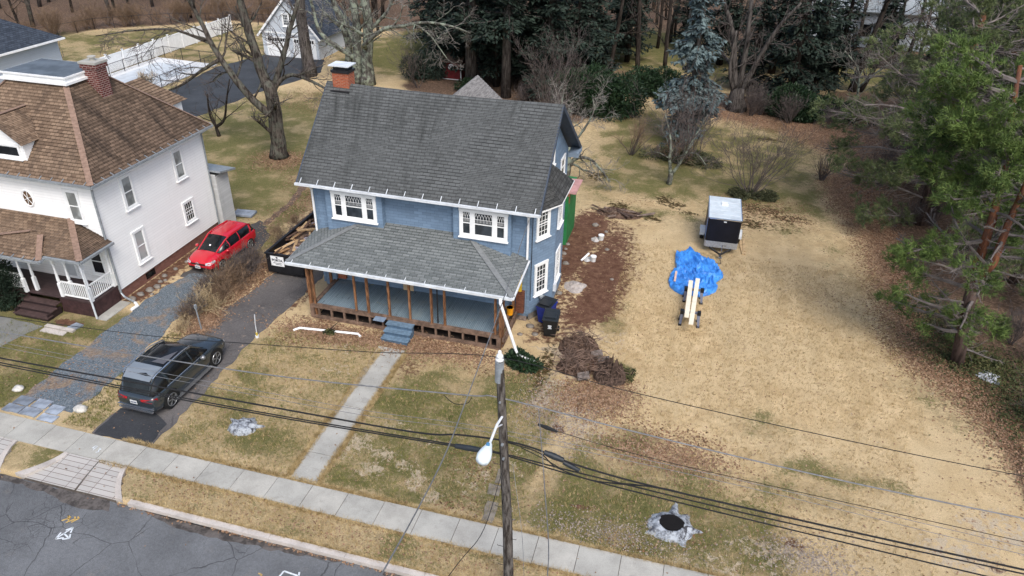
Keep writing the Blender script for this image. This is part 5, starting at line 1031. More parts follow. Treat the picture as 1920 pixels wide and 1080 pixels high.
# ================= cargo trailer =================
T = thing('cargo_trailer', 'black enclosed cargo trailer with silver roof parked on the straw lawn', 'trailer', (2.18, 41.62, 0), math.radians(1.5), None, True)
bw, bf, bk, z0, z1 = .93, -1.5, 1.7, .38, 2.2
tm = simple('black_trailer_skin', (.006, .007, .012), .45, .2, 2, spec=.25)
b = MB().prism([(-bw, bk), (-bw, bf+.08), (-bw+.08, bf), (bw-.08, bf), (bw, bf+.08), (bw, bk)], z0+.02, z1-.03); b.build('body', tm, T)
MB().prism([(-bw-.03, bk+.03), (-bw-.03, bf+.06), (-bw+.06, bf-.03), (bw-.06, bf-.03), (bw+.03, bf+.06), (bw+.03, bk+.03)], z1-.03, z1+.02).build('roof_edge', M['chrome'], T)
rfm = MB().prism([(-bw+.02, bk-.02), (-bw+.02, bf+.1), (bw-.02, bf+.1), (bw-.02, bk-.02)], z1+.02, z1+.035); ro = rfm.build('roof', simple('trailer_roof', (.62, .68, .70), .4, .1, 1.5, metal=.1), T)
q = MB()
for k in range(1, 5): q.bb((-bw+.03, bf+k*.6, z1+.035), (bw-.03, bf+k*.6+.025, z1+.045))
q.build('roof_seam', M['gutter'], ro); MB().bb((-.2, .45, z1+.035), (.16, .8, z1+.12)).build('roof_vent', M['white_paint'], ro)
MB().prism([(-bw-.012, bf+.5), (-bw-.012, bf+.07), (-bw+.07, bf-.012), (bw-.07, bf-.012), (bw+.012, bf+.07), (bw+.012, bf+.5)], z0, z0+.38).build('stone_guard', simple('tread_plate', (.42, .44, .47), .35, .12, 10, metal=.5), T)
MB().bb((-bw-.02, bf+.5, z0-.02), (-bw+.02, bk, z0+.1)).bb((bw-.02, bf+.5, z0-.02), (bw+.02, bk, z0+.1)).build('skirt_rail', M['black_metal'], T)
MB().bb((-.06, bf-.035, z1-.17), (.1, bf-.01, z1-.11)).build('badge_plate', M['gutter'], T)
MB().bb((-bw-.015, bf+.25, z0+.4), (-bw-.002, bf+.95, z1-.12)).build('side_door', simple('door_skin', (.03, .03, .035), .3, .1), T)
MB().bb((-bw-.025, bf+.2, z0+.4), (-bw-.005, bf+.25, z1-.1)).bb((-bw-.03, bf+.9, 1.3), (-bw-.01, bf+.95, 2.0)).build('door_trim', M['chrome'], T)
MB().bb((-bw+.02, bk-.03, z0+.05), (bw-.02, bk+.02, z1-.05)).build('rear_ramp', simple('ramp_skin', (.025, .025, .03), .4, .1), T)
for s in (-1, 1):
    w_ = MB().tube([(s*(bw+.04), .35, .34), (s*(bw+.24), .35, .34)], .33, 22).build('wheel', M['rubber'], T); MB().tube([(s*(bw+.235), .35, .34), (s*(bw+.25), .35, .34)], .18, 14).build('rim', M['white_paint'], w_)
    f = MB(); n = 8
    for k in range(n):
        a0, a1 = math.pi*k/n, math.pi*(k+1)/n; P = lambda a, x: (s*x, .35+.42*math.cos(a), .4+.4*math.sin(a)); f.slab([P(a0, bw), P(a0, bw+.3), P(a1, bw+.3), P(a1, bw)][::s], .015)
    f.build('fender', M['gutter'], T)
h = MB().bar((-.62, bf, z0-.03), (0, bf-.75, z0-.06), .07, .09).bar((.62, bf, z0-.03), (0, bf-.75, z0-.06), .07, .09).bar((0, bf-.65, z0-.06), (0, bf-1.0, z0-.05), .08, .1); h.build('drawbar', M['black_metal'], T)
MB().cyl((.05, bf-.62), .035, .1, .85, 8).bar((.05, bf-.62, .82), (.25, bf-.62, .85), .03, .03).cyl((.05, bf-.62), .11, .02, .08, 10).build('jockey_jack', M['chrome'], T)
MB().tube([(0, bf-1.0, z0-.02), (.02, bf-1.15, .2), (.1, bf-1.3, .03), (-.1, bf-1.35, .02)], .02, 5).build('safety_chain', M['black_metal'], T)
tag(MB().ob((3.5, 41.3, .05), (.12, -1, 0), (1, .12, 0), (0, 0, 1), 1.9, .2, .05).ob((3.62, 41.5, .1), (.02, -1, 0), (1, .02, 0), (0, 0, 1), 1.7, .14, .04).build('plank_pile', simple('weathered_plank', (.5, .36, .2), .8, .2, 3), org=(3.4, 41.5, 0)), 'two brown planks lying beside the black trailer', 'planks')
# ================= blue tarp =================
def tarp():
    nx_, ny_ = 90, 90; out = [(-.25, 35.3), (.05, 34.95), (.45, 34.7), (1.1, 34.75), (1.6, 34.7), (2.15, 35.1), (2.5, 35.5), (2.62, 36.1), (2.35, 36.3), (2.9, 37.2), (2.8, 37.9), (2.3, 38.6), (1.6, 39.0), (1.1, 39.3), (.6, 40.1), (.4, 39.6), (-.25, 39.3), (-.2, 38.4), (-.05, 37.5), (-.35, 36.6), (-.4, 35.9)]
    out = [(-.35+(a+.35)*.88, b) for a, b in out]; cx, cy = 1.0, 37.1
    def rad(a):
        d_ = Vector((math.cos(a), math.sin(a))); best = .5
        for i in range(len(out)):
            p, q_ = Vector(out[i])-Vector((cx, cy)), Vector(out[(i+1) % len(out)])-Vector((cx, cy)); e_ = q_-p
            den = d_.x*e_.y-d_.y*e_.x
            if abs(den) < 1e-9: continue
            t = (p.x*e_.y-p.y*e_.x)/den; u = (p.x*d_.y-p.y*d_.x)/den
            if t > 0 and 0 <= u <= 1: best = max(best, t)
        return best
    vs = []; n, m = 190, 60
    for j in range(m+1):
        for i in range(n):
            a = 2*math.pi*i/n; r = rad(a)*(j/m); x, y = cx+math.cos(a)*r, cy+math.sin(a)*r
            P = Vector((x*1.0, y*.9, 0)); w1 = mnoise.noise(P*.9); w2 = mnoise.noise(Vector((x*2.2+w1*2.5, y*1.6-w1*2, 1)))
            rid = (1-abs(w2)*2.6); rid = max(0, rid)**2*.17
            w3 = mnoise.noise(Vector((x*5+w2*2, y*4.2+w1*3, 5))); rid += max(0, 1-abs(w3)*3)**2*.06
            w4 = mnoise.noise(Vector((x*11+w3*2, y*9, 9))); w5 = mnoise.noise(Vector((x*3.2+y*.8+w1, y*.35, 3))); rid += max(0, 1-abs(w5)*4)**2*.07
            edge = 1-j/m; z = .03+.16*max(0, w1+.25)+rid+.018*w4
            fold = math.exp(-((j/m-.86)/.07)**2)*.12*(.5+.5*math.sin(a*9+3*w1)); z += fold
            if j == m: z = .012
            vs.append((x, y, z))
    fs = [(j*n+i, j*n+(i+1) % n, (j+1)*n+(i+1) % n, (j+1)*n+i) for j in range(m) for i in range(n)]
    fs = [f[::-1] for f in fs]
    o = MB().add(vs, fs).build('tarp', M['tarp'], org=(1.2, 37.1, 0), smooth=True); tag(o, 'crumpled bright blue tarpaulin spread on the straw lawn', 'tarp')
tarp()
# ================= lumber on sawhorses =================
for x, y, lab in ((.95, 32.0, 'grey and black folding sawhorse under the near end of the white boards'), (1.0, 34.3, 'grey and black folding sawhorse under the far end, next to the tarp')):
    s_ = thing('sawhorse', lab, 'sawhorse', (x, y, 0), .06, 'sawhorses under the boards', True)
    MB().bb((-.48, -.06, .62), (.48, .06, .72)).build('beam', simple('sawhorse_grey', (.12, .13, .17), .5, .1) if 'saw' not in M else M['saw'], s_)
    for sx in (-1, 1):
        for sy in (-1, 1):
            MB().slab([(sx*.3, sy*.05, .62), (sx*.47, sy*.05, .62), (sx*.5, sy*.3, .02), (sx*.4, sy*.3, .02)], .03).build('leg', simple('sawhorse_leg', (.13, .14, .18), .5, .1), s_)
        MB().bb((sx*.33, -.1, .56), (sx*.5, .1, .76)).bb((sx*.36, -.32, 0), (sx*.52, -.2, .09)).bb((sx*.36, .2, 0), (sx*.52, .32, .09)).build('bracket', M['black_plastic'], s_)
for i, (xa, ya, xb, yb2, z, lab) in enumerate([(.78, 31.35, .78, 35.05, .75, 'pale pine board on the sawhorses, the shorter left one'), (1.02, 30.75, 1.12, 35.35, .76, 'pale pine board on the sawhorses, the longer right one')]):
    tag(MB().bar((xa, ya, z), (xb, yb2, z), .22, .04).build('pine_board', M['lumber_new'], org=(xa, ya, z)), lab, 'board', 'pine boards on the sawhorses')
tag(MB().ob((-.05, 36.1, .3), (.0, 1, .1), (1, 0, 0), (0, -.1, 1), .95, .11, .05).build('board_offcut', simple('pinkish_offcut', (.6, .42, .33), .7, .1), org=(-.05, 36.1, .3)), 'short pinkish board lying on the blue tarp', 'board')
# ================= bins =================
def bin_(x, y, rz, body, lid, label, logo):
    T = thing('wheelie_bin', label, 'bin', (x, y, 0), rz, 'wheeled bins by the house corner', True); T.scale = (1.25, 1.25, 1.12)
    b = MB(); v = []
    for z, a, bb_ in ((.06, .22, .26), (.9, .29, .36)): v += [(-a, -bb_, z), (a, -bb_, z), (a, bb_, z), (-a, bb_, z)]
    b.add(v, [(3,2,1,0),(4,5,6,7),(0,1,5,4),(1,2,6,5),(2,3,7,6),(3,0,4,7)]); b.bb((-.31, -.38, .88), (.31, .38, .94)); b.build('body', body, T, bevel=.02)
    MB().slab([(-.3, -.38, .96), (.3, -.38, .96), (.3, .36, 1.06), (-.3, .36, 1.06)], .04).bb((-.22, -.28, .985), (.22, .1, 1.06)).build('lid', lid, T, bevel=.01)
    MB().tube([(-.3, .42, .98), (.3, .42, .98)], .02, 6).build('handle', body, T)
    for s in (-1, 1): MB().tube([(s*.24, .28, .12), (s*.3, .28, .12)], .12, 14).build('wheel', M['rubber'], T)
    if logo: MB().bb((-.07, -.345, .62), (.07, -.335, .68)).bb((-.05, -.34, .55), (.05, -.325, .6)).bb((-.075, -.335, .5), (.075, -.325, .53)).build('emblem', M['gutter'], T)
bin_(-5.5, 29.1, .06, M['black_plastic'], simple('charcoal_lid', (.02, .025, .03), .4, .1), 'black wheeled bin with white emblem, in front of the blue bin', True)
bin_(-5.95, 30.1, -.25, simple('blue_plastic', (.012, .03, .22), .4, .1), simple('dark_lid', (.015, .018, .022), .4, .1), 'blue wheeled bin with black lid against the house corner', False)
# bucket on porch
def bucket(x, y, z, col, label, r=.15, h=.36, tilt=None):
    T = thing('bucket', label, 'bucket', (x, y, z), 0, None, True)
    mb = MB(); n = 18; ps = [(r*.85, 0), (r, h), (r*1.06, h), (r*1.06, h-.04), (r*.94, h-.03), (r*.8, .03), (.001, .03)]
    mb.lathe((0, 0, 0), ps, n); mb.build('pail', simple('bucket_%s' % name_safe(label), col, .45, .1), T); return T
def name_safe(s): return s.split()[0]
bucket(-7.55, 29.05, .78, (.75, .3, .01), 'yellow-orange bucket at the right end of the gutted porch', .17, .4)
for x, y, lab in ((-4.75, 39.8, 'white bucket on the bare soil, farther of the two pails'), (-4.75, 37.0, 'white bucket on the bare soil, nearer of the two pails')):
    T = bucket(x, y, 0, (.6, .6, .58), lab, .17, .3); MB().cyl((0, 0), .175, .3, .33, 16).build('lid', M['white_paint'], T)
tag(MB().tube([(-5.4, 36.75, .06), (-5.05, 37.2, .35)], .06, 8).build('pipe_offcut', M['white_paint'], org=(-5.3, 36.9, 0)), 'short white pipe propped beside the near bucket', 'pipe')
def rag(name, x, y, r, col, label, cat, h=.08, seed=1, zb=0, sx=1.0, rough=.6):
    n, m = 40, 10; vs = []
    for j in range(m+1):
        for i in range(n):
            a = 2*math.pi*i/n; rr = r*(1+.35*mnoise.noise(Vector((math.cos(a)*1.5+seed, math.sin(a)*1.5, seed))))*j/m
            px_, py_ = x+math.cos(a)*rr*sx, y+math.sin(a)*rr; z = zb+.01+h*max(0, .5+mnoise.noise(Vector((px_*6, py_*6, seed)))*1.4)*(1-(j/m)**3)
            vs.append((px_, py_, z))
    fs = [(j*n+(i+1) % n, j*n+i, (j+1)*n+i, (j+1)*n+(i+1) % n) for j in range(m) for i in range(n)]
    o = MB().add(vs, fs).build(name, simple(name+str(seed), col, rough, .2, 4), org=(x, y, zb), smooth=True)
    if label: tag(o, label, cat)
    return o
rag('plastic_sheet', -5.2, 33.85, .62, (.38, .34, .31), 'crumpled grey plastic sheet on the bare soil', 'sheet', .16, 3)
rag('plastic_bag', -5.05, 39.7, .3, (.4, .38, .36), 'crumpled pale bag next to the far bucket', 'bag', .14, 4)
rag('plastic_bag', -5.1, 37.1, .28, (.42, .42, .42), 'crumpled grey bag next to the near bucket', 'bag', .18, 5)
rag('plastic_scrap', 14.5, 31.5, .5, (.5, .52, .56), 'pale plastic scrap among the ivy under the pines', 'scrap', .1, 6)
# ================= dumpster =================
T = thing('dumpster', 'black open-top dumpster heaped with demolition wood behind the porch', 'dumpster', (-20.45, 33.2, 0))
dxa, dxb, dya, dyb, dz = -21.5, -19.35, 30.25, 36.4, 1.28
b = MB(); t_ = .06
b.bb((dxa, dya, .25), (dxb, dya+t_, dz)).bb((dxa, dyb-t_, .25), (dxb, dyb, dz)).bb((dxa, dya+t_, .25), (dxa+t_, dyb-t_, dz)).bb((dxb-t_, dya+t_, .25), (dxb, dyb-t_, dz)).bb((dxa, dya, .2), (dxb, dyb, .26))
b.bb((dxa-.05, dya-.05, dz), (dxb+.05, dya+.08, dz+.08)).bb((dxa-.05, dyb-.08, dz), (dxb+.05, dyb+.05, dz+.08)).bb((dxa-.05, dya+.08, dz), (dxa+.08, dyb-.08, dz+.08)).bb((dxb-.08, dya+.08, dz), (dxb+.05, dyb-.08, dz+.08))
k = dya+.6
while k < dyb-.3: b.bb((dxa-.06, k, .25), (dxa, k+.08, dz-.02)).bb((dxb, k, .25), (dxb+.06, k+.08, dz-.02)); k += .7
b.build('body', simple('dumpster_steel', (.014, .014, .016), .5, .25, 3), T)
MB().bb((dxa+.35, dya+.2, 0), (dxa+.5, dyb-.3, .2)).bb((dxb-.5, dya+.2, 0), (dxb-.35, dyb-.3, .2)).build('skid', M['black_metal'], T)
sg = MB().bb((dxa+.28, dya-.03, .62), (dxa+1.05, dya-.005, 1.2)).build('sign_panel', M['white_paint'], T)
def text(name, s, size, m, parent, loc, rot, bold=.0):
    cu = bpy.data.curves.new(name, 'FONT'); cu.body = s; cu.size = size; cu.align_x = 'CENTER'; cu.align_y = 'CENTER'; cu.extrude = .002; cu.offset = bold
    tmp = bpy.data.objects.new('tmp', cu); sc.collection.objects.link(tmp); dg = bpy.context.evaluated_depsgraph_get(); me_ = bpy.data.meshes.new_from_object(tmp.evaluated_get(dg)); bpy.data.objects.remove(tmp)
    me_.materials.clear(); me_.materials.append(m); o = bpy.data.objects.new(name, me_); sc.collection.objects.link(o); o.parent = parent; o.location = loc; o.rotation_euler = rot; return o
ink = simple('dark_ink', (.02, .025, .04), .6, .1); og = ORG[T.name]
text('lettering', 'PORTA', .2, ink, sg, (dxa+.66-og[0], dya-.033-og[1], .96-og[2]), (math.pi/2, 0, 0), .008)
MB().cyl((0, 0), .001, 0, .001, 3)
MB().ob((dxa+.66, dya-.033, 1.13), (1, 0, 0), (0, 0, 1), (0, 1, 0), .1, .09, .004).ob((dxa+.66, dya-.033, .8), (1, 0, 0), (0, 0, 1), (0, 1, 0), .5, .03, .004).ob((dxa+.72, dya-.033, .72), (1, 0, 0), (0, 0, 1), (0, 1, 0), .36, .03, .004).build('lettering_line', ink, sg)
rr_ = random.Random(11)
dm_ = [simple('debris_wood_a', (.34, .2, .1), .8, .3, 4), simple('debris_wood_b', (.5, .34, .18), .8, .2, 4), simple('debris_wood_c', (.12, .07, .045), .85, .3, 4), simple('debris_paint', (.42, .38, .42), .7, .2, 4)]
for k in range(64):
    x = rr_.uniform(dxa+.4, dxb-.4); y = rr_.uniform(dya+.7, dyb-.7); f = math.sin((y-dya)/(dyb-dya)*math.pi); z = dz-.25+rr_.uniform(0, .62)*f
    a = rr_.gauss(1.35, .5) if rr_.random() < .75 else rr_.uniform(0, 3.1); L = rr_.uniform(.6, 1.9); tl = rr_.uniform(-.22, .22)
    u = Vector((math.cos(a), math.sin(a), tl)); p = Vector((x, y, z)); m_ = dm_[rr_.choice([0, 0, 1, 1, 2, 2, 3])]
    o = MB().bar(p-u*L/2, p+u*L/2, rr_.uniform(.07, .2), rr_.uniform(.03, .06)).build('debris_board', m_, org=(x, y, z)); tag(o, 'splintered wooden board heaped in the black dumpster', 'board', 'demolition boards in the dumpster')
hp = MB(); n = 14
for j in range(n+1):
    for i in range(n+1): x = dxa+.1+(dxb-dxa-.2)*i/n; y = dya+.1+(dyb-dya-.2)*j/n; hp.v.append((x, y, dz-.35+.35*math.sin(math.pi*j/n)*math.sin(math.pi*i/n)+.12*mnoise.noise(Vector((x*3, y*3, 0)))))
hp.f = [(j*(n+1)+i, j*(n+1)+i+1, (j+1)*(n+1)+i+1, (j+1)*(n+1)+i) for j in range(n) for i in range(n)]
tag(hp.build('rubble', simple('debris_rubble', (.16, .11, .08), .9, .5, 6), org=(-20.4, 33, 1)), None, None, None, 'stuff')
bpy.data.objects['rubble']['label'] = 'fine rubble filling the dumpster'; bpy.data.objects['rubble']['category'] = 'rubble'
tag(MB().ob((-20.2, 35.6, 1.62), (1, .35, .1), (-.3, 1, .25), (0, -.2, 1), 1.5, .8, .02).build('cardboard_sheet', simple('cardboard', (.42, .27, .16), .8, .1), org=(-20.2, 35.6, 1.6)), 'large brown cardboard sheet on top of the dumpster load', 'cardboard')
tag(MB().ob((-20.9, 36.5, 1.35), (1, .15, 0), (0, .3, 1), (0, 1, -.3), 1.7, .7, .03).build('panel_sheet', simple('brown_panel', (.14, .07, .04), .8, .2), org=(-20.9, 36.5, 1.3)), 'dark brown panel leaning at the far end of the dumpster', 'panel')
rag('white_bag', -20.3, 34.6, .55, (.6, .62, .62), 'white plastic sheeting heaped in the dumpster', 'bag', .3, 8, 1.4, .7)
rag('white_bag', -20.9, 35.2, .3, (.62, .6, .6), 'small white bag on the dumpster load by the cardboard', 'bag', .28, 9, 1.4, 1)
rag('white_bag', -22.6, 35.3, .3, (.45, .45, .45), 'white bag lying on the soil left of the dumpster', 'bag', .3, 10)
# ================= utility pole, lamp, wires =================
PXp, PYp = -3.62, 14.62
UP = thing('utility_pole', 'tall weathered wooden utility pole with climbing pegs at the kerb', 'utility pole', (PXp, PYp, 0))
MB().tube([(PXp, PYp, -.1), (PXp-.1, PYp, 3), (PXp-.42, PYp, 9.0)], [.165, .145, .105], 14).build('pole', wood_bark('pole_wood', (.03, .024, .02), (.15, .135, .12), 9), UP)
MB().tube([(PXp-.42, PYp, 8.35), (PXp-.42, PYp, 9.0)], .118, 14).build('metal_sleeve', M['grey_metal'], UP)
MB().lathe((PXp-.42, PYp, 9.0), [(.05, 0), (.11, .03), (.11, .09), (.07, .11), (.1, .14), (.08, .2), (.04, .24), (.05, .3), (.01, .34)], 12).build('insulator', M['white_paint'], UP, smooth=True)
pg = MB()
for k in range(12): z = 1.2+k*.42; s = 1 if k % 2 else -1; x = PXp-.05*z; pg.tube([(x, PYp, z), (x+s*.3, PYp, z+.01), (x+s*.3, PYp, z+.05)], .01, 4).cut()
pg.each('climbing_peg', M['black_metal'], UP)
hw_ = MB().tube([(PXp-.27, PYp-.17, 6.3), (PXp-.27, PYp+.17, 6.3)], .04, 8).cut().tube([(PXp-.23, PYp-.18, 5.8), (PXp-.23, PYp+.17, 5.8)], .035, 8).cut().tube([(PXp-.36, PYp-.15, 7.75), (PXp-.36, PYp+.15, 7.75)], .03, 8); hw_.each('cable_clamp', M['grey_metal'], UP)
SL = thing('street_lamp', 'white teardrop street lamp on a short pale arm from the utility pole', 'street lamp', (PXp-.35, PYp, 7.2))
MB().tube([(PXp-.3, PYp-.08, 7.25), (PXp-.33, PYp-.5, 7.3), (PXp-.37, 13.6, 7.1)], .035, 8).tube([(PXp-.3, PYp-.1, 6.98), (PXp-.33, PYp-.5, 7.22)], .022, 6).build('arm', M['gutter'], SL)
ld = Vector((-.02, -.72, -.04)); p0 = Vector((PXp-.37, 13.64, 7.09))
MB().tube([p0+ld*t for t in (0, .08, .2, .45, .7, .9, 1.0)], [.04, .075, .1, .16, .195, .17, .05], 16).build('lamp_head', simple('lamp_white', (.7, .78, .8), .35, .05), SL, smooth=True)
MB().lathe((p0.x, p0.y-.2, p0.z+.08), [(.05, 0), (.05, .07), (.03, .1), (.001, .105)], 10).build('photocell', simple('blue_cell', (.06, .2, .36), .4, .1), SL)
MB().tube([p0+Vector((-.01, -.35, -.1)), p0+Vector((-.015, -.62, -.12))], [.08, .1], 12).build('lens', M['lamp_clear'], SL)
def wire(name, pts, r, label, m='rubber', cat='cable', y=14.62, group='overhead lines along the street'):
    P = [Vector((a[0], y, a[1])) if len(a) == 2 else Vector(a) for a in pts]; o = []
    Q = [P[0]*2-P[1]]+P+[P[-1]*2-P[-2]]
    for i in range(1, len(Q)-2):
        for k in range(6):
            t = k/6; a, b, c, d_ = Q[i-1:i+3]; o.append(.5*((2*b)+(c-a)*t+(2*a-5*b+4*c-d_)*t*t+(3*b-a-3*c+d_)*t**3))
    o.append(P[-1]); ob_ = MB().tube(o, r, 6).build(name, M[m] if isinstance(m, str) else m, org=tuple(P[0])); tag(ob_, label, cat, group); return ob_
wmet = simple('aluminium_wire', (.2, .2, .2), .45, .2, 8, metal=.3); M['wmet'] = wmet
wire('overhead_wire', [(-26, 7.0), (-20.44, 7.24), (-14.79, 7.62), (-11.21, 8.06), (-7.57, 8.54), (-4.1, 9.11), (-.91, 8.80), (3.5, 8.55), (8.21, 8.42), (14, 8.5)], .010, 'thin dark wire meeting the insulator at the top of the pole')
wire('overhead_wire', [(-27, 6.5), (-20.71, 6.59), (-11.4, 6.98), (-5.17, 7.64), (-4.01, 7.80), (-.57, 7.54), (4, 7.28), (8.63, 7.19), (14, 7.25)], .018, 'twisted grey cable second from the top of the pole', 'wmet')
wire('overhead_wire', [(-27, 6.1), (-20.9, 6.14), (-11.52, 6.31), (-7.75, 6.41), (-3.96, 6.69), (2.47, 6.6), (8.93, 6.32), (14, 6.3)], .007, 'upper of two thin pale wires below the twisted cable', 'wmet')
wire('overhead_wire', [(-27, 5.9), (-20.97, 5.95), (-11.55, 6.12), (-7.77, 6.22), (-3.95, 6.53), (2.52, 6.42), (9.01, 6.07), (14, 6.05)], .007, 'lower of two thin pale wires below the twisted cable', 'wmet')
wire('overhead_cable', [(-27, 5.4), (-21.18, 5.45), (-11.62, 5.76), (-6.6, 5.95), (-5.19, 6.2), (-3.93, 6.32), (-3.0, 6.26), (-1.56, 5.94), (1.31, 5.74), (9.18, 5.58), (14, 5.6)], .026, 'thick black cable crossing the pole behind the lamp')
wire('overhead_cable', [(-27, 5.15), (-21.31, 5.14), (-11.69, 5.39), (-5.2, 5.74), (-3.89, 5.79), (-.35, 5.46), (8.48, 5.10), (14, 5.0)], .02, 'lowest black cable on the street side of the pole')
wire('overhead_cable', [(-27, 5.26), (-21.27, 5.24), (-11.67, 5.47), (-5.2, 5.80), (-3.92, 5.84), (-1.54, 5.70), (3, 5.5), (9.22, 5.44), (14, 5.4)], .02, 'black cable just above the lowest one')
wire('looped_cable', [(-3.93, 6.3), (-2.9, 6.15), (-2.4, 5.75), (-1.5, 5.55), (-.7, 5.6), (.4, 5.78), (1.3, 5.75)], .016, 'slack black cable looping under the thick cable right of the pole')
wire('looped_cable', [(-3.4, 6.2), (-2.6, 5.9), (-2.0, 5.62), (-1.2, 5.55), (-.2, 5.72), (.8, 5.76)], .013, 'second slack black cable looping right of the pole')
for a, b, r, lab in (((-5.3, 5.76), (-4.45, 5.80), .085, 'black splice sleeve on the cable left of the lamp'), ((-2.75, 6.2), (-2.2, 6.05), .09, 'dark grey splice box on the thick cable right of the pole'), ((-2.2, 5.98), (-1.75, 5.8), .07, 'clear-ended splice canister next to the splice box')):
    tag(MB().tube([(a[0], 14.62, a[1]), ((a[0]+b[0])/2, 14.62, (a[1]+b[1])/2), (b[0], 14.62, b[1])], [r*.8, r, r*.8], 10).build('cable_splice', simple('splice_plastic', (.02, .025, .03), .5, .2), org=(a[0], 14.62, a[1])), lab, 'splice box', 'splice boxes on the street cables')
wire('service_line', [(-2.96, 14.8, 7.0), (-2.3, 14.8, 6.85), (.8, 14.8, 6.55), (9, 14.8, 6.3)], .009, 'thin black line with a drip loop right of the pole')
tag(MB().tube([(-3.0, 14.8, 6.98), (-2.75, 14.8, 6.93), (-2.45, 14.8, 6.86)], [.03, .06, .03], 8).build('line_tap', M['black_plastic'], org=(-2.9, 14.8, 6.9)), 'black clamp on the thin line right of the pole', 'clamp')
J = (-4.91, 14.62, 7.66)
wire('service_drop', [J, (-5.5, 20, 7.15), (-6.3, 25.5, 6.35), (-6.85, 29.4, 5.75)], .016, 'pale twisted service drop running to the blue house corner', 'wmet', group=None)
wire('service_drop', [J, (-4.5, 11.5, 8.3), (-3.86, 7, 10.2), (-3.4, 3, 12)], .016, 'pale twisted line crossing the street left of the pole', 'wmet', group=None)
wire('guy_wire', [(-3.9, 14.5, 5.2), (-3.35, 11, 7.0), (-3.3, 9, 8.2), (-3.2, 5, 10.6)], .009, 'dark wire crossing the street just left of the pole', group=None)
wire('service_drop', [(-2.96, 14.62, 7.65), (-2.2, 12, 7.7), (-1.49, 9, 8.5), (-1.2, 5, 10.5)], .011, 'pale wire crossing the street right of the pole', 'wmet', group=None)
wire('guy_wire', [(-3.6, 14.55, 5.6), (-2.9, 13, 4.6), (-2.3, 11.0, 4.2)], .006, 'thin wire slanting down beside the pole', 'wmet', group=None)
wire('looped_cable', [(-5.6, 7.52), (-5.3, 7.3), (-4.95, 7.38), (-4.8, 7.62)], .01, 'small black drip loop on the cable left of the pole')
# ================= small things =================
tag(MB().tube([(-17.45, 25.7, .06), (-17.25, 25.95, .07), (-14.35, 26.3, .07), (-14.15, 26.15, .06)], .06, 6).build('fallen_downspout', M['white_paint'], org=(-16, 26, 0)), 'white downspout lying in the leaves left of the steps', 'downspout')
def stake(x, y, h, col, label, bend=0):
    T = thing('marker_stake', label, 'stake', (x, y, 0), 0, None, True); MB().tube([(0, 0, 0), (bend*.3, 0, h*.6), (bend, 0, h)], .022, 6).build('rod', M['gutter'], T); MB().cyl((0, 0), .05, 0, .28, 8).build('sleeve', simple('sleeve_%d' % int(x*10), col, .6, .1), T); MB().cyl((0, 0), .09, 0, .12, 10).build('base', M['gutter'], T)
stake(-18.83, 24.75, 1.3, (.55, .4, .05), 'thin stake with yellow sleeve beside the driveway', .08)
tag(MB().tube([(-21.73, 24.55, 0), (-21.78, 24.55, 1.35)], .035, 8).bb((-21.82, 24.5, 1.2), (-21.72, 24.6, 1.4)).build('fence_post', M['grey_metal'], org=(-21.73, 24.55, 0)), 'leaning grey metal post in the dry hedge behind the SUV', 'post')
def rock(x, y, r, lab, m='stone', seed=0, grp=None, sq=.6, nm='stone'):
    bmv = []; n, k = 12, 8; vs = []
    for j in range(k+1):
        ph = math.pi*j/k
        for i in range(n):
            a = 2*math.pi*i/n; v = Vector((math.sin(ph)*math.cos(a), math.sin(ph)*math.sin(a), math.cos(ph))); f = 1+.3*mnoise.noise(v*1.3+Vector((seed*3.1, 0, seed))); vs.append((x+v.x*r*f, y+v.y*r*f*.8, max(-.02, v.z*r*f*sq+r*.2)))
    fs = [(j*n+i, (j+1)*n+i, (j+1)*n+(i+1) % n, j*n+(i+1) % n) for j in range(k) for i in range(n)]
    o = MB().add(vs, fs).build(nm, M[m], org=(x, y, 0), smooth=True); tag(o, lab, 'stone', grp); return o
M['stone_white'] = simple('whitewashed_stone', (.55, .53, .48), .8, .2, 4)
rock(-26.35, 18.4, .24, 'white painted stone left of the gravel drive', 'stone_white', 1)
rock(-22.85, 18.05, .28, 'white painted stone right of the gravel drive', 'stone_white', 2)
for i, (x, y, r) in enumerate([(-26.45, 26.9, .22), (-26.3, 27.3, .2), (-26.6, 26.4, .2), (-26.5, 27.8, .15), (-26.7, 28.4, .16), (-26.35, 28.0, .12), (-26.6, 29.2, .14), (-26.55, 30.1, .13), (-26.1, 26.6, .12), (-26.7, 25.9, .2)]): rock(x, y, r, 'rough field stone along the white house foundation', 'stone', i+5, 'stones along the foundation')
for i, (x, y, w_, h, lab) in enumerate([(-25.5, 17.85, .75, .5, 'bluestone paver at the back left of the gravel apron'), (-25.55, 17.35, .8, .42, 'bluestone paver at the front left of the gravel apron'), (-24.7, 17.35, .8, .45, 'bluestone paver at the front middle of the gravel apron'), (-24.65, 17.9, .7, .5, 'bluestone paver at the back middle of the gravel apron'), (-23.85, 17.75, .6, .5, 'pale bluestone paver at the back right of the gravel apron'), (-23.75, 17.25, .75, .4, 'bluestone paver at the front right of the gravel apron')]):
    tag(MB().prism(ragged([(x-w_/2, y-h/2), (x+w_/2, y-h/2), (x+w_/2, y+h/2), (x-w_/2, y+h/2)], .25, .03, i), 0, .05).build('paver', simple('bluestone%d' % i, mul((.22, .25, .29), .75+.14*i), .8, .25, 2.5), org=(x, y, 0)), lab, 'paver', 'bluestone pavers')
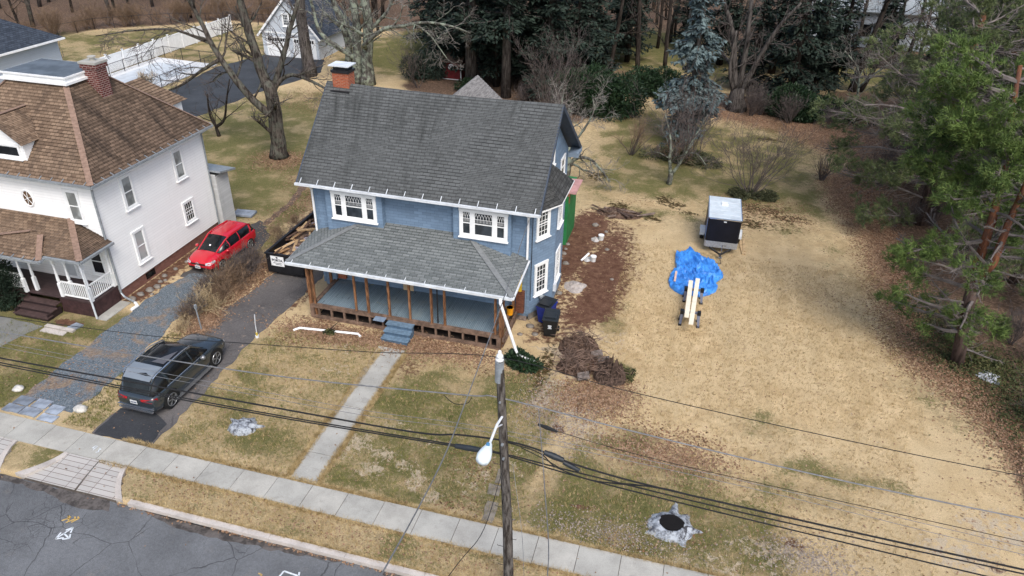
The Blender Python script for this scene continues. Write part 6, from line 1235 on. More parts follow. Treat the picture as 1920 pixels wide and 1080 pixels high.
for i, (x, y, w_, h, lab) in enumerate([(-5.1, 17.55, .42, .95, 'long worn stone slab next to the sidewalk below the pole'), (-5.25, 18.6, .45, .5, 'broken stone slab in the old path'), (-5.15, 19.3, .42, .7, 'upper stone slab of the old path')]):
    tag(MB().prism(ragged([(x-w_/2, y-h/2), (x+w_/2, y-h/2), (x+w_/2-.05, y+h/2), (x-w_/2-.05, y+h/2)], .25, .04, i+9), 0, .04).build('stone_slab', simple('old_slab%d' % i, (.2, .175, .14), .9, .3, 3), org=(x, y, 0)), lab, 'slab', 'stone slabs of the old path')
tag(MB().ob((-26.9, 36.4, .12), (1, .1, .0), (-.1, 1, 0), (0, 0, 1), 1.3, .8, .12).build('hatch_cover', M['flag'], org=(-26.9, 36.4, 0)), 'flat grey hatch cover on the grass behind the white house', 'hatch')
def stump(x, y, r, label, hole, seed, holec=(.006, .005, .005)):
    n, m = 96, 14; vs = []; rg = random.Random(seed); lob = [(rg.uniform(0, 6.28), rg.uniform(.12, .5), rg.uniform(.10, .16)) for _ in range(6)]
    T = thing('tree_stump', label, 'stump', (x, y, 0), 0, 'ground-down grey stumps', True)
    for j in range(m+1):
        for i in range(n):
            a = 2*math.pi*i/n; ext = 1+sum(k*math.exp(-(((a-c+math.pi) % (2*math.pi)-math.pi)/w_)**2)*1.0 for c, k, w_ in lob)+.12*mnoise.noise(Vector((math.cos(a)*3, math.sin(a)*3, seed)))
            t = j/m; rr = r*(t if t < .5 else .5+(t-.5)*(2*ext-1)); h = .20 if t < .55 else .20*(1-(t-.55)/.45)**.9
            if t < hole: h = .04
            vs.append((math.cos(a)*rr, math.sin(a)*rr*.85, h+.03*mnoise.noise(Vector((math.cos(a)*rr*6, math.sin(a)*rr*6, 2)))*(1 if t < .95 else 0)))
    fs = [(j*n+i, (j+1)*n+i, (j+1)*n+(i+1) % n, j*n+(i+1) % n) for j in range(m) for i in range(n)]; fs = [f for f in fs]
    t = NT('stump_wood%d' % seed); v = t.co('Object'); c = t.mix(t.step(t.noise(v, 5, 5, .7), .35, .62), (.09, .095, .105), (.40, .43, .46)); n2 = t.noise(v, 3, 4, .6, 1); c = t.mix(t.step(n2, .58, .66), c, (.05, .05, .055)); t.bump(t.noise(v, 9, 4), .6, .03); t.out(c, .85)
    MB().add(vs, fs).build('stump_wood', t.m, T, smooth=True)
    if hole:
        pts = [(math.cos(2*math.pi*i/40)*r*hole*1.05*(1+.25*mnoise.noise(Vector((math.cos(i/6.4)*2, math.sin(i/6.4)*2, seed)))), math.sin(2*math.pi*i/40)*r*hole*.85) for i in range(40)]
        MB().prism([(px_*1.0+.02, py_+.05) for px_, py_ in pts], .1, .215).build('charred_hollow', simple('charcoal%d' % seed, holec, .95, .2), T)
stump(1.12, 18.68, .8, 'large grey tree stump with a black hollow near the sidewalk', .5, 3)
stump(-15.95, 19.0, .6, 'small jagged grey tree stump on the lawn right of the SUV', 0, 7)
# painted marks (paint lies on the surface)
pm = simple('road_paint_white', (.62, .66, .68), .7, .15, 20); py_m = simple('road_paint_yellow', (.5, .33, .1), .8, .3, 30)
def strokes(name, strokes_, w_, z, m):
    mb = MB()
    for s_ in strokes_:
        for a, b in zip(s_[:-1], s_[1:]): mb.bar((*a, z), (*b, z), w_, .006)
    o = mb.build(name, m); tag(o, None, None, None, 'structure'); return o
strokes('road_marking', [[(-18.95, 12.45), (-18.75, 13.0)], [(-18.98, 12.72), (-18.95, 12.45), (-18.72, 12.56)], [(-18.9, 12.85), (-18.75, 13.02), (-18.66, 12.8)], [(-18.86, 12.72), (-18.55, 12.6)], [(-18.72, 12.5), (-18.52, 12.6), (-18.62, 12.75)]], .05, -.124, pm)
strokes('road_marking', [[(-19.35, 13.15), (-19.15, 13.35), (-19.3, 13.4), (-19.1, 13.2)], [(-19.15, 13.12), (-18.95, 13.35), (-19.05, 13.42)], [(-18.98, 13.18), (-18.85, 13.4), (-18.95, 13.45)]], .045, -.124, py_m)
strokes('road_marking', [[(-10.95, 13.1), (-10.9, 13.42), (-10.35, 13.38), (-10.4, 13.52)], [(-10.95, 13.1), (-10.35, 13.05)]], .055, -.12, pm)
tag(MB().prism([(-11.1, 12.3), (-10.0, 12.3), (-10.05, 13.02), (-11.05, 13.1)], -.13, -.124).build('road_patch', simple('fresh_tar', (.02, .022, .026), .8, .1)), None, None, None, 'structure')
strokes('road_marking', [[(-11.6, 12.85), (-11.5, 13.1), (-11.65, 13.12)], [(-11.45, 12.9), (-11.38, 13.02), (-11.3, 12.9), (-11.22, 13.02)], [(-11.1, 12.95), (-11.15, 13.05), (-11.2, 12.95), (-11.1, 12.93)]], .035, -.124, py_m)
strokes('sidewalk_marking', [[(-20.72, 16.45), (-20.78, 16.3), (-20.62, 16.32)], [(-20.65, 16.44), (-20.66, 16.2)], [(-20.5, 16.36), (-20.4, 16.34), (-20.46, 16.26), (-20.38, 16.2), (-20.48, 16.14)]], .03, .047, pm)
# ================= vegetation =================
def rv(r, s=1): return Vector((r.gauss(0, s), r.gauss(0, s), r.gauss(0, s)))
def perp(d, r):
    v = rv(r); v -= d*v.dot(d); return v.normalized()
def grow(A, B, p, d, L, rad, lev, r, P):
    """adds a limb and its side shoots; A takes the wood thicker than a finger, B the twigs."""
    segs = 5 if lev > 1 else (4 if lev == 1 else 3); pts = [p]; q = p.copy(); dd = d.copy()
    for i in range(segs):
        dd = (dd+rv(r, P['wob'])+Vector((0, 0, P['up']*(1 if lev < P['lev'] else 1)))).normalized(); q = q+dd*(L/segs); pts.append(q.copy())
    k = len(pts); rads = [rad*(1-.68*i/(k-1)) for i in range(k)]
    (A if rad > P.get('split', .03) else B).tube(pts, [max(x, P['rmin']) for x in rads], 7 if rad > .12 else (5 if rad > .03 else 3), rad > .05)
    if lev <= 0: return
    n = P['n'][min(lev, len(P['n'])-1)]
    for j in range(n):
        t = P['t0']+(1-P['t0'])*(j+r.random())/n; i = min(int(t*segs), segs-1); f = t*segs-i
        bp = pts[i].lerp(pts[i+1], f); bd = (pts[i+1]-pts[i]).normalized()
        a = r.uniform(*P['ang']); nd = (bd*math.cos(a)+perp(bd, r)*math.sin(a)); nd.z *= P.get('flat', 1); nd.normalize()
        grow(A, B, bp, nd, L*r.uniform(*P['len'])*(1.15-.5*t), max(rads[i]*r.uniform(.4, .62), P['rmin']), lev-1, r, P)
BASE = dict(wob=.16, up=.06, rmin=.009, n=[0, 5, 5, 6], t0=.25, ang=(.45, 1.0), len=(.42, .68))
def finish(T, A, B, bark, twig, an='trunk', bn='crown'):
    if A.v: A.build(an, M[bark], T, smooth=True, uv=False)
    if B.v: B.build(bn, M[twig], T, uv=False)
def limb_tree(name, label, base, limbs, bark, twig, seed, lev=3, side=7, P=None, group=None):
    T = thing(name, label, 'tree', base, 0, group); r = random.Random(seed); P = dict(BASE, **(P or {})); A, B = MB(), MB()
    P['lev'] = lev
    for pts, r0, r1, ns in limbs:
        pts = [Vector(p) for p in pts]; m = len(pts); fine_ = []; 
        Q = [pts[0]*2-pts[1]]+pts+[pts[-1]*2-pts[-2]]
        for i in range(1, len(Q)-2):
            for k in range(4):
                t = k/4; a, b, c, d_ = Q[i-1:i+3]; fine_.append(.5*((2*b)+(c-a)*t+(2*a-5*b+4*c-d_)*t*t+(3*b-a-3*c+d_)*t**3)+rv(r, .02)*(r0*3))
        fine_.append(pts[-1]); k = len(fine_); rads = [r0+(r1-r0)*i/(k-1) for i in range(k)]
        if r0 > .3 and abs(pts[0].z-base[2]) < .2: rads[0] *= 1.35; rads[1] *= 1.1
        A.tube(fine_, rads, 12 if r0 > .15 else 8)
        tot = sum((fine_[i+1]-fine_[i]).length for i in range(k-1))
        for j in range(ns):
            t = .22+.78*(j+r.random())/ns; i = min(int(t*(k-1)), k-2); bd = (fine_[i+1]-fine_[i]).normalized(); a = r.uniform(.5, 1.1)
            nd = (bd*math.cos(a)+perp(bd, r)*math.sin(a)).normalized(); grow(A, B, fine_[i], nd, r.uniform(.35, .7)*min(tot, 6)*(1.1-.5*t), rads[i]*r.uniform(.3, .5), lev-1, r, P)
    finish(T, A, B, bark, twig); return T
# big maple behind the white house
limb_tree('maple_tree', 'massive bare maple with a thick low limb, on the lawn between the two houses', (-30, 46, 0), [
    ([(-30, 46, 0), (-29.95, 46, 2.3), (-29.9, 46, 4.2), (-30.2, 46, 5.6)], .56, .42, 2),
    ([(-29.9, 45.9, 3.1), (-31.1, 45.4, 4.4), (-32.3, 45, 6.3), (-33.3, 45, 8), (-34, 45, 9.8), (-35, 44.8, 12.5)], .3, .11, 10),
    ([(-30.2, 46, 5.2), (-30.6, 46, 6.8), (-30.9, 46.1, 8.4), (-31.2, 46, 10.5), (-31.6, 46, 13.5)], .38, .2, 9),
    ([(-30, 46.2, 4.8), (-29.2, 46.5, 5.8), (-28, 46.5, 6.1), (-25.9, 46.5, 5.4), (-25.2, 46.2, 5.0)], .2, .05, 8),
    ([(-29.8, 46.4, 5.3), (-29.2, 46.8, 7), (-28.7, 47, 8.4), (-27.4, 47, 11.2)], .24, .12, 7),
    ([(-32.9, 45, 7.2), (-34.5, 44.8, 6.3), (-36.4, 44.6, 5.1), (-39, 44.3, 4.2)], .14, .04, 7),
    ([(-33.4, 45, 8.2), (-35.8, 44.6, 9.0), (-38.5, 44, 8.9), (-41.5, 43.5, 8.4)], .12, .03, 7)], 'bark_maple', 'twig', 5, 3, 7, dict(n=[0, 5, 6, 6], up=.03, rmin=.011))
limb_tree('small_tree', 'small forked bare tree beside the big maple', (-36.9, 48.5, 0), [([(-36.9, 48.5, 0), (-37, 48.5, .8), (-37.35, 48.5, 1.7), (-37.2, 48.5, 3.4)], .15, .05, 6), ([(-37, 48.5, .7), (-36.1, 48.5, 1.5), (-35.6, 48.5, 3), (-35, 48.5, 4.7)], .13, .04, 7)], 'bark_dark', 'twig', 8, 3, 6, dict(n=[0, 4, 4, 5]))
limb_tree('tree', 'straight tall grey trunk in front of the white garage', (-38.9, 67, 0), [([(-38.9, 67, 0), (-39, 67, 3.4), (-39, 67, 7.5), (-39.1, 67, 13)], .62, .4, 3)], 'bark_grey', 'twig', 9, 3)
limb_tree('lichen_tree', 'old lichen-covered tree with a long pale limb arching towards the red shed', (-32.5, 66, 0), [
    ([(-32, 66, 0), (-31.9, 66, 3), (-31.6, 66, 6), (-31.9, 66, 9)], .62, .35, 4), ([(-33.2, 66, 0), (-32.9, 66, 3.4), (-32.7, 66, 6), (-33, 66, 10)], .5, .3, 4),
    ([(-33, 66, 2.4), (-34.9, 65.5, 3.6), (-36.4, 65.5, 4.8), (-36.8, 65.5, 6.6), (-37.2, 65.5, 9)], .26, .12, 8),
    ([(-31.8, 65.6, 3.6), (-31.2, 64.4, 4.3), (-29.1, 64, 5.8), (-27, 64, 6.3), (-24.9, 64, 6.7), (-22.4, 64, 6.5), (-20.8, 64, 6.1)], .24, .06, 13),
    ([(-26, 64, 6.5), (-24.6, 64, 5.6), (-23.6, 64, 4.4), (-22.9, 64, 3.5)], .1, .03, 6), ([(-31.6, 66, 5), (-29.5, 66, 7), (-28.5, 66, 9)], .18, .08, 6)], 'bark_lichen', 'twig_pale', 12, 3, 7, dict(n=[0, 5, 5, 5], up=.0, wob=.24))
limb_tree('lichen_tree', 'leaning lichen-spotted tree between the garage and the arching tree', (-35.8, 69.5, 0), [([(-35.8, 69.5, 0), (-35.5, 69.3, 3), (-36.2, 69, 6), (-37.4, 69, 9.5)], .4, .2, 9), ([(-35.4, 69.3, 2.4), (-34.4, 69, 5), (-34.2, 69, 8.5)], .25, .12, 8)], 'bark_lichen', 'twig_pale', 14, 3, 7, dict(n=[0, 5, 5, 5]))
limb_tree('apple_tree', 'crooked old fruit tree with mossy drooping limb behind the blue house corner', (-8.3, 47.6, 0), [
    ([(-8.6, 48.2, 0), (-8.5, 48.2, 1.4), (-8.7, 48.6, 2.8), (-8.9, 49, 5)], .24, .1, 6), ([(-8.5, 48.2, 1.2), (-7.8, 48, 1.9), (-6.9, 47.8, 1.9), (-6.0, 47.6, 1.2), (-5.4, 47.5, .6)], .15, .05, 10),
    ([(-8.6, 48.4, 2.2), (-7.8, 48.9, 3.5), (-7.2, 49.2, 4.8), (-7.4, 49.5, 5.9)], .1, .04, 9), ([(-8.7, 48.5, 2.6), (-9.4, 49, 4.4), (-9.3, 49, 6.2)], .1, .03, 8)], 'bark_lichen', 'twig_pale', 17, 3, 7, dict(n=[0, 4, 5, 5], wob=.3, up=0))
limb_tree('small_tree', 'small fruit tree with lichen-pale stems on the back lawn', (-1.5, 49.8, 0), [
    ([(-1.5, 49.8, 0), (-1.45, 49.8, .9)], .2, .17, 0), ([(-1.5, 49.8, .8), (-1.7, 49.8, 1.9), (-1.8, 49.8, 3.2), (-2.4, 49.9, 5.0)], .13, .035, 9), ([(-1.4, 49.8, .8), (-.9, 49.8, 1.8), (-.3, 49.9, 3.4), (.4, 50, 5.2)], .12, .03, 10),
    ([(-1.6, 49.7, 1.9), (-2.6, 49.4, 2.4), (-3.4, 49.2, 2.3)], .05, .02, 5), ([(-1.2, 49.7, 2.1), (0, 49.2, 2.7), (.9, 49, 1.9)], .05, .02, 5)], 'bark_lichen', 'twig', 21, 3, 7, dict(n=[0, 5, 5, 6], up=.1))
def shrub(name, label, x, y, stems, h, spread, bark='twig', twig='twig', seed=1, lev=2, P=None, group=None, cat='shrub', r0=.035):
    T = thing(name, label, cat, (x, y, 0), 0, group); r = random.Random(seed); A, B = MB(), MB(); PP = dict(BASE, rmin=.007, n=[0, 5, 5, 6], up=.1, t0=.2, split=.02, ang=(.3, .8)); PP.update(P or {}); PP['lev'] = lev
    for k in range(stems):
        a = r.uniform(0, 6.28); s = r.uniform(.15, 1)*spread; d_ = Vector((math.cos(a)*s, math.sin(a)*s, 1)).normalized()
        grow(A, B, Vector((x+math.cos(a)*.12, y+math.sin(a)*.12, 0)), d_, h*r.uniform(.75, 1.1)*math.sqrt(1+s*s*.5), r0*r.uniform(.7, 1.2), lev, r, PP)
    if A.v: A.build('stem', M[bark], T, uv=False)
    if B.v: B.build('twig', M[twig], T, uv=False)
    return T
shrub('shrub', 'wide vase-shaped bare shrub behind the black trailer', 4.0, 49.3, 17, 3.9, 1.25, 'twig', 'twig', 31, 3, dict(n=[0, 3, 4, 5], up=.07))
shrub('shrub', 'open bare shrub left of the pale-stemmed fruit tree', -4.8, 54.8, 12, 2.4, 1.1, 'twig', 'twig_brown', 32, 2)
shrub('shrub', 'low reddish twiggy shrub farther back on the lawn', -1.2, 54, 16, 1.6, 1.3, 'twig', 'twig_brown', 33, 2)
shrub('shrub', 'small dark tuft shrub at the edge of the straw lawn by the pines', 9.1, 54.0, 22, 1.5, .55, 'twig', 'twig_brown', 34, 1)
shrub('shrub', 'tall grey vase-shaped shrub in front of the blue spruce', -.2, 54.2, 13, 5.2, .6, 'twig', 'twig', 35, 3, dict(n=[0, 3, 4, 4], up=.12))
shrub('shrub', 'pale bare shrub rising behind the blue house gable', -10.5, 56, 9, 4.6, .5, 'twig_pale', 'twig', 36, 3, dict(n=[0, 3, 4, 4]))
shrub('shrub', 'thin multi-stemmed bare thicket behind the blue house roof', -12.5, 60, 11, 6.5, .5, 'twig', 'twig', 37, 3, dict(n=[0, 3, 4, 5]))
shrub('shrub', 'bare arching shrub beside the lichen tree', -27, 66.5, 7, 3.6, .8, 'twig', 'twig', 38, 3, dict(n=[0, 3, 4, 4]))
# dry hedge along the driveway
r_ = random.Random(3)
hp0 = shrub('hedge_shrub', '', -22.6, 26, 30, 1.15, 1.1, 'twig_brown', 'straw_tuft', 41, 2, dict(n=[0, 4, 4], rmin=.006, wob=.3, len=(.4, .7), up=.05), 'dry shrubs of the driveway hedge', 'shrub', .014)
hl = 'dry brown twiggy shrub in the overgrown strip between the two driveways'; hp0['label'] = hl
hp1 = shrub('hedge_shrub', hl, -22.7, 28, 34, 1.25, 1.0, 'twig', 'twig_brown', 42, 2, dict(n=[0, 4, 4], rmin=.006, wob=.3), 'dry shrubs of the driveway hedge', 'shrub', .014)
hp2 = shrub('hedge_shrub', hl, -22.5, 30, 24, 1.4, .9, 'twig', 'twig', 43, 2, dict(n=[0, 4, 5], rmin=.006, wob=.28), 'dry shrubs of the driveway hedge', 'shrub', .016)
for i in range(20):
    y = 24.4+i*.62+r_.uniform(-.2, .2); x = -22.75+r_.uniform(-.55, .4)+(.25 if y < 27 else 0)
    copy_tree([hp0, hp1, hp2][i % 3], (x, y, 0), r_.uniform(0, 6.28), r_.uniform(.5, .85)*(1.05 if 25.5 < y < 31 else .7))
# ---- needles and leaves ----
def tuft(mb, p, r, n, L, w_, ax=None, spread=1.0, droop=0):
    for _ in range(n):
        d_ = rv(r); d_.normalize()
        if ax is not None: d_ = (ax+d_*spread).normalized()
        d_.z -= droop; s = perp(d_, r)*w_/2; l = L*r.uniform(.6, 1.2); a = p+rv(r, .03*L/.2)
        b = len(mb.v); mb.v += [tuple(a-s), tuple(a+s), tuple(a+d_*l)]; mb.f.append((b, b+1, b+2))
def spray(mb, p, d_, r, L, w_):   # a flat little branchlet: two broad quads with a ragged outline
    d_ = d_.normalized(); s = d_.cross(Vector((0, 0, 1))); s = s.normalized() if s.length > .1 else perp(d_, r); s = (s+rv(r, .25)).normalized()
    b = len(mb.v); q = p+d_*L; m_ = p+d_*L*.45
    mb.v += [tuple(p), tuple(m_+s*w_/2+rv(r, .03)), tuple(q), tuple(m_-s*w_/2+rv(r, .03))]; mb.f.append((b, b+1, b+2, b+3))
def conifer(name, label, x, y, h, R, seed, leaf, bark='bark_dark', z0=1.0, dens=1.0, droop=.3, r0=.35, top=1.0, group=None, L_=.6, w_=.27, gap=0):
    T = thing(name, label, 'tree', (x, y, 0), 0, group); r = random.Random(seed); A, B, N_ = MB(), MB(), MB()
    A.tube([(x, y, -.1), (x+r.uniform(-.1, .1), y, h*.5), (x, y, h)], [r0, r0*.65, .03], 10); z = z0
    while z < h-.3:
        t = (z-z0)/(h-z0); Rz = R*(1-t)**.75*(.75+.25*math.sin(z*1.7+seed)); k = r.randint(5, 7)
        for q in range(k):
            if r.random() < gap: continue
            a = r.uniform(0, 6.28); L = Rz*r.uniform(.65, 1.1); p = Vector((x, y, z)); d_ = Vector((math.cos(a), math.sin(a), .12)); pts = [p]; n = 5
            for i in range(n): d_ = (d_+Vector((0, 0, -droop*.22*(1 if i < 3 else -.6)))+rv(r, .05)).normalized(); pts.append(pts[-1]+d_*L/n)
            B.tube(pts, [.05*(1-i/(n+1))*r0/.35+.008 for i in range(n+1)], 4, False)
            m_ = int(L*11*dens)
            for j in range(m_):
                u = .15+.85*(j+r.random())/m_; i = min(int(u*n), n-1); bp = pts[i].lerp(pts[i+1], u*n-i); bd = (pts[i+1]-pts[i]).normalized(); sd = bd.cross(Vector((0, 0, 1))).normalized()*r.choice((-1, 1))
                ll = (1.05-u)*L*.5+.25; dd = (bd*.7+sd+Vector((0, 0, -droop*r.uniform(.1, 1.2)))).normalized()
                c = max(1, int(ll/.32))
                for e_ in range(c): spray(N_, bp+dd*ll*e_/c+rv(r, .05), (dd+rv(r, .35)).normalized(), r, L_*r.uniform(.6, 1.2), w_*r.uniform(.6, 1.3))
        z += .42/dens**.5+.1*r.random()
    A.build('trunk', M[bark], T, smooth=True, uv=False); B.build('branch', M[bark], T, uv=False); N_.build('crown', M[leaf], T, uv=False); return T
conifer('blue_spruce', 'tall blue-grey spruce with bare lower trunk on the back lawn', -1.0, 59.5, 15, 3.8, 51, 'blue_spruce', 'bark_grey', 1.6, 1.35, .75, .3, gap=.05, L_=.5, w_=.24)
conifer('young_spruce', 'small dark evergreen under the blue spruce', -2.2, 56.2, 3.0, 1.0, 52, 'blue_spruce', 'bark_dark', .2, 1.0, .3, .08, L_=.25, w_=.1)
dc = [(-18.1, 66.3, 17, 4.2, 53, 6.5, .5, 'dark conifer with long bare trunk directly behind the blue house'), (-22.2, 68.3, 16, 4.2, 54, 4.5, .62, 'dark conifer with thick trunk right of the red shed'), (-14.4, 68, 15, 4.6, 55, 2.0, .4, 'broad dark conifer behind the right half of the blue house roof'), (-26.8, 74.5, 15, 4.2, 56, 2.0, .4, 'dark conifer behind the red shed'), (-20.5, 73, 16, 4.4, 57, 1.8, .4, 'dark conifer in the second row behind the trunk of the shed conifer')]
for x, y, h, R, s, z0_, r0_, lab in dc: conifer('conifer', lab, x, y, h, R, s, 'spruce', 'bark_dark' if r0_ < .45 else 'bark_grey', z0_, .8, .45, r0_, gap=.08)
conifer('hemlock', 'large drooping dark hemlock at the back right of the lawn', 7.6, 72.5, 16, 4.8, 61, 'spruce', 'bark_dark', 1.5, .8, .8, .42, gap=.12, L_=.45)
src = bpy.data.objects['conifer.002']; src2 = bpy.data.objects['conifer.003']
for i, (x, y, s, lab) in enumerate([(-11.5, 74, .95, 'dark conifer behind the rhododendron'), (-16.5, 76, 1.0, 'dark conifer deep in the grove behind the blue house'), (-30.5, 80, .95, 'dark conifer left of the grove, behind the shed lawn'), (-23.5, 82, 1.05, 'dark conifer at the far back of the shed lawn'), (4.2, 77, .8, 'dark conifer left of the drooping hemlock'), (12.2, 80, .85, 'dark conifer with twin trunks at the back right'), (-13.5, 82, .9, 'dark conifer far behind the grove'), (-20, 69.5, .9, 'dark conifer between the two bare trunks of the grove'), (-16.2, 70.5, .95, 'dark conifer just right of the long bare trunk'), (-24.6, 71.8, .85, 'dark conifer partly hiding the red shed corner'), (-12.3, 70.5, .8, 'dark conifer at the right end of the grove'), (-18, 79, 1.1, 'tall dark conifer at the back of the grove'), (9.8, 76, .8, 'dark conifer right behind the drooping hemlock')]):
    copy_tree([src, src2][i % 2], (x, y, 0), i*1.3, s, lab)
limb_tree('tree', 'dark twin-trunked tree right of the hemlock', (14.3, 79.5, 0), [([(14.1, 79.5, 0), (14.3, 79.5, 3), (14.9, 79.5, 6.5), (15.4, 79.5, 11)], .33, .2, 5), ([(14.9, 79.6, 0), (15.7, 79.6, 2.6), (17, 79.6, 6)], .24, .14, 5)], 'bark_dark', 'twig', 63, 3)
limb_tree('lichen_tree', 'pale spreading lichen limbs in front of the twin-trunked tree', (13.4, 72, 0), [([(13.4, 72, 0), (13.2, 71.8, 2.5), (12.6, 71.5, 4.2), (11.2, 71, 5.6)], .13, .05, 8), ([(13.2, 71.8, 2.4), (14.8, 71.5, 4.4), (16.4, 71, 5.2)], .1, .04, 8)], 'bark_lichen', 'twig_pale', 64, 3, 7, dict(wob=.26))
limb_tree('old_tree', 'thick old multi-stemmed bare tree right of the blue spruce', (2.9, 69.5, 0), [
    ([(2.9, 69.5, 0), (2.8, 69.5, 2)], .75, .6, 0), ([(2.6, 69.5, 1.5), (2.1, 69.5, 4.2), (1.4, 69.5, 7), (0, 69.4, 10)], .32, .15, 8), ([(2.8, 69.5, 1.6), (2.9, 69.5, 5.2), (2.6, 69.5, 9.6)], .3, .16, 8), ([(3.1, 69.5, 1.6), (4, 69.5, 4.4), (5.2, 69.2, 7.5), (6.6, 69, 9.6)], .26, .1, 8), ([(2.6, 69.3, 1.3), (1.8, 69, 3.6), (1.8, 69, 7)], .2, .08, 6)], 'bark_grey', 'twig', 66, 3, 7, dict(n=[0, 4, 5, 5], up=.08))
for i, (x, y, x2, r0_, lab) in enumerate([(-10.1, 78.7, -9.4, .24, 'slim dark trunk behind the rhododendrons, leftmost of three'), (-7.4, 80.5, -8.0, .28, 'slim grey trunk behind the rhododendrons, middle of three'), (-4.7, 82.5, -4.9, .24, 'slim dark trunk left of the blue spruce, rightmost of three')]):
    limb_tree('tree', lab, (x, y, 0), [([(x, y, 0), ((x+x2)/2, y, 4), (x2, y, 8), (x2, y, 13)], r0_, r0_*.5, 6)], 'bark_dark', 'twig', 70+i, 2)
def bush(name, label, c, R, n, leaf, seed, L=.16, w_=.06, lumps=9, cat='bush', core=True):
    T = thing(name, label, cat, (c[0], c[1], 0)); r = random.Random(seed); N_, S = MB(), MB(); lb = []
    for _ in range(lumps):
        a = r.uniform(0, 6.28); q = r.random()**.5*.72; lb.append((Vector((c[0]+math.cos(a)*R[0]*q, c[1]+math.sin(a)*R[1]*q, R[2]*r.uniform(.3, .62)*(1.1-q*.5))), r.uniform(.34, .5)))
    for _ in range(n):
        o, s = r.choice(lb); d_ = rv(r).normalized(); rr = s*(1-.35*r.random()**2); p = o+Vector((d_.x*R[0]*rr, d_.y*R[1]*rr, d_.z*R[2]*rr*.95))
        if p.z < .02: p.z = r.uniform(.02, .2)
        dd = (d_+rv(r, .5)+Vector((0, 0, -.15))).normalized(); sd = perp(dd, r)*w_/2; l = L*r.uniform(.6, 1.3); b = len(N_.v); m_ = p+dd*l*.5
        N_.v += [tuple(p), tuple(m_+sd), tuple(p+dd*l), tuple(m_-sd)]; N_.f.append((b, b+1, b+2, b+3))
    for _ in range(int(lumps*2.5)):
        o, s = r.choice(lb); q = Vector((c[0], c[1], 0))+Vector((r.uniform(-.2, .2)*R[0], r.uniform(-.2, .2)*R[1], 0)); S.tube([q, q.lerp(o, .5)+rv(r, .1), o+rv(r, .2)], [.05, .035, .015], 4, False)
    S.build('stem', M['bark_dark'], T, uv=False); N_.build('foliage', M[leaf], T, uv=False); return T
bush('rhododendron', 'large glossy dark rhododendron behind the blue house', (-9.3, 65.3), (4.0, 3.2, 3.7), 30000, 'rhodo', 81, .3, .12, 34)
bush('rhododendron', 'dark evergreen bush left of the blue spruce', (-5.2, 72.5), (2.8, 2.2, 2.4), 11000, 'rhodo', 82, .28, .1, 14)
bush('rhododendron', 'small dark bush between the rhododendron and the blue spruce', (-2.2, 70), (2.2, 1.6, 2.0), 5000, 'rhodo', 83, .26, .1, 10)
bush('rhododendron', 'dark evergreen mass below the hemlock', (8.6, 69.5), (3.4, 2.2, 2.6), 14000, 'rhodo', 84, .28, .1, 16)
bush('rhododendron', 'dark low bush at the right end of the hemlock', (12.6, 69.5), (3.0, 1.6, 1.7), 5000, 'yew', 85, .24, .08, 10)
bush('evergreen_bush', 'low dark evergreen beside the red shed', (-21.8, 66.5), (1.6, 1.3, 1.3), 3500, 'rhodo', 86, .24, .09, 8)
bush('evergreen_bush', 'loose green pine shrub left of the red shed', (-27.8, 70), (2.4, 2.0, 2.8), 6000, 'spruce', 87, .3, .07, 12)
bush('evergreen_bush', 'flat spreading evergreen under the pale-stemmed fruit tree', (-1.1, 54.6), (3.0, 1.6, .8), 6000, 'juniper', 88, .2, .07, 14)
bush('evergreen_bush', 'low dark mound at the foot of the vase-shaped shrub, left of its stems', (3.3, 49.0), (1.1, .8, .6), 1700, 'juniper', 89, .16, .06, 7)
bush('evergreen_bush', 'low dark mound at the foot of the vase-shaped shrub, right of its stems', (5.1, 49.3), (1.2, .9, .6), 1700, 'juniper', 90, .16, .06, 7)
bush('evergreen_bush', 'black-green yew at the left edge before the white house porch', (-32.3, 23.9), (1.35, 1.0, 2.6), 9000, 'yew', 91, .16, .05, 18)
bush('cut_branches', 'heap of cut green branches under the hanging downspout', (-6.1, 26.55), (.9, .75, .45), 2600, 'rhodo', 92, .22, .08, 9, 'branches')
bush('green_plant', 'small green plant in the leaves beside the fallen downspout', (-15.7, 26.0), (.3, .22, .25), 260, 'ivy', 93, .14, .06, 4, 'plant')
bush('green_plant', 'fresh green weeds at the right side of the brush heap', (-1.55, 26.9), (.5, .6, .3), 600, 'ivy', 94, .12, .05, 5, 'plant')
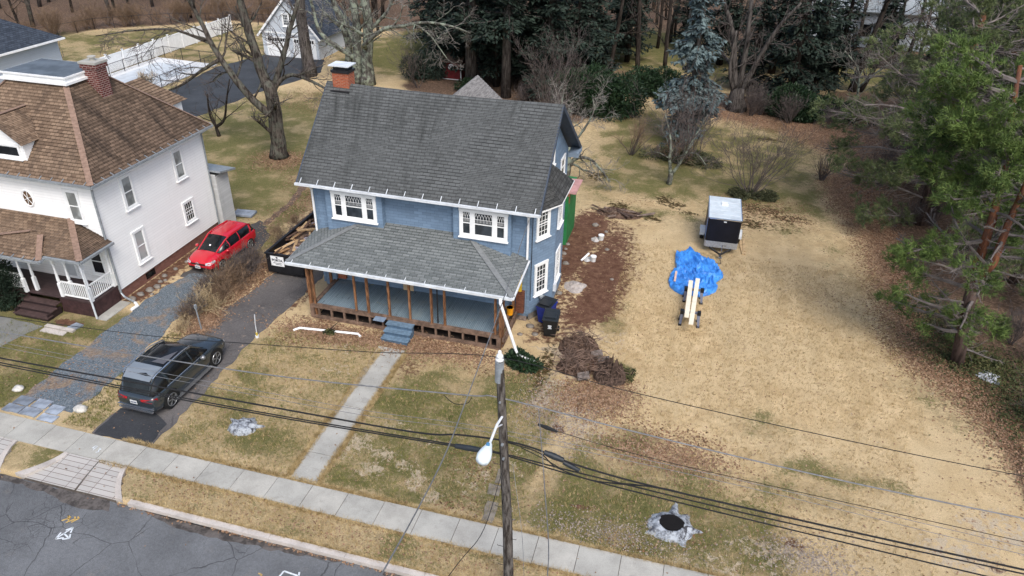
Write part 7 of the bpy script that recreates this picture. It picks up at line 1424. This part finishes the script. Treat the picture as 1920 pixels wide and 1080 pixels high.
# ---- pines ----
def pine(name, label, base, trunks, nbr, seed, leaf, Lr, bark='bark_pine', dead=.25, zlive=0, only=None, dens=1.0, explicit=()):
    T = thing(name, label, 'tree', base); r = random.Random(seed); A, B, N_ = MB(), MB(), MB(); lo = MB()
    PP = dict(BASE, rmin=.009, n=[0, 3, 4], up=.0, split=.0, ang=(.4, 1.1), wob=.22, lev=2)
    jobs = []
    for i, (pts, r0, r1, nb) in enumerate(trunks):
        pts = [Vector(p) for p in pts]; (lo if i == 0 else A).tube(pts, [r0+(r1-r0)*k/(len(pts)-1) for k in range(len(pts))], 12)
        n = len(pts)-1
        for k in range(nb):
            t = (k+r.random())/nb; j = min(int(t*n), n-1); p = pts[j].lerp(pts[j+1], t*n-j)
            a = r.uniform(0, 6.28) if only is None else r.uniform(*only); L = r.uniform(*Lr)*(1.1-.45*t if i else 1); jobs.append((p, Vector((math.cos(a), math.sin(a), r.uniform(-.05, .35))), L, .05+.02*r.random()))
    for (p, d_, L) in explicit: jobs.append((Vector(p), Vector(d_), L, .091 if p[2] > 5.5 and L < 5 else .09))
    for p, d_, L, rr in jobs:
        d_.normalize(); n = 6; P_l = [p]; dd = d_.copy(); live = r.random() > dead or rr == .091
        for i in range(n): dd = (dd+rv(r, .12)+Vector((0, 0, .03))).normalized(); P_l.append(P_l[-1]+dd*L/n)
        B.tube(P_l, [rr*(1-.75*i/n)+.01 for i in range(n+1)], 5, False)
        ns = int(L*(6.5 if rr == .091 else 4.2))
        for j in range(ns):
            u = .12+.88*(j+r.random())/ns; i = min(int(u*n), n-1); bp = P_l[i].lerp(P_l[i+1], u*n-i); bd = (P_l[i+1]-P_l[i]).normalized(); a = r.uniform(.5, 1.2); sd = perp(bd, r); sd.z *= .45
            nd = (bd*math.cos(a)+sd*math.sin(a)).normalized(); ll = L*r.uniform(.15, .34)*(1.2-u*.6); e = bp+nd*ll+rv(r, .06); mid = bp.lerp(e, .5)+rv(r, .05)
            B.tube([bp, mid, e], [.018, .013, .008], 3, False)
            ends = [e]
            for q in range(3):
                f = bp.lerp(e, r.uniform(.3, .9)); g2 = f+(nd+rv(r, .7)).normalized()*ll*.45; B.tube([f, g2], [.01, .007], 3, False); ends.append(g2)
            if live and u > (.3 if L < 5 else .5) and (rr == .091 or mnoise.noise(bp*.9) > -.12):
                for g2 in ends:
                    for _ in range(max(1, int(3.0*dens))):
                        tuft(N_, g2+rv(r, .13), r, 13, .27, .034, (nd+Vector((0, 0, .35))).normalized(), .95)
    lo.build('trunk', M['bark_pine_low'], T, smooth=True, uv=False)
    if A.v: A.build('upper_trunk', M[bark], T, smooth=True, uv=False)
    B.build('branch', M['twig_mid'], T, uv=False); N_.build('needles', M[leaf], T, uv=False); return T
W_ = math.pi
pine('pine_tree', 'orange-barked forked pine leaning over the right edge of the lawn', (13.3, 32.3, 0), [
    ([(13.3, 32.3, -.1), (13.05, 32.3, 1.6), (12.8, 32.3, 3.2), (12.6, 32.3, 4.9)], .30, .25, 12), ([(12.6, 32.4, 4.8), (12.55, 32.6, 7.2), (12.35, 32.7, 9.2), (11.9, 32.7, 11.2), (11.5, 32.7, 13.5)], .2, .08, 30), ([(12.7, 32.2, 4.4), (13.0, 32, 5.4), (12.95, 32, 7.4), (13.0, 32, 9), (12.9, 32, 12)], .19, .08, 20)], 12, 101, 'pine_needles', (1.6, 3.2), dead=.28, dens=1.3,
    explicit=[((12.4, 32.6, 9), (-1, -.1, .1), 3.4), ((12.3, 32.6, 9.8), (-1, .4, .1), 3.8), ((12.2, 32.6, 10.6), (-.9, -.5, .1), 3.4), ((12, 32.6, 11.2), (-1, 0, .2), 3.4), ((12.5, 32.5, 7.6), (-1, .5, -.05), 3.6), ((12.5, 32.5, 6.2), (-1, -.1, -.15), 3.3), ((12.8, 32.3, 4.0), (-1, .4, -.1), 3.4), ((12.9, 32.3, 3.0), (-1, -.3, -.1), 3.0), ((13, 32.3, 2.2), (-1, .3, -.05), 3.4), ((12.8, 32.3, 5), (-1, 1, -.1), 3.8), ((12.6, 32.4, 8.4), (-1, -1, 0), 3), ((12.9, 32.3, 3.4), (-.4, -1, -.1), 2.6), ((13, 32.3, 2.8), (.3, -1, 0), 2.4), ((12.9, 32.3, 1.7), (-1, -.1, 0), 2.0), ((12.1, 32.7, 10.4), (-1, -1, .2), 3.0), ((11.9, 32.7, 11.6), (-1, .6, .15), 3.4), ((11.7, 32.7, 12.4), (-1, -.3, .1), 3.2), ((12.2, 32.7, 10), (-.3, -1, .1), 2.6), ((11.8, 32.7, 12), (-.2, -1, .2), 2.6), ((12.3, 32.7, 9.4), (-1, .1, .25), 3.0), ((11.6, 32.7, 12.9), (-1, .2, .2), 3.0), ((12.9, 32, 9.6), (.2, -1, .1), 2.4)])
pB = pine('pine_tree', 'wide spreading pine behind the forked pine, with a low limb over the lawn', (14.6, 48.2, 0), [
    ([(14.6, 48.2, -.1), (14.5, 48.1, 3), (14.3, 48, 6)], .38, .32, 9), ([(14.3, 48, 6), (14.35, 48, 9), (14.2, 48, 13)], .31, .15, 44)], 12, 102, 'pine_dull', (3.6, 6.4), dead=.28, dens=1.35,
    explicit=[((14.3, 48, 5.6), (-1, -.1, -.05), 7.0), ((14.3, 48, 6.5), (-1, .3, -.05), 6.6), ((14.3, 48, 7.4), (-1, -.4, -.03), 6.6), ((14.3, 48, 4.6), (-1, .2, -.1), 6.6), ((14.3, 48, 8.4), (-1, .1, .03), 6.2), ((14.3, 48, 3.2), (-1, -.3, -.08), 5.8), ((14.3, 48, 2.8), (-1, .4, -.06), 5.2), ((14.3, 48, 9.4), (-1, -.2, .05), 6.0)])
for i, (x, y, s, rz_, lab) in enumerate([(19.6, 50.5, 1.05, 1.2, 'pine to the right of the wide pine, crown reaching the frame edge'), (19.4, 57.0, 1.12, .4, 'pine standing behind the wide pine'), (21.5, 59.5, 1.15, 2.2, 'tall pine at the far right of the pine row'), (18.2, 41.5, .8, .9, 'pine between the forked pine and the wide pine'), (22.5, 68, 1.2, 3.3, 'farthest pine at the top right corner')]):
    copy_tree(pB, (x, y, 0), rz_, s, lab)
# ---- woods ----
PW = dict(BASE, n=[0, 4, 5, 6], lev=3)
for i, (x, y, s, k_, lab) in enumerate([(-25, 88, 1.1, 0, 'dark conifer in the back row, behind the red shed'), (-17, 88, 1.15, 1, 'dark conifer in the back row, behind the grove'), (-10, 90, 1.0, 0, 'dark conifer in the back row above the rhododendron'), (-31.5, 87, .95, 1, 'dark conifer in the back row, left of the shed lawn'), (1.0, 86, .95, 0, 'dark conifer in the back row, right of the blue spruce'), (6.5, 84, 1.0, 1, 'dark conifer in the back row, left of the hemlock'), (11, 86, .9, 0, 'dark conifer in the back row, right of the hemlock'), (26, 90, 1.1, 0, 'dark conifer in the back row near the right corner'), (-2.5, 92, .9, 1, 'dark conifer farthest back behind the blue spruce'), (-15.5, 73, .9, 0, 'dark conifer filling the middle of the grove'), (-24, 78, 1.0, 1, 'dark conifer behind the red shed, second row'), (-9, 84, .8, 0, 'dark conifer behind the slim trunks'), (19, 95, .8, 1, 'dark conifer before the pale grey building')]):
    copy_tree([src, src2][k_], (x, y, 0), i*2.1, s, lab)
protos = []
for i in range(4):
    r = random.Random(200+i); T = thing('woods_tree', 'bare grey-brown tree in the woods', 'tree', (0, 0, 0), 0, None, True); A, B = MB(), MB(); h = r.uniform(13, 17)
    tp = [Vector((0, 0, -.2))]
    for k in range(5): tp.append(tp[-1]+Vector((r.uniform(-.3, .3), r.uniform(-.3, .3), h/5)))
    A.tube(tp, [.26, .23, .2, .16, .11, .05], 8)
    for k in range(16):
        t = .16+.8*k/16; j = min(int(t*5), 4); p = tp[j].lerp(tp[j+1], t*5-j); a = r.uniform(0, 6.28); grow(A, B, p, Vector((math.cos(a), math.sin(a), .55)).normalized(), r.uniform(2.2, 4.2)*(1.1-.5*t), .07, 2, r, dict(PW, rmin=.012, split=.05))
    finish(T, A, B, ['bark_dark', 'bark_grey', 'bark_dark', 'bark_maple'][i], 'twig' if i % 2 else 'twig_brown'); protos.append(T)
r = random.Random(77); spots = []
def far_ok(x, y, dmin): return all((x-a)**2+(y-b)**2 > dmin*dmin for a, b in spots)
GL = {'woodsL': ('bare trees of the woods left of the white fence', 'bare grey-brown tree in the leaf-covered woods left of the white fence'), 'woodsC': ('bare trees of the woods along the top', 'bare tree in the woods along the top of the picture'), 'woodsR': ('bare trees among the pines', 'bare leafless tree standing among the pines on the right')}
def scatter_trees(key, polys, n, dmin, smin, smax):
    g_, lab = GL[key]; c = 0; tries = 0
    xs = [p[0] for p in polys]; ys = [p[1] for p in polys]
    while c < n and tries < 6000:
        tries += 1; x, y = r.uniform(min(xs), max(xs)), r.uniform(min(ys), max(ys))
        if not bool(in_poly(np.array([x]), np.array([y]), polys)[0]) or not far_ok(x, y, dmin): continue
        spots.append((x, y)); o = copy_tree(protos[c % 4], (x, y, 0), r.uniform(0, 6.28), r.uniform(smin, smax), lab); o['group'] = g_; c += 1
scatter_trees('woodsL', [(-79, 60), (-76, 80), (-68, 86), (-62, 92), (-58, 108), (-80, 112), (-100, 95), (-92, 70)], 34, 3.2, .65, 1.05)
scatter_trees('woodsC', [(-56, 92), (-38, 84), (-30, 88), (-14, 90), (3, 84), (12, 96), (36, 112), (30, 130), (-60, 122)], 78, 3.4, .7, 1.1)
scatter_trees('woodsC', [(8, 93), (34, 96), (34, 100), (8, 99)], 12, 2.2, .6, .95)
scatter_trees('woodsR', [(14.5, 62), (17, 74), (32, 88), (40, 70), (24, 50), (20, 54)], 14, 3.0, .6, .9)
for i, T in enumerate(protos):
    x, y = [(-83, 68), (-70, 92), (-45, 96), (-2, 96)][i]; T.location = (x, y, 0); k_ = 'woodsL' if i < 2 else 'woodsC'; T['label'] = GL[k_][1]; T['group'] = GL[k_][0]
# bushes under the left woods
br0 = shrub('brush', '', -77, 64, 26, 2.2, .7, 'twig_brown', 'twig_brown', 45, 2, dict(n=[0, 4, 5]), 'brushwood at the edge of the woods', 'brush', .02); bl = 'thicket of brown brushwood at the edge of the woods'; br0['label'] = bl
for i in range(44):
    t = i/43; pts = [(-79, 58), (-75.5, 67), (-73.5, 76), (-67, 84), (-61, 87.5), (-53, 90), (-42, 88)]; f = t*(len(pts)-1); j = min(int(f), len(pts)-2); a, b = pts[j], pts[j+1]; x, y = a[0]+(b[0]-a[0])*(f-j)+r.uniform(-1.5, .3), a[1]+(b[1]-a[1])*(f-j)+r.uniform(-.3, 2)
    copy_tree(br0, (x, y, 0), r.uniform(0, 6.28), r.uniform(.6, 1.1))
bl2 = 'thicket of grey-brown brush on the dark floor between the back conifers and the pines'
br1 = shrub('brush', bl2, 4.4, 70.6, 26, 1.9, .8, 'twig', 'twig', 46, 2, dict(n=[0, 4, 5]), 'brush in front of the hemlock', 'brush', .02)
for i in range(30):
    x, y = [(r.uniform(4, 14), r.uniform(66.5, 70.5)), (r.uniform(12.5, 17), r.uniform(54, 68)), (r.uniform(13, 17.5), r.uniform(34, 52)), (r.uniform(14.2, 18.5), r.uniform(24, 34)), (r.uniform(-18, -11), r.uniform(60.5, 66))][i % 5]
    copy_tree(br1, (x, y, 0), r.uniform(0, 6.28), r.uniform(.5, 1.0))
# saplings
for i, (x, y, h, lab) in enumerate([(-66.5, 64.5, 3.5, 'thin sapling on the far lawn beyond the white fence'), (-69, 60, 3, 'small bare bush sapling on the far lawn behind the roof deck'), (-50.5, 57.6, 1.4, 'dry tuft of ornamental grass at the pool fence')]):
    shrub('sapling', lab, x, y, 3 if i < 2 else 20, h, .35, 'twig', 'twig_brown' if i < 2 else 'straw_tuft', 120+i, 2, None, None, 'sapling', .03)
# ---- fallen leaves, ivy, ground litter (uncountable) ----
def leaf_scatter(name, n, polys, size, mat, seed, label, cat, lift=.03, up=.35, zmax=.05, zone=None):
    r = random.Random(seed); N_ = MB()
    for _ in range(n):
        pl, wt = r.choice(polys)
        if len(pl) == 4 and not hasattr(pl[0], '__len__'): x, y = r.gauss(pl[0], pl[2]), r.gauss(pl[1], pl[3])
        else:
            t = r.random()*(len(pl)-1); j = int(t); x = pl[j][0]+(pl[j+1][0]-pl[j][0])*(t-j)+r.gauss(0, wt); y = pl[j][1]+(pl[j+1][1]-pl[j][1])*(t-j)+r.gauss(0, wt)
        if y < 14.6 and y > 14.3: continue
        if (15.8 < y < 17.05 or (y < 15.9 and x < -18)) and r.random() < .93: continue
        if y < 14.5 and r.random() < .75: continue
        z = (.012 if y > 14.5 else -.125)+r.random()**2*zmax+(.03 if 15.8 < y < 17 else 0)
        u = Vector((r.gauss(0, 1), r.gauss(0, 1), r.gauss(0, up))).normalized(); v = u.cross(Vector((r.gauss(0, up), r.gauss(0, up), 1))).normalized(); s = size*r.uniform(.5, 1.3); p = Vector((x, y, z)); b = len(N_.v)
        N_.v += [tuple(p-u*s*.6), tuple(p+v*s*.38), tuple(p+u*s*.6), tuple(p-v*s*.38)]; N_.f.append((b, b+1, b+2, b+3))
    o = N_.build(name, M[mat], uv=False); tag(o, label, cat, None, 'stuff'); return o
EDGE = [(14.6, 24), (13.9, 26.5), (13.2, 29.3), (11.9, 31.4), (11.2, 34), (11.2, 40), (11.2, 46), (10, 51), (10, 54.5), (12.3, 57), (10.8, 61.5), (7, 65), (1, 67.3), (-4, 68.7)]
leaf_scatter('fallen_leaves', 52000, [(EDGE, .55)]*5+[(EDGE, 1.3)]*2+[((-12, 26.2, 3.0, .5), 1)]*2+[((-15.8, 25.9, 1.2, .35), 1), ((-2.2, 25.4, .7, .5), 1), ((-2.8, 24.6, .9, .6), 1), ((.5, 22.2, 1.4, .5), 1), ((-22.3, 27.5, .5, 2.2), 1), ((-22.1, 31, .4, 2.0), 1), ((-21.9, 25, .35, .6), 1), ((-29.5, 45, 1.2, 1), 1), ((-24, 39, 1, 3), 1), ((-12, 14.3, 7, .05), 1)], .085, 'dead_leaves', 5, 'brown fallen leaves strewn along the lawn edge and by the porch', 'leaves')
leaf_scatter('fallen_leaves', 8000, [((-10, 21, 6, 4), 1), ((4, 30, 5, 8), 1), ((0, 45, 6, 8), 1), ((-12, 15.2, 9, .35), 1), ((2, 20, 5, 2), 1), ((-26, 20, 3, 2), 1)], .07, 'dead_leaves', 6, 'stray brown leaves scattered thinly over the lawns', 'leaves')
leaf_scatter('ivy_ground_cover', 15000, [((15.0, 30.5, .9, 2.0), 1), ((14.2, 32.6, 1.2, .8), 1), ((15.8, 27.5, .8, 2.2), 1), ((13, 35.5, .8, 2), 1)], .09, 'ivy', 7, 'dark green ivy covering the ground around the forked pine', 'ivy', .05, .6, .22)
leaf_scatter('wood_chips', 5000, [((-3.2, 22.9, .7, 1.1), 1), ((-4.6, 23.8, .6, 1), 1), ((5.5, 18.6, 1.0, .5), 1), ((-1.0, 17.8, 1.5, .4), 1)], .06, 'chip', 8, 'grey wood chips left by stump grinding', 'wood chips') if 'chip' in M else None
# grass tufts
def tufts(name, n, areas, mat, seed, label, L=.09, w_=.014):
    r = random.Random(seed); N_ = MB()
    for _ in range(n):
        x0, y0, x1, y1 = r.choice(areas); x, y = r.uniform(x0, x1), r.uniform(y0, y1)
        for q in range(4):
            a = r.uniform(0, 6.28); l = L*r.uniform(.5, 1.4); lean = r.uniform(.3, 1.3); s = Vector((-math.sin(a), math.cos(a), 0))*w_/2; p = Vector((x+r.gauss(0, .03), y+r.gauss(0, .03), 0)); b = len(N_.v)
            N_.v += [tuple(p-s), tuple(p+s), tuple(p+Vector((math.cos(a)*l*lean, math.sin(a)*l*lean, l)))]; N_.f.append((b, b+1, b+2))
    o = N_.build(name, M[mat], uv=False); tag(o, label, 'grass', None, 'stuff')
M['grass_dry'] = leaf_mat('dry_grass_blades', (.30, .21, .085), (.44, .33, .16), (.56, .44, .25), .8)
M['grass_green'] = leaf_mat('green_grass_blades', (.08, .10, .02), (.16, .17, .04), (.30, .26, .09), .6)
tufts('grass', 42000, [(-18.4, 17.15, -12.9, 25.8), (-11.5, 17.15, -3, 25.8), (-17, 14.6, 8, 15.8), (-3, 17.1, 10, 26), (-3, 26, 11, 40), (-3, 17.1, 10, 26), (-3, 26, 11, 40), (-3, 26, 11, 40), (-3, 26, 11, 40)]+[(-20, 16.99, 10, 17.12), (-20, 15.72, 10, 15.87), (-20, 16.99, 10, 17.12), (-12.95, 17.2, -12.7, 25.5), (-11.72, 17.2, -11.5, 25.5), (-17.5, 14.52, 8, 14.62)], 'grass_dry', 9, 'dry straw-coloured grass blades of the lawns')
tufts('grass', 11000, [(-18.4, 17.15, -12.9, 25.8), (-11.5, 17.3, -4, 23.5), (-11.5, 17.3, -4, 23.5), (-3, 17.1, 5, 21), (-31, 17.2, -26, 23), (-23, 17.2, -21.6, 24)], 'grass_green', 10, 'green grass blades growing through the front lawns')
# ---- brush heap and rubble ----
r = random.Random(9)
BH = thing('brush_heap', 'heap of brown roots, sticks and soil clods on the lawn right of the porch', 'brush heap', (-3, 27, 0), 0)
S = MB()
for _ in range(420):
    cx, cy, sx, sy = r.choice([(-3.9, 28.3, .7, .5), (-3.6, 27.0, .8, .4), (-2.3, 26.4, .5, .4), (-3.9, 26.4, .5, .3)]); p = Vector((r.gauss(cx, sx*.6), r.gauss(cy, sy*.6), r.uniform(.15, .8))); a = r.uniform(0, 6.28); L = r.uniform(.25, 1.2); d_ = Vector((math.cos(a), math.sin(a), r.uniform(-.35, .35))); S.tube([p-d_*L/2, p+rv(r, .06), p+d_*L/2], [.008, .016*r.uniform(.6, 1.8), .006], 4, False)
S.build('stick', simple('mixed_sticks', (.15, .10, .075), .9, .4, 3), BH, uv=False)['kind'] = 'stuff'
def mound(cx, cy, rx, ry, h, seed, m_, name, T):
    n = 46; vs = []; fs = []
    for j in range(n+1):
        for i in range(n+1):
            u, v = -1+2*i/n, -1+2*j/n; e = max(0, 1-(u*u+v*v)); P = Vector((u*3, v*3, seed)); z = h*e**.7*(.6+.9*abs(mnoise.noise(P))+.5*mnoise.noise(P*2.6)+.35*mnoise.noise(P*6)); vs.append((cx+u*rx, cy+v*ry, max(z, -.02) if e > 0 else -.03))
    fs = [(j*(n+1)+i, j*(n+1)+i+1, (j+1)*(n+1)+i+1, (j+1)*(n+1)+i) for j in range(n) for i in range(n)]
    MB().add(vs, fs).build(name, m_, T, smooth=False)
soil_m = simple('root_soil', (.085, .05, .035), .98, .5, 6, bump=.8, col2=(.16, .105, .075)); grey_m = simple('root_wood', (.17, .14, .12), .95, .4, 5, bump=.8)
mound(-3.9, 28.2, 1.0, .8, .7, 1, soil_m, 'soil_clod', BH); mound(-2.2, 26.45, .75, .6, .95, 2, simple('root_ball', (.075, .05, .038), .98, .5, 8, bump=1), 'root_ball', BH); mound(-3.9, 26.6, .8, .5, .5, 3, soil_m, 'soil_clod', BH)
for x, y in ((-3.0, 27.7), (-2.6, 27.3), (-3.3, 25.9)): MB().ob((x, y, .3), (1, .3, .2), (-.3, 1, .1), (-.2, 0, 1), .5, .35, .12).build('wood_chunk', grey_m, BH)
RB = thing('rubble_heap', 'low heap of broken boards and rubble on the soil behind the buckets', 'rubble', (-4.2, 43.8, 0)); 
for k in range(22):
    x, y = r.gauss(-4.2, .8), r.gauss(43.8, .4); a = r.uniform(-.9, .9); L = r.uniform(.4, 1.5); MB().bar((x-math.cos(a)*L/2, y-math.sin(a)*L/2, .1+r.random()*.15), (x+math.cos(a)*L/2, y+math.sin(a)*L/2, .12+r.random()*.2), r.uniform(.08, .2), .04).build('broken_board', simple('rubble_board%d' % (k % 3), [(.07, .045, .035), (.2, .15, .12), (.12, .08, .055)][k % 3], .9, .4, 4), RB)
for k in range(9): pass
mound(-4.2, 43.8, 1.5, .8, .25, 5, soil_m, 'rubble_soil', RB)
for i, (x, y, q) in enumerate([(-6.2, 36.2, .2), (-5.4, 41.6, .22), (-4.2, 38.6, .14), (-3.4, 35.2, .12), (-5.9, 32.9, .2), (-4.6, 40.9, .13), (-5.9, 30.5, .2), (-6.1, 30.9, .16), (-6.6, 29.4, .2), (-6.2, 28.8, .16), (-6.9, 28.6, .14)]): rock(x, y, q, 'rough stone lying on the bare soil beside the blue house', 'stone', 40+i, 'stones on the bare soil')
for i in range(10): y = 33+i*.62; rock(-6.45-r.uniform(0, .15)+(0 if y > 35 else .3), y, r.uniform(.1, .2), 'rubble stone along the foot of the blue house side wall', 'stone', 60+i, 'stones along the blue house wall')
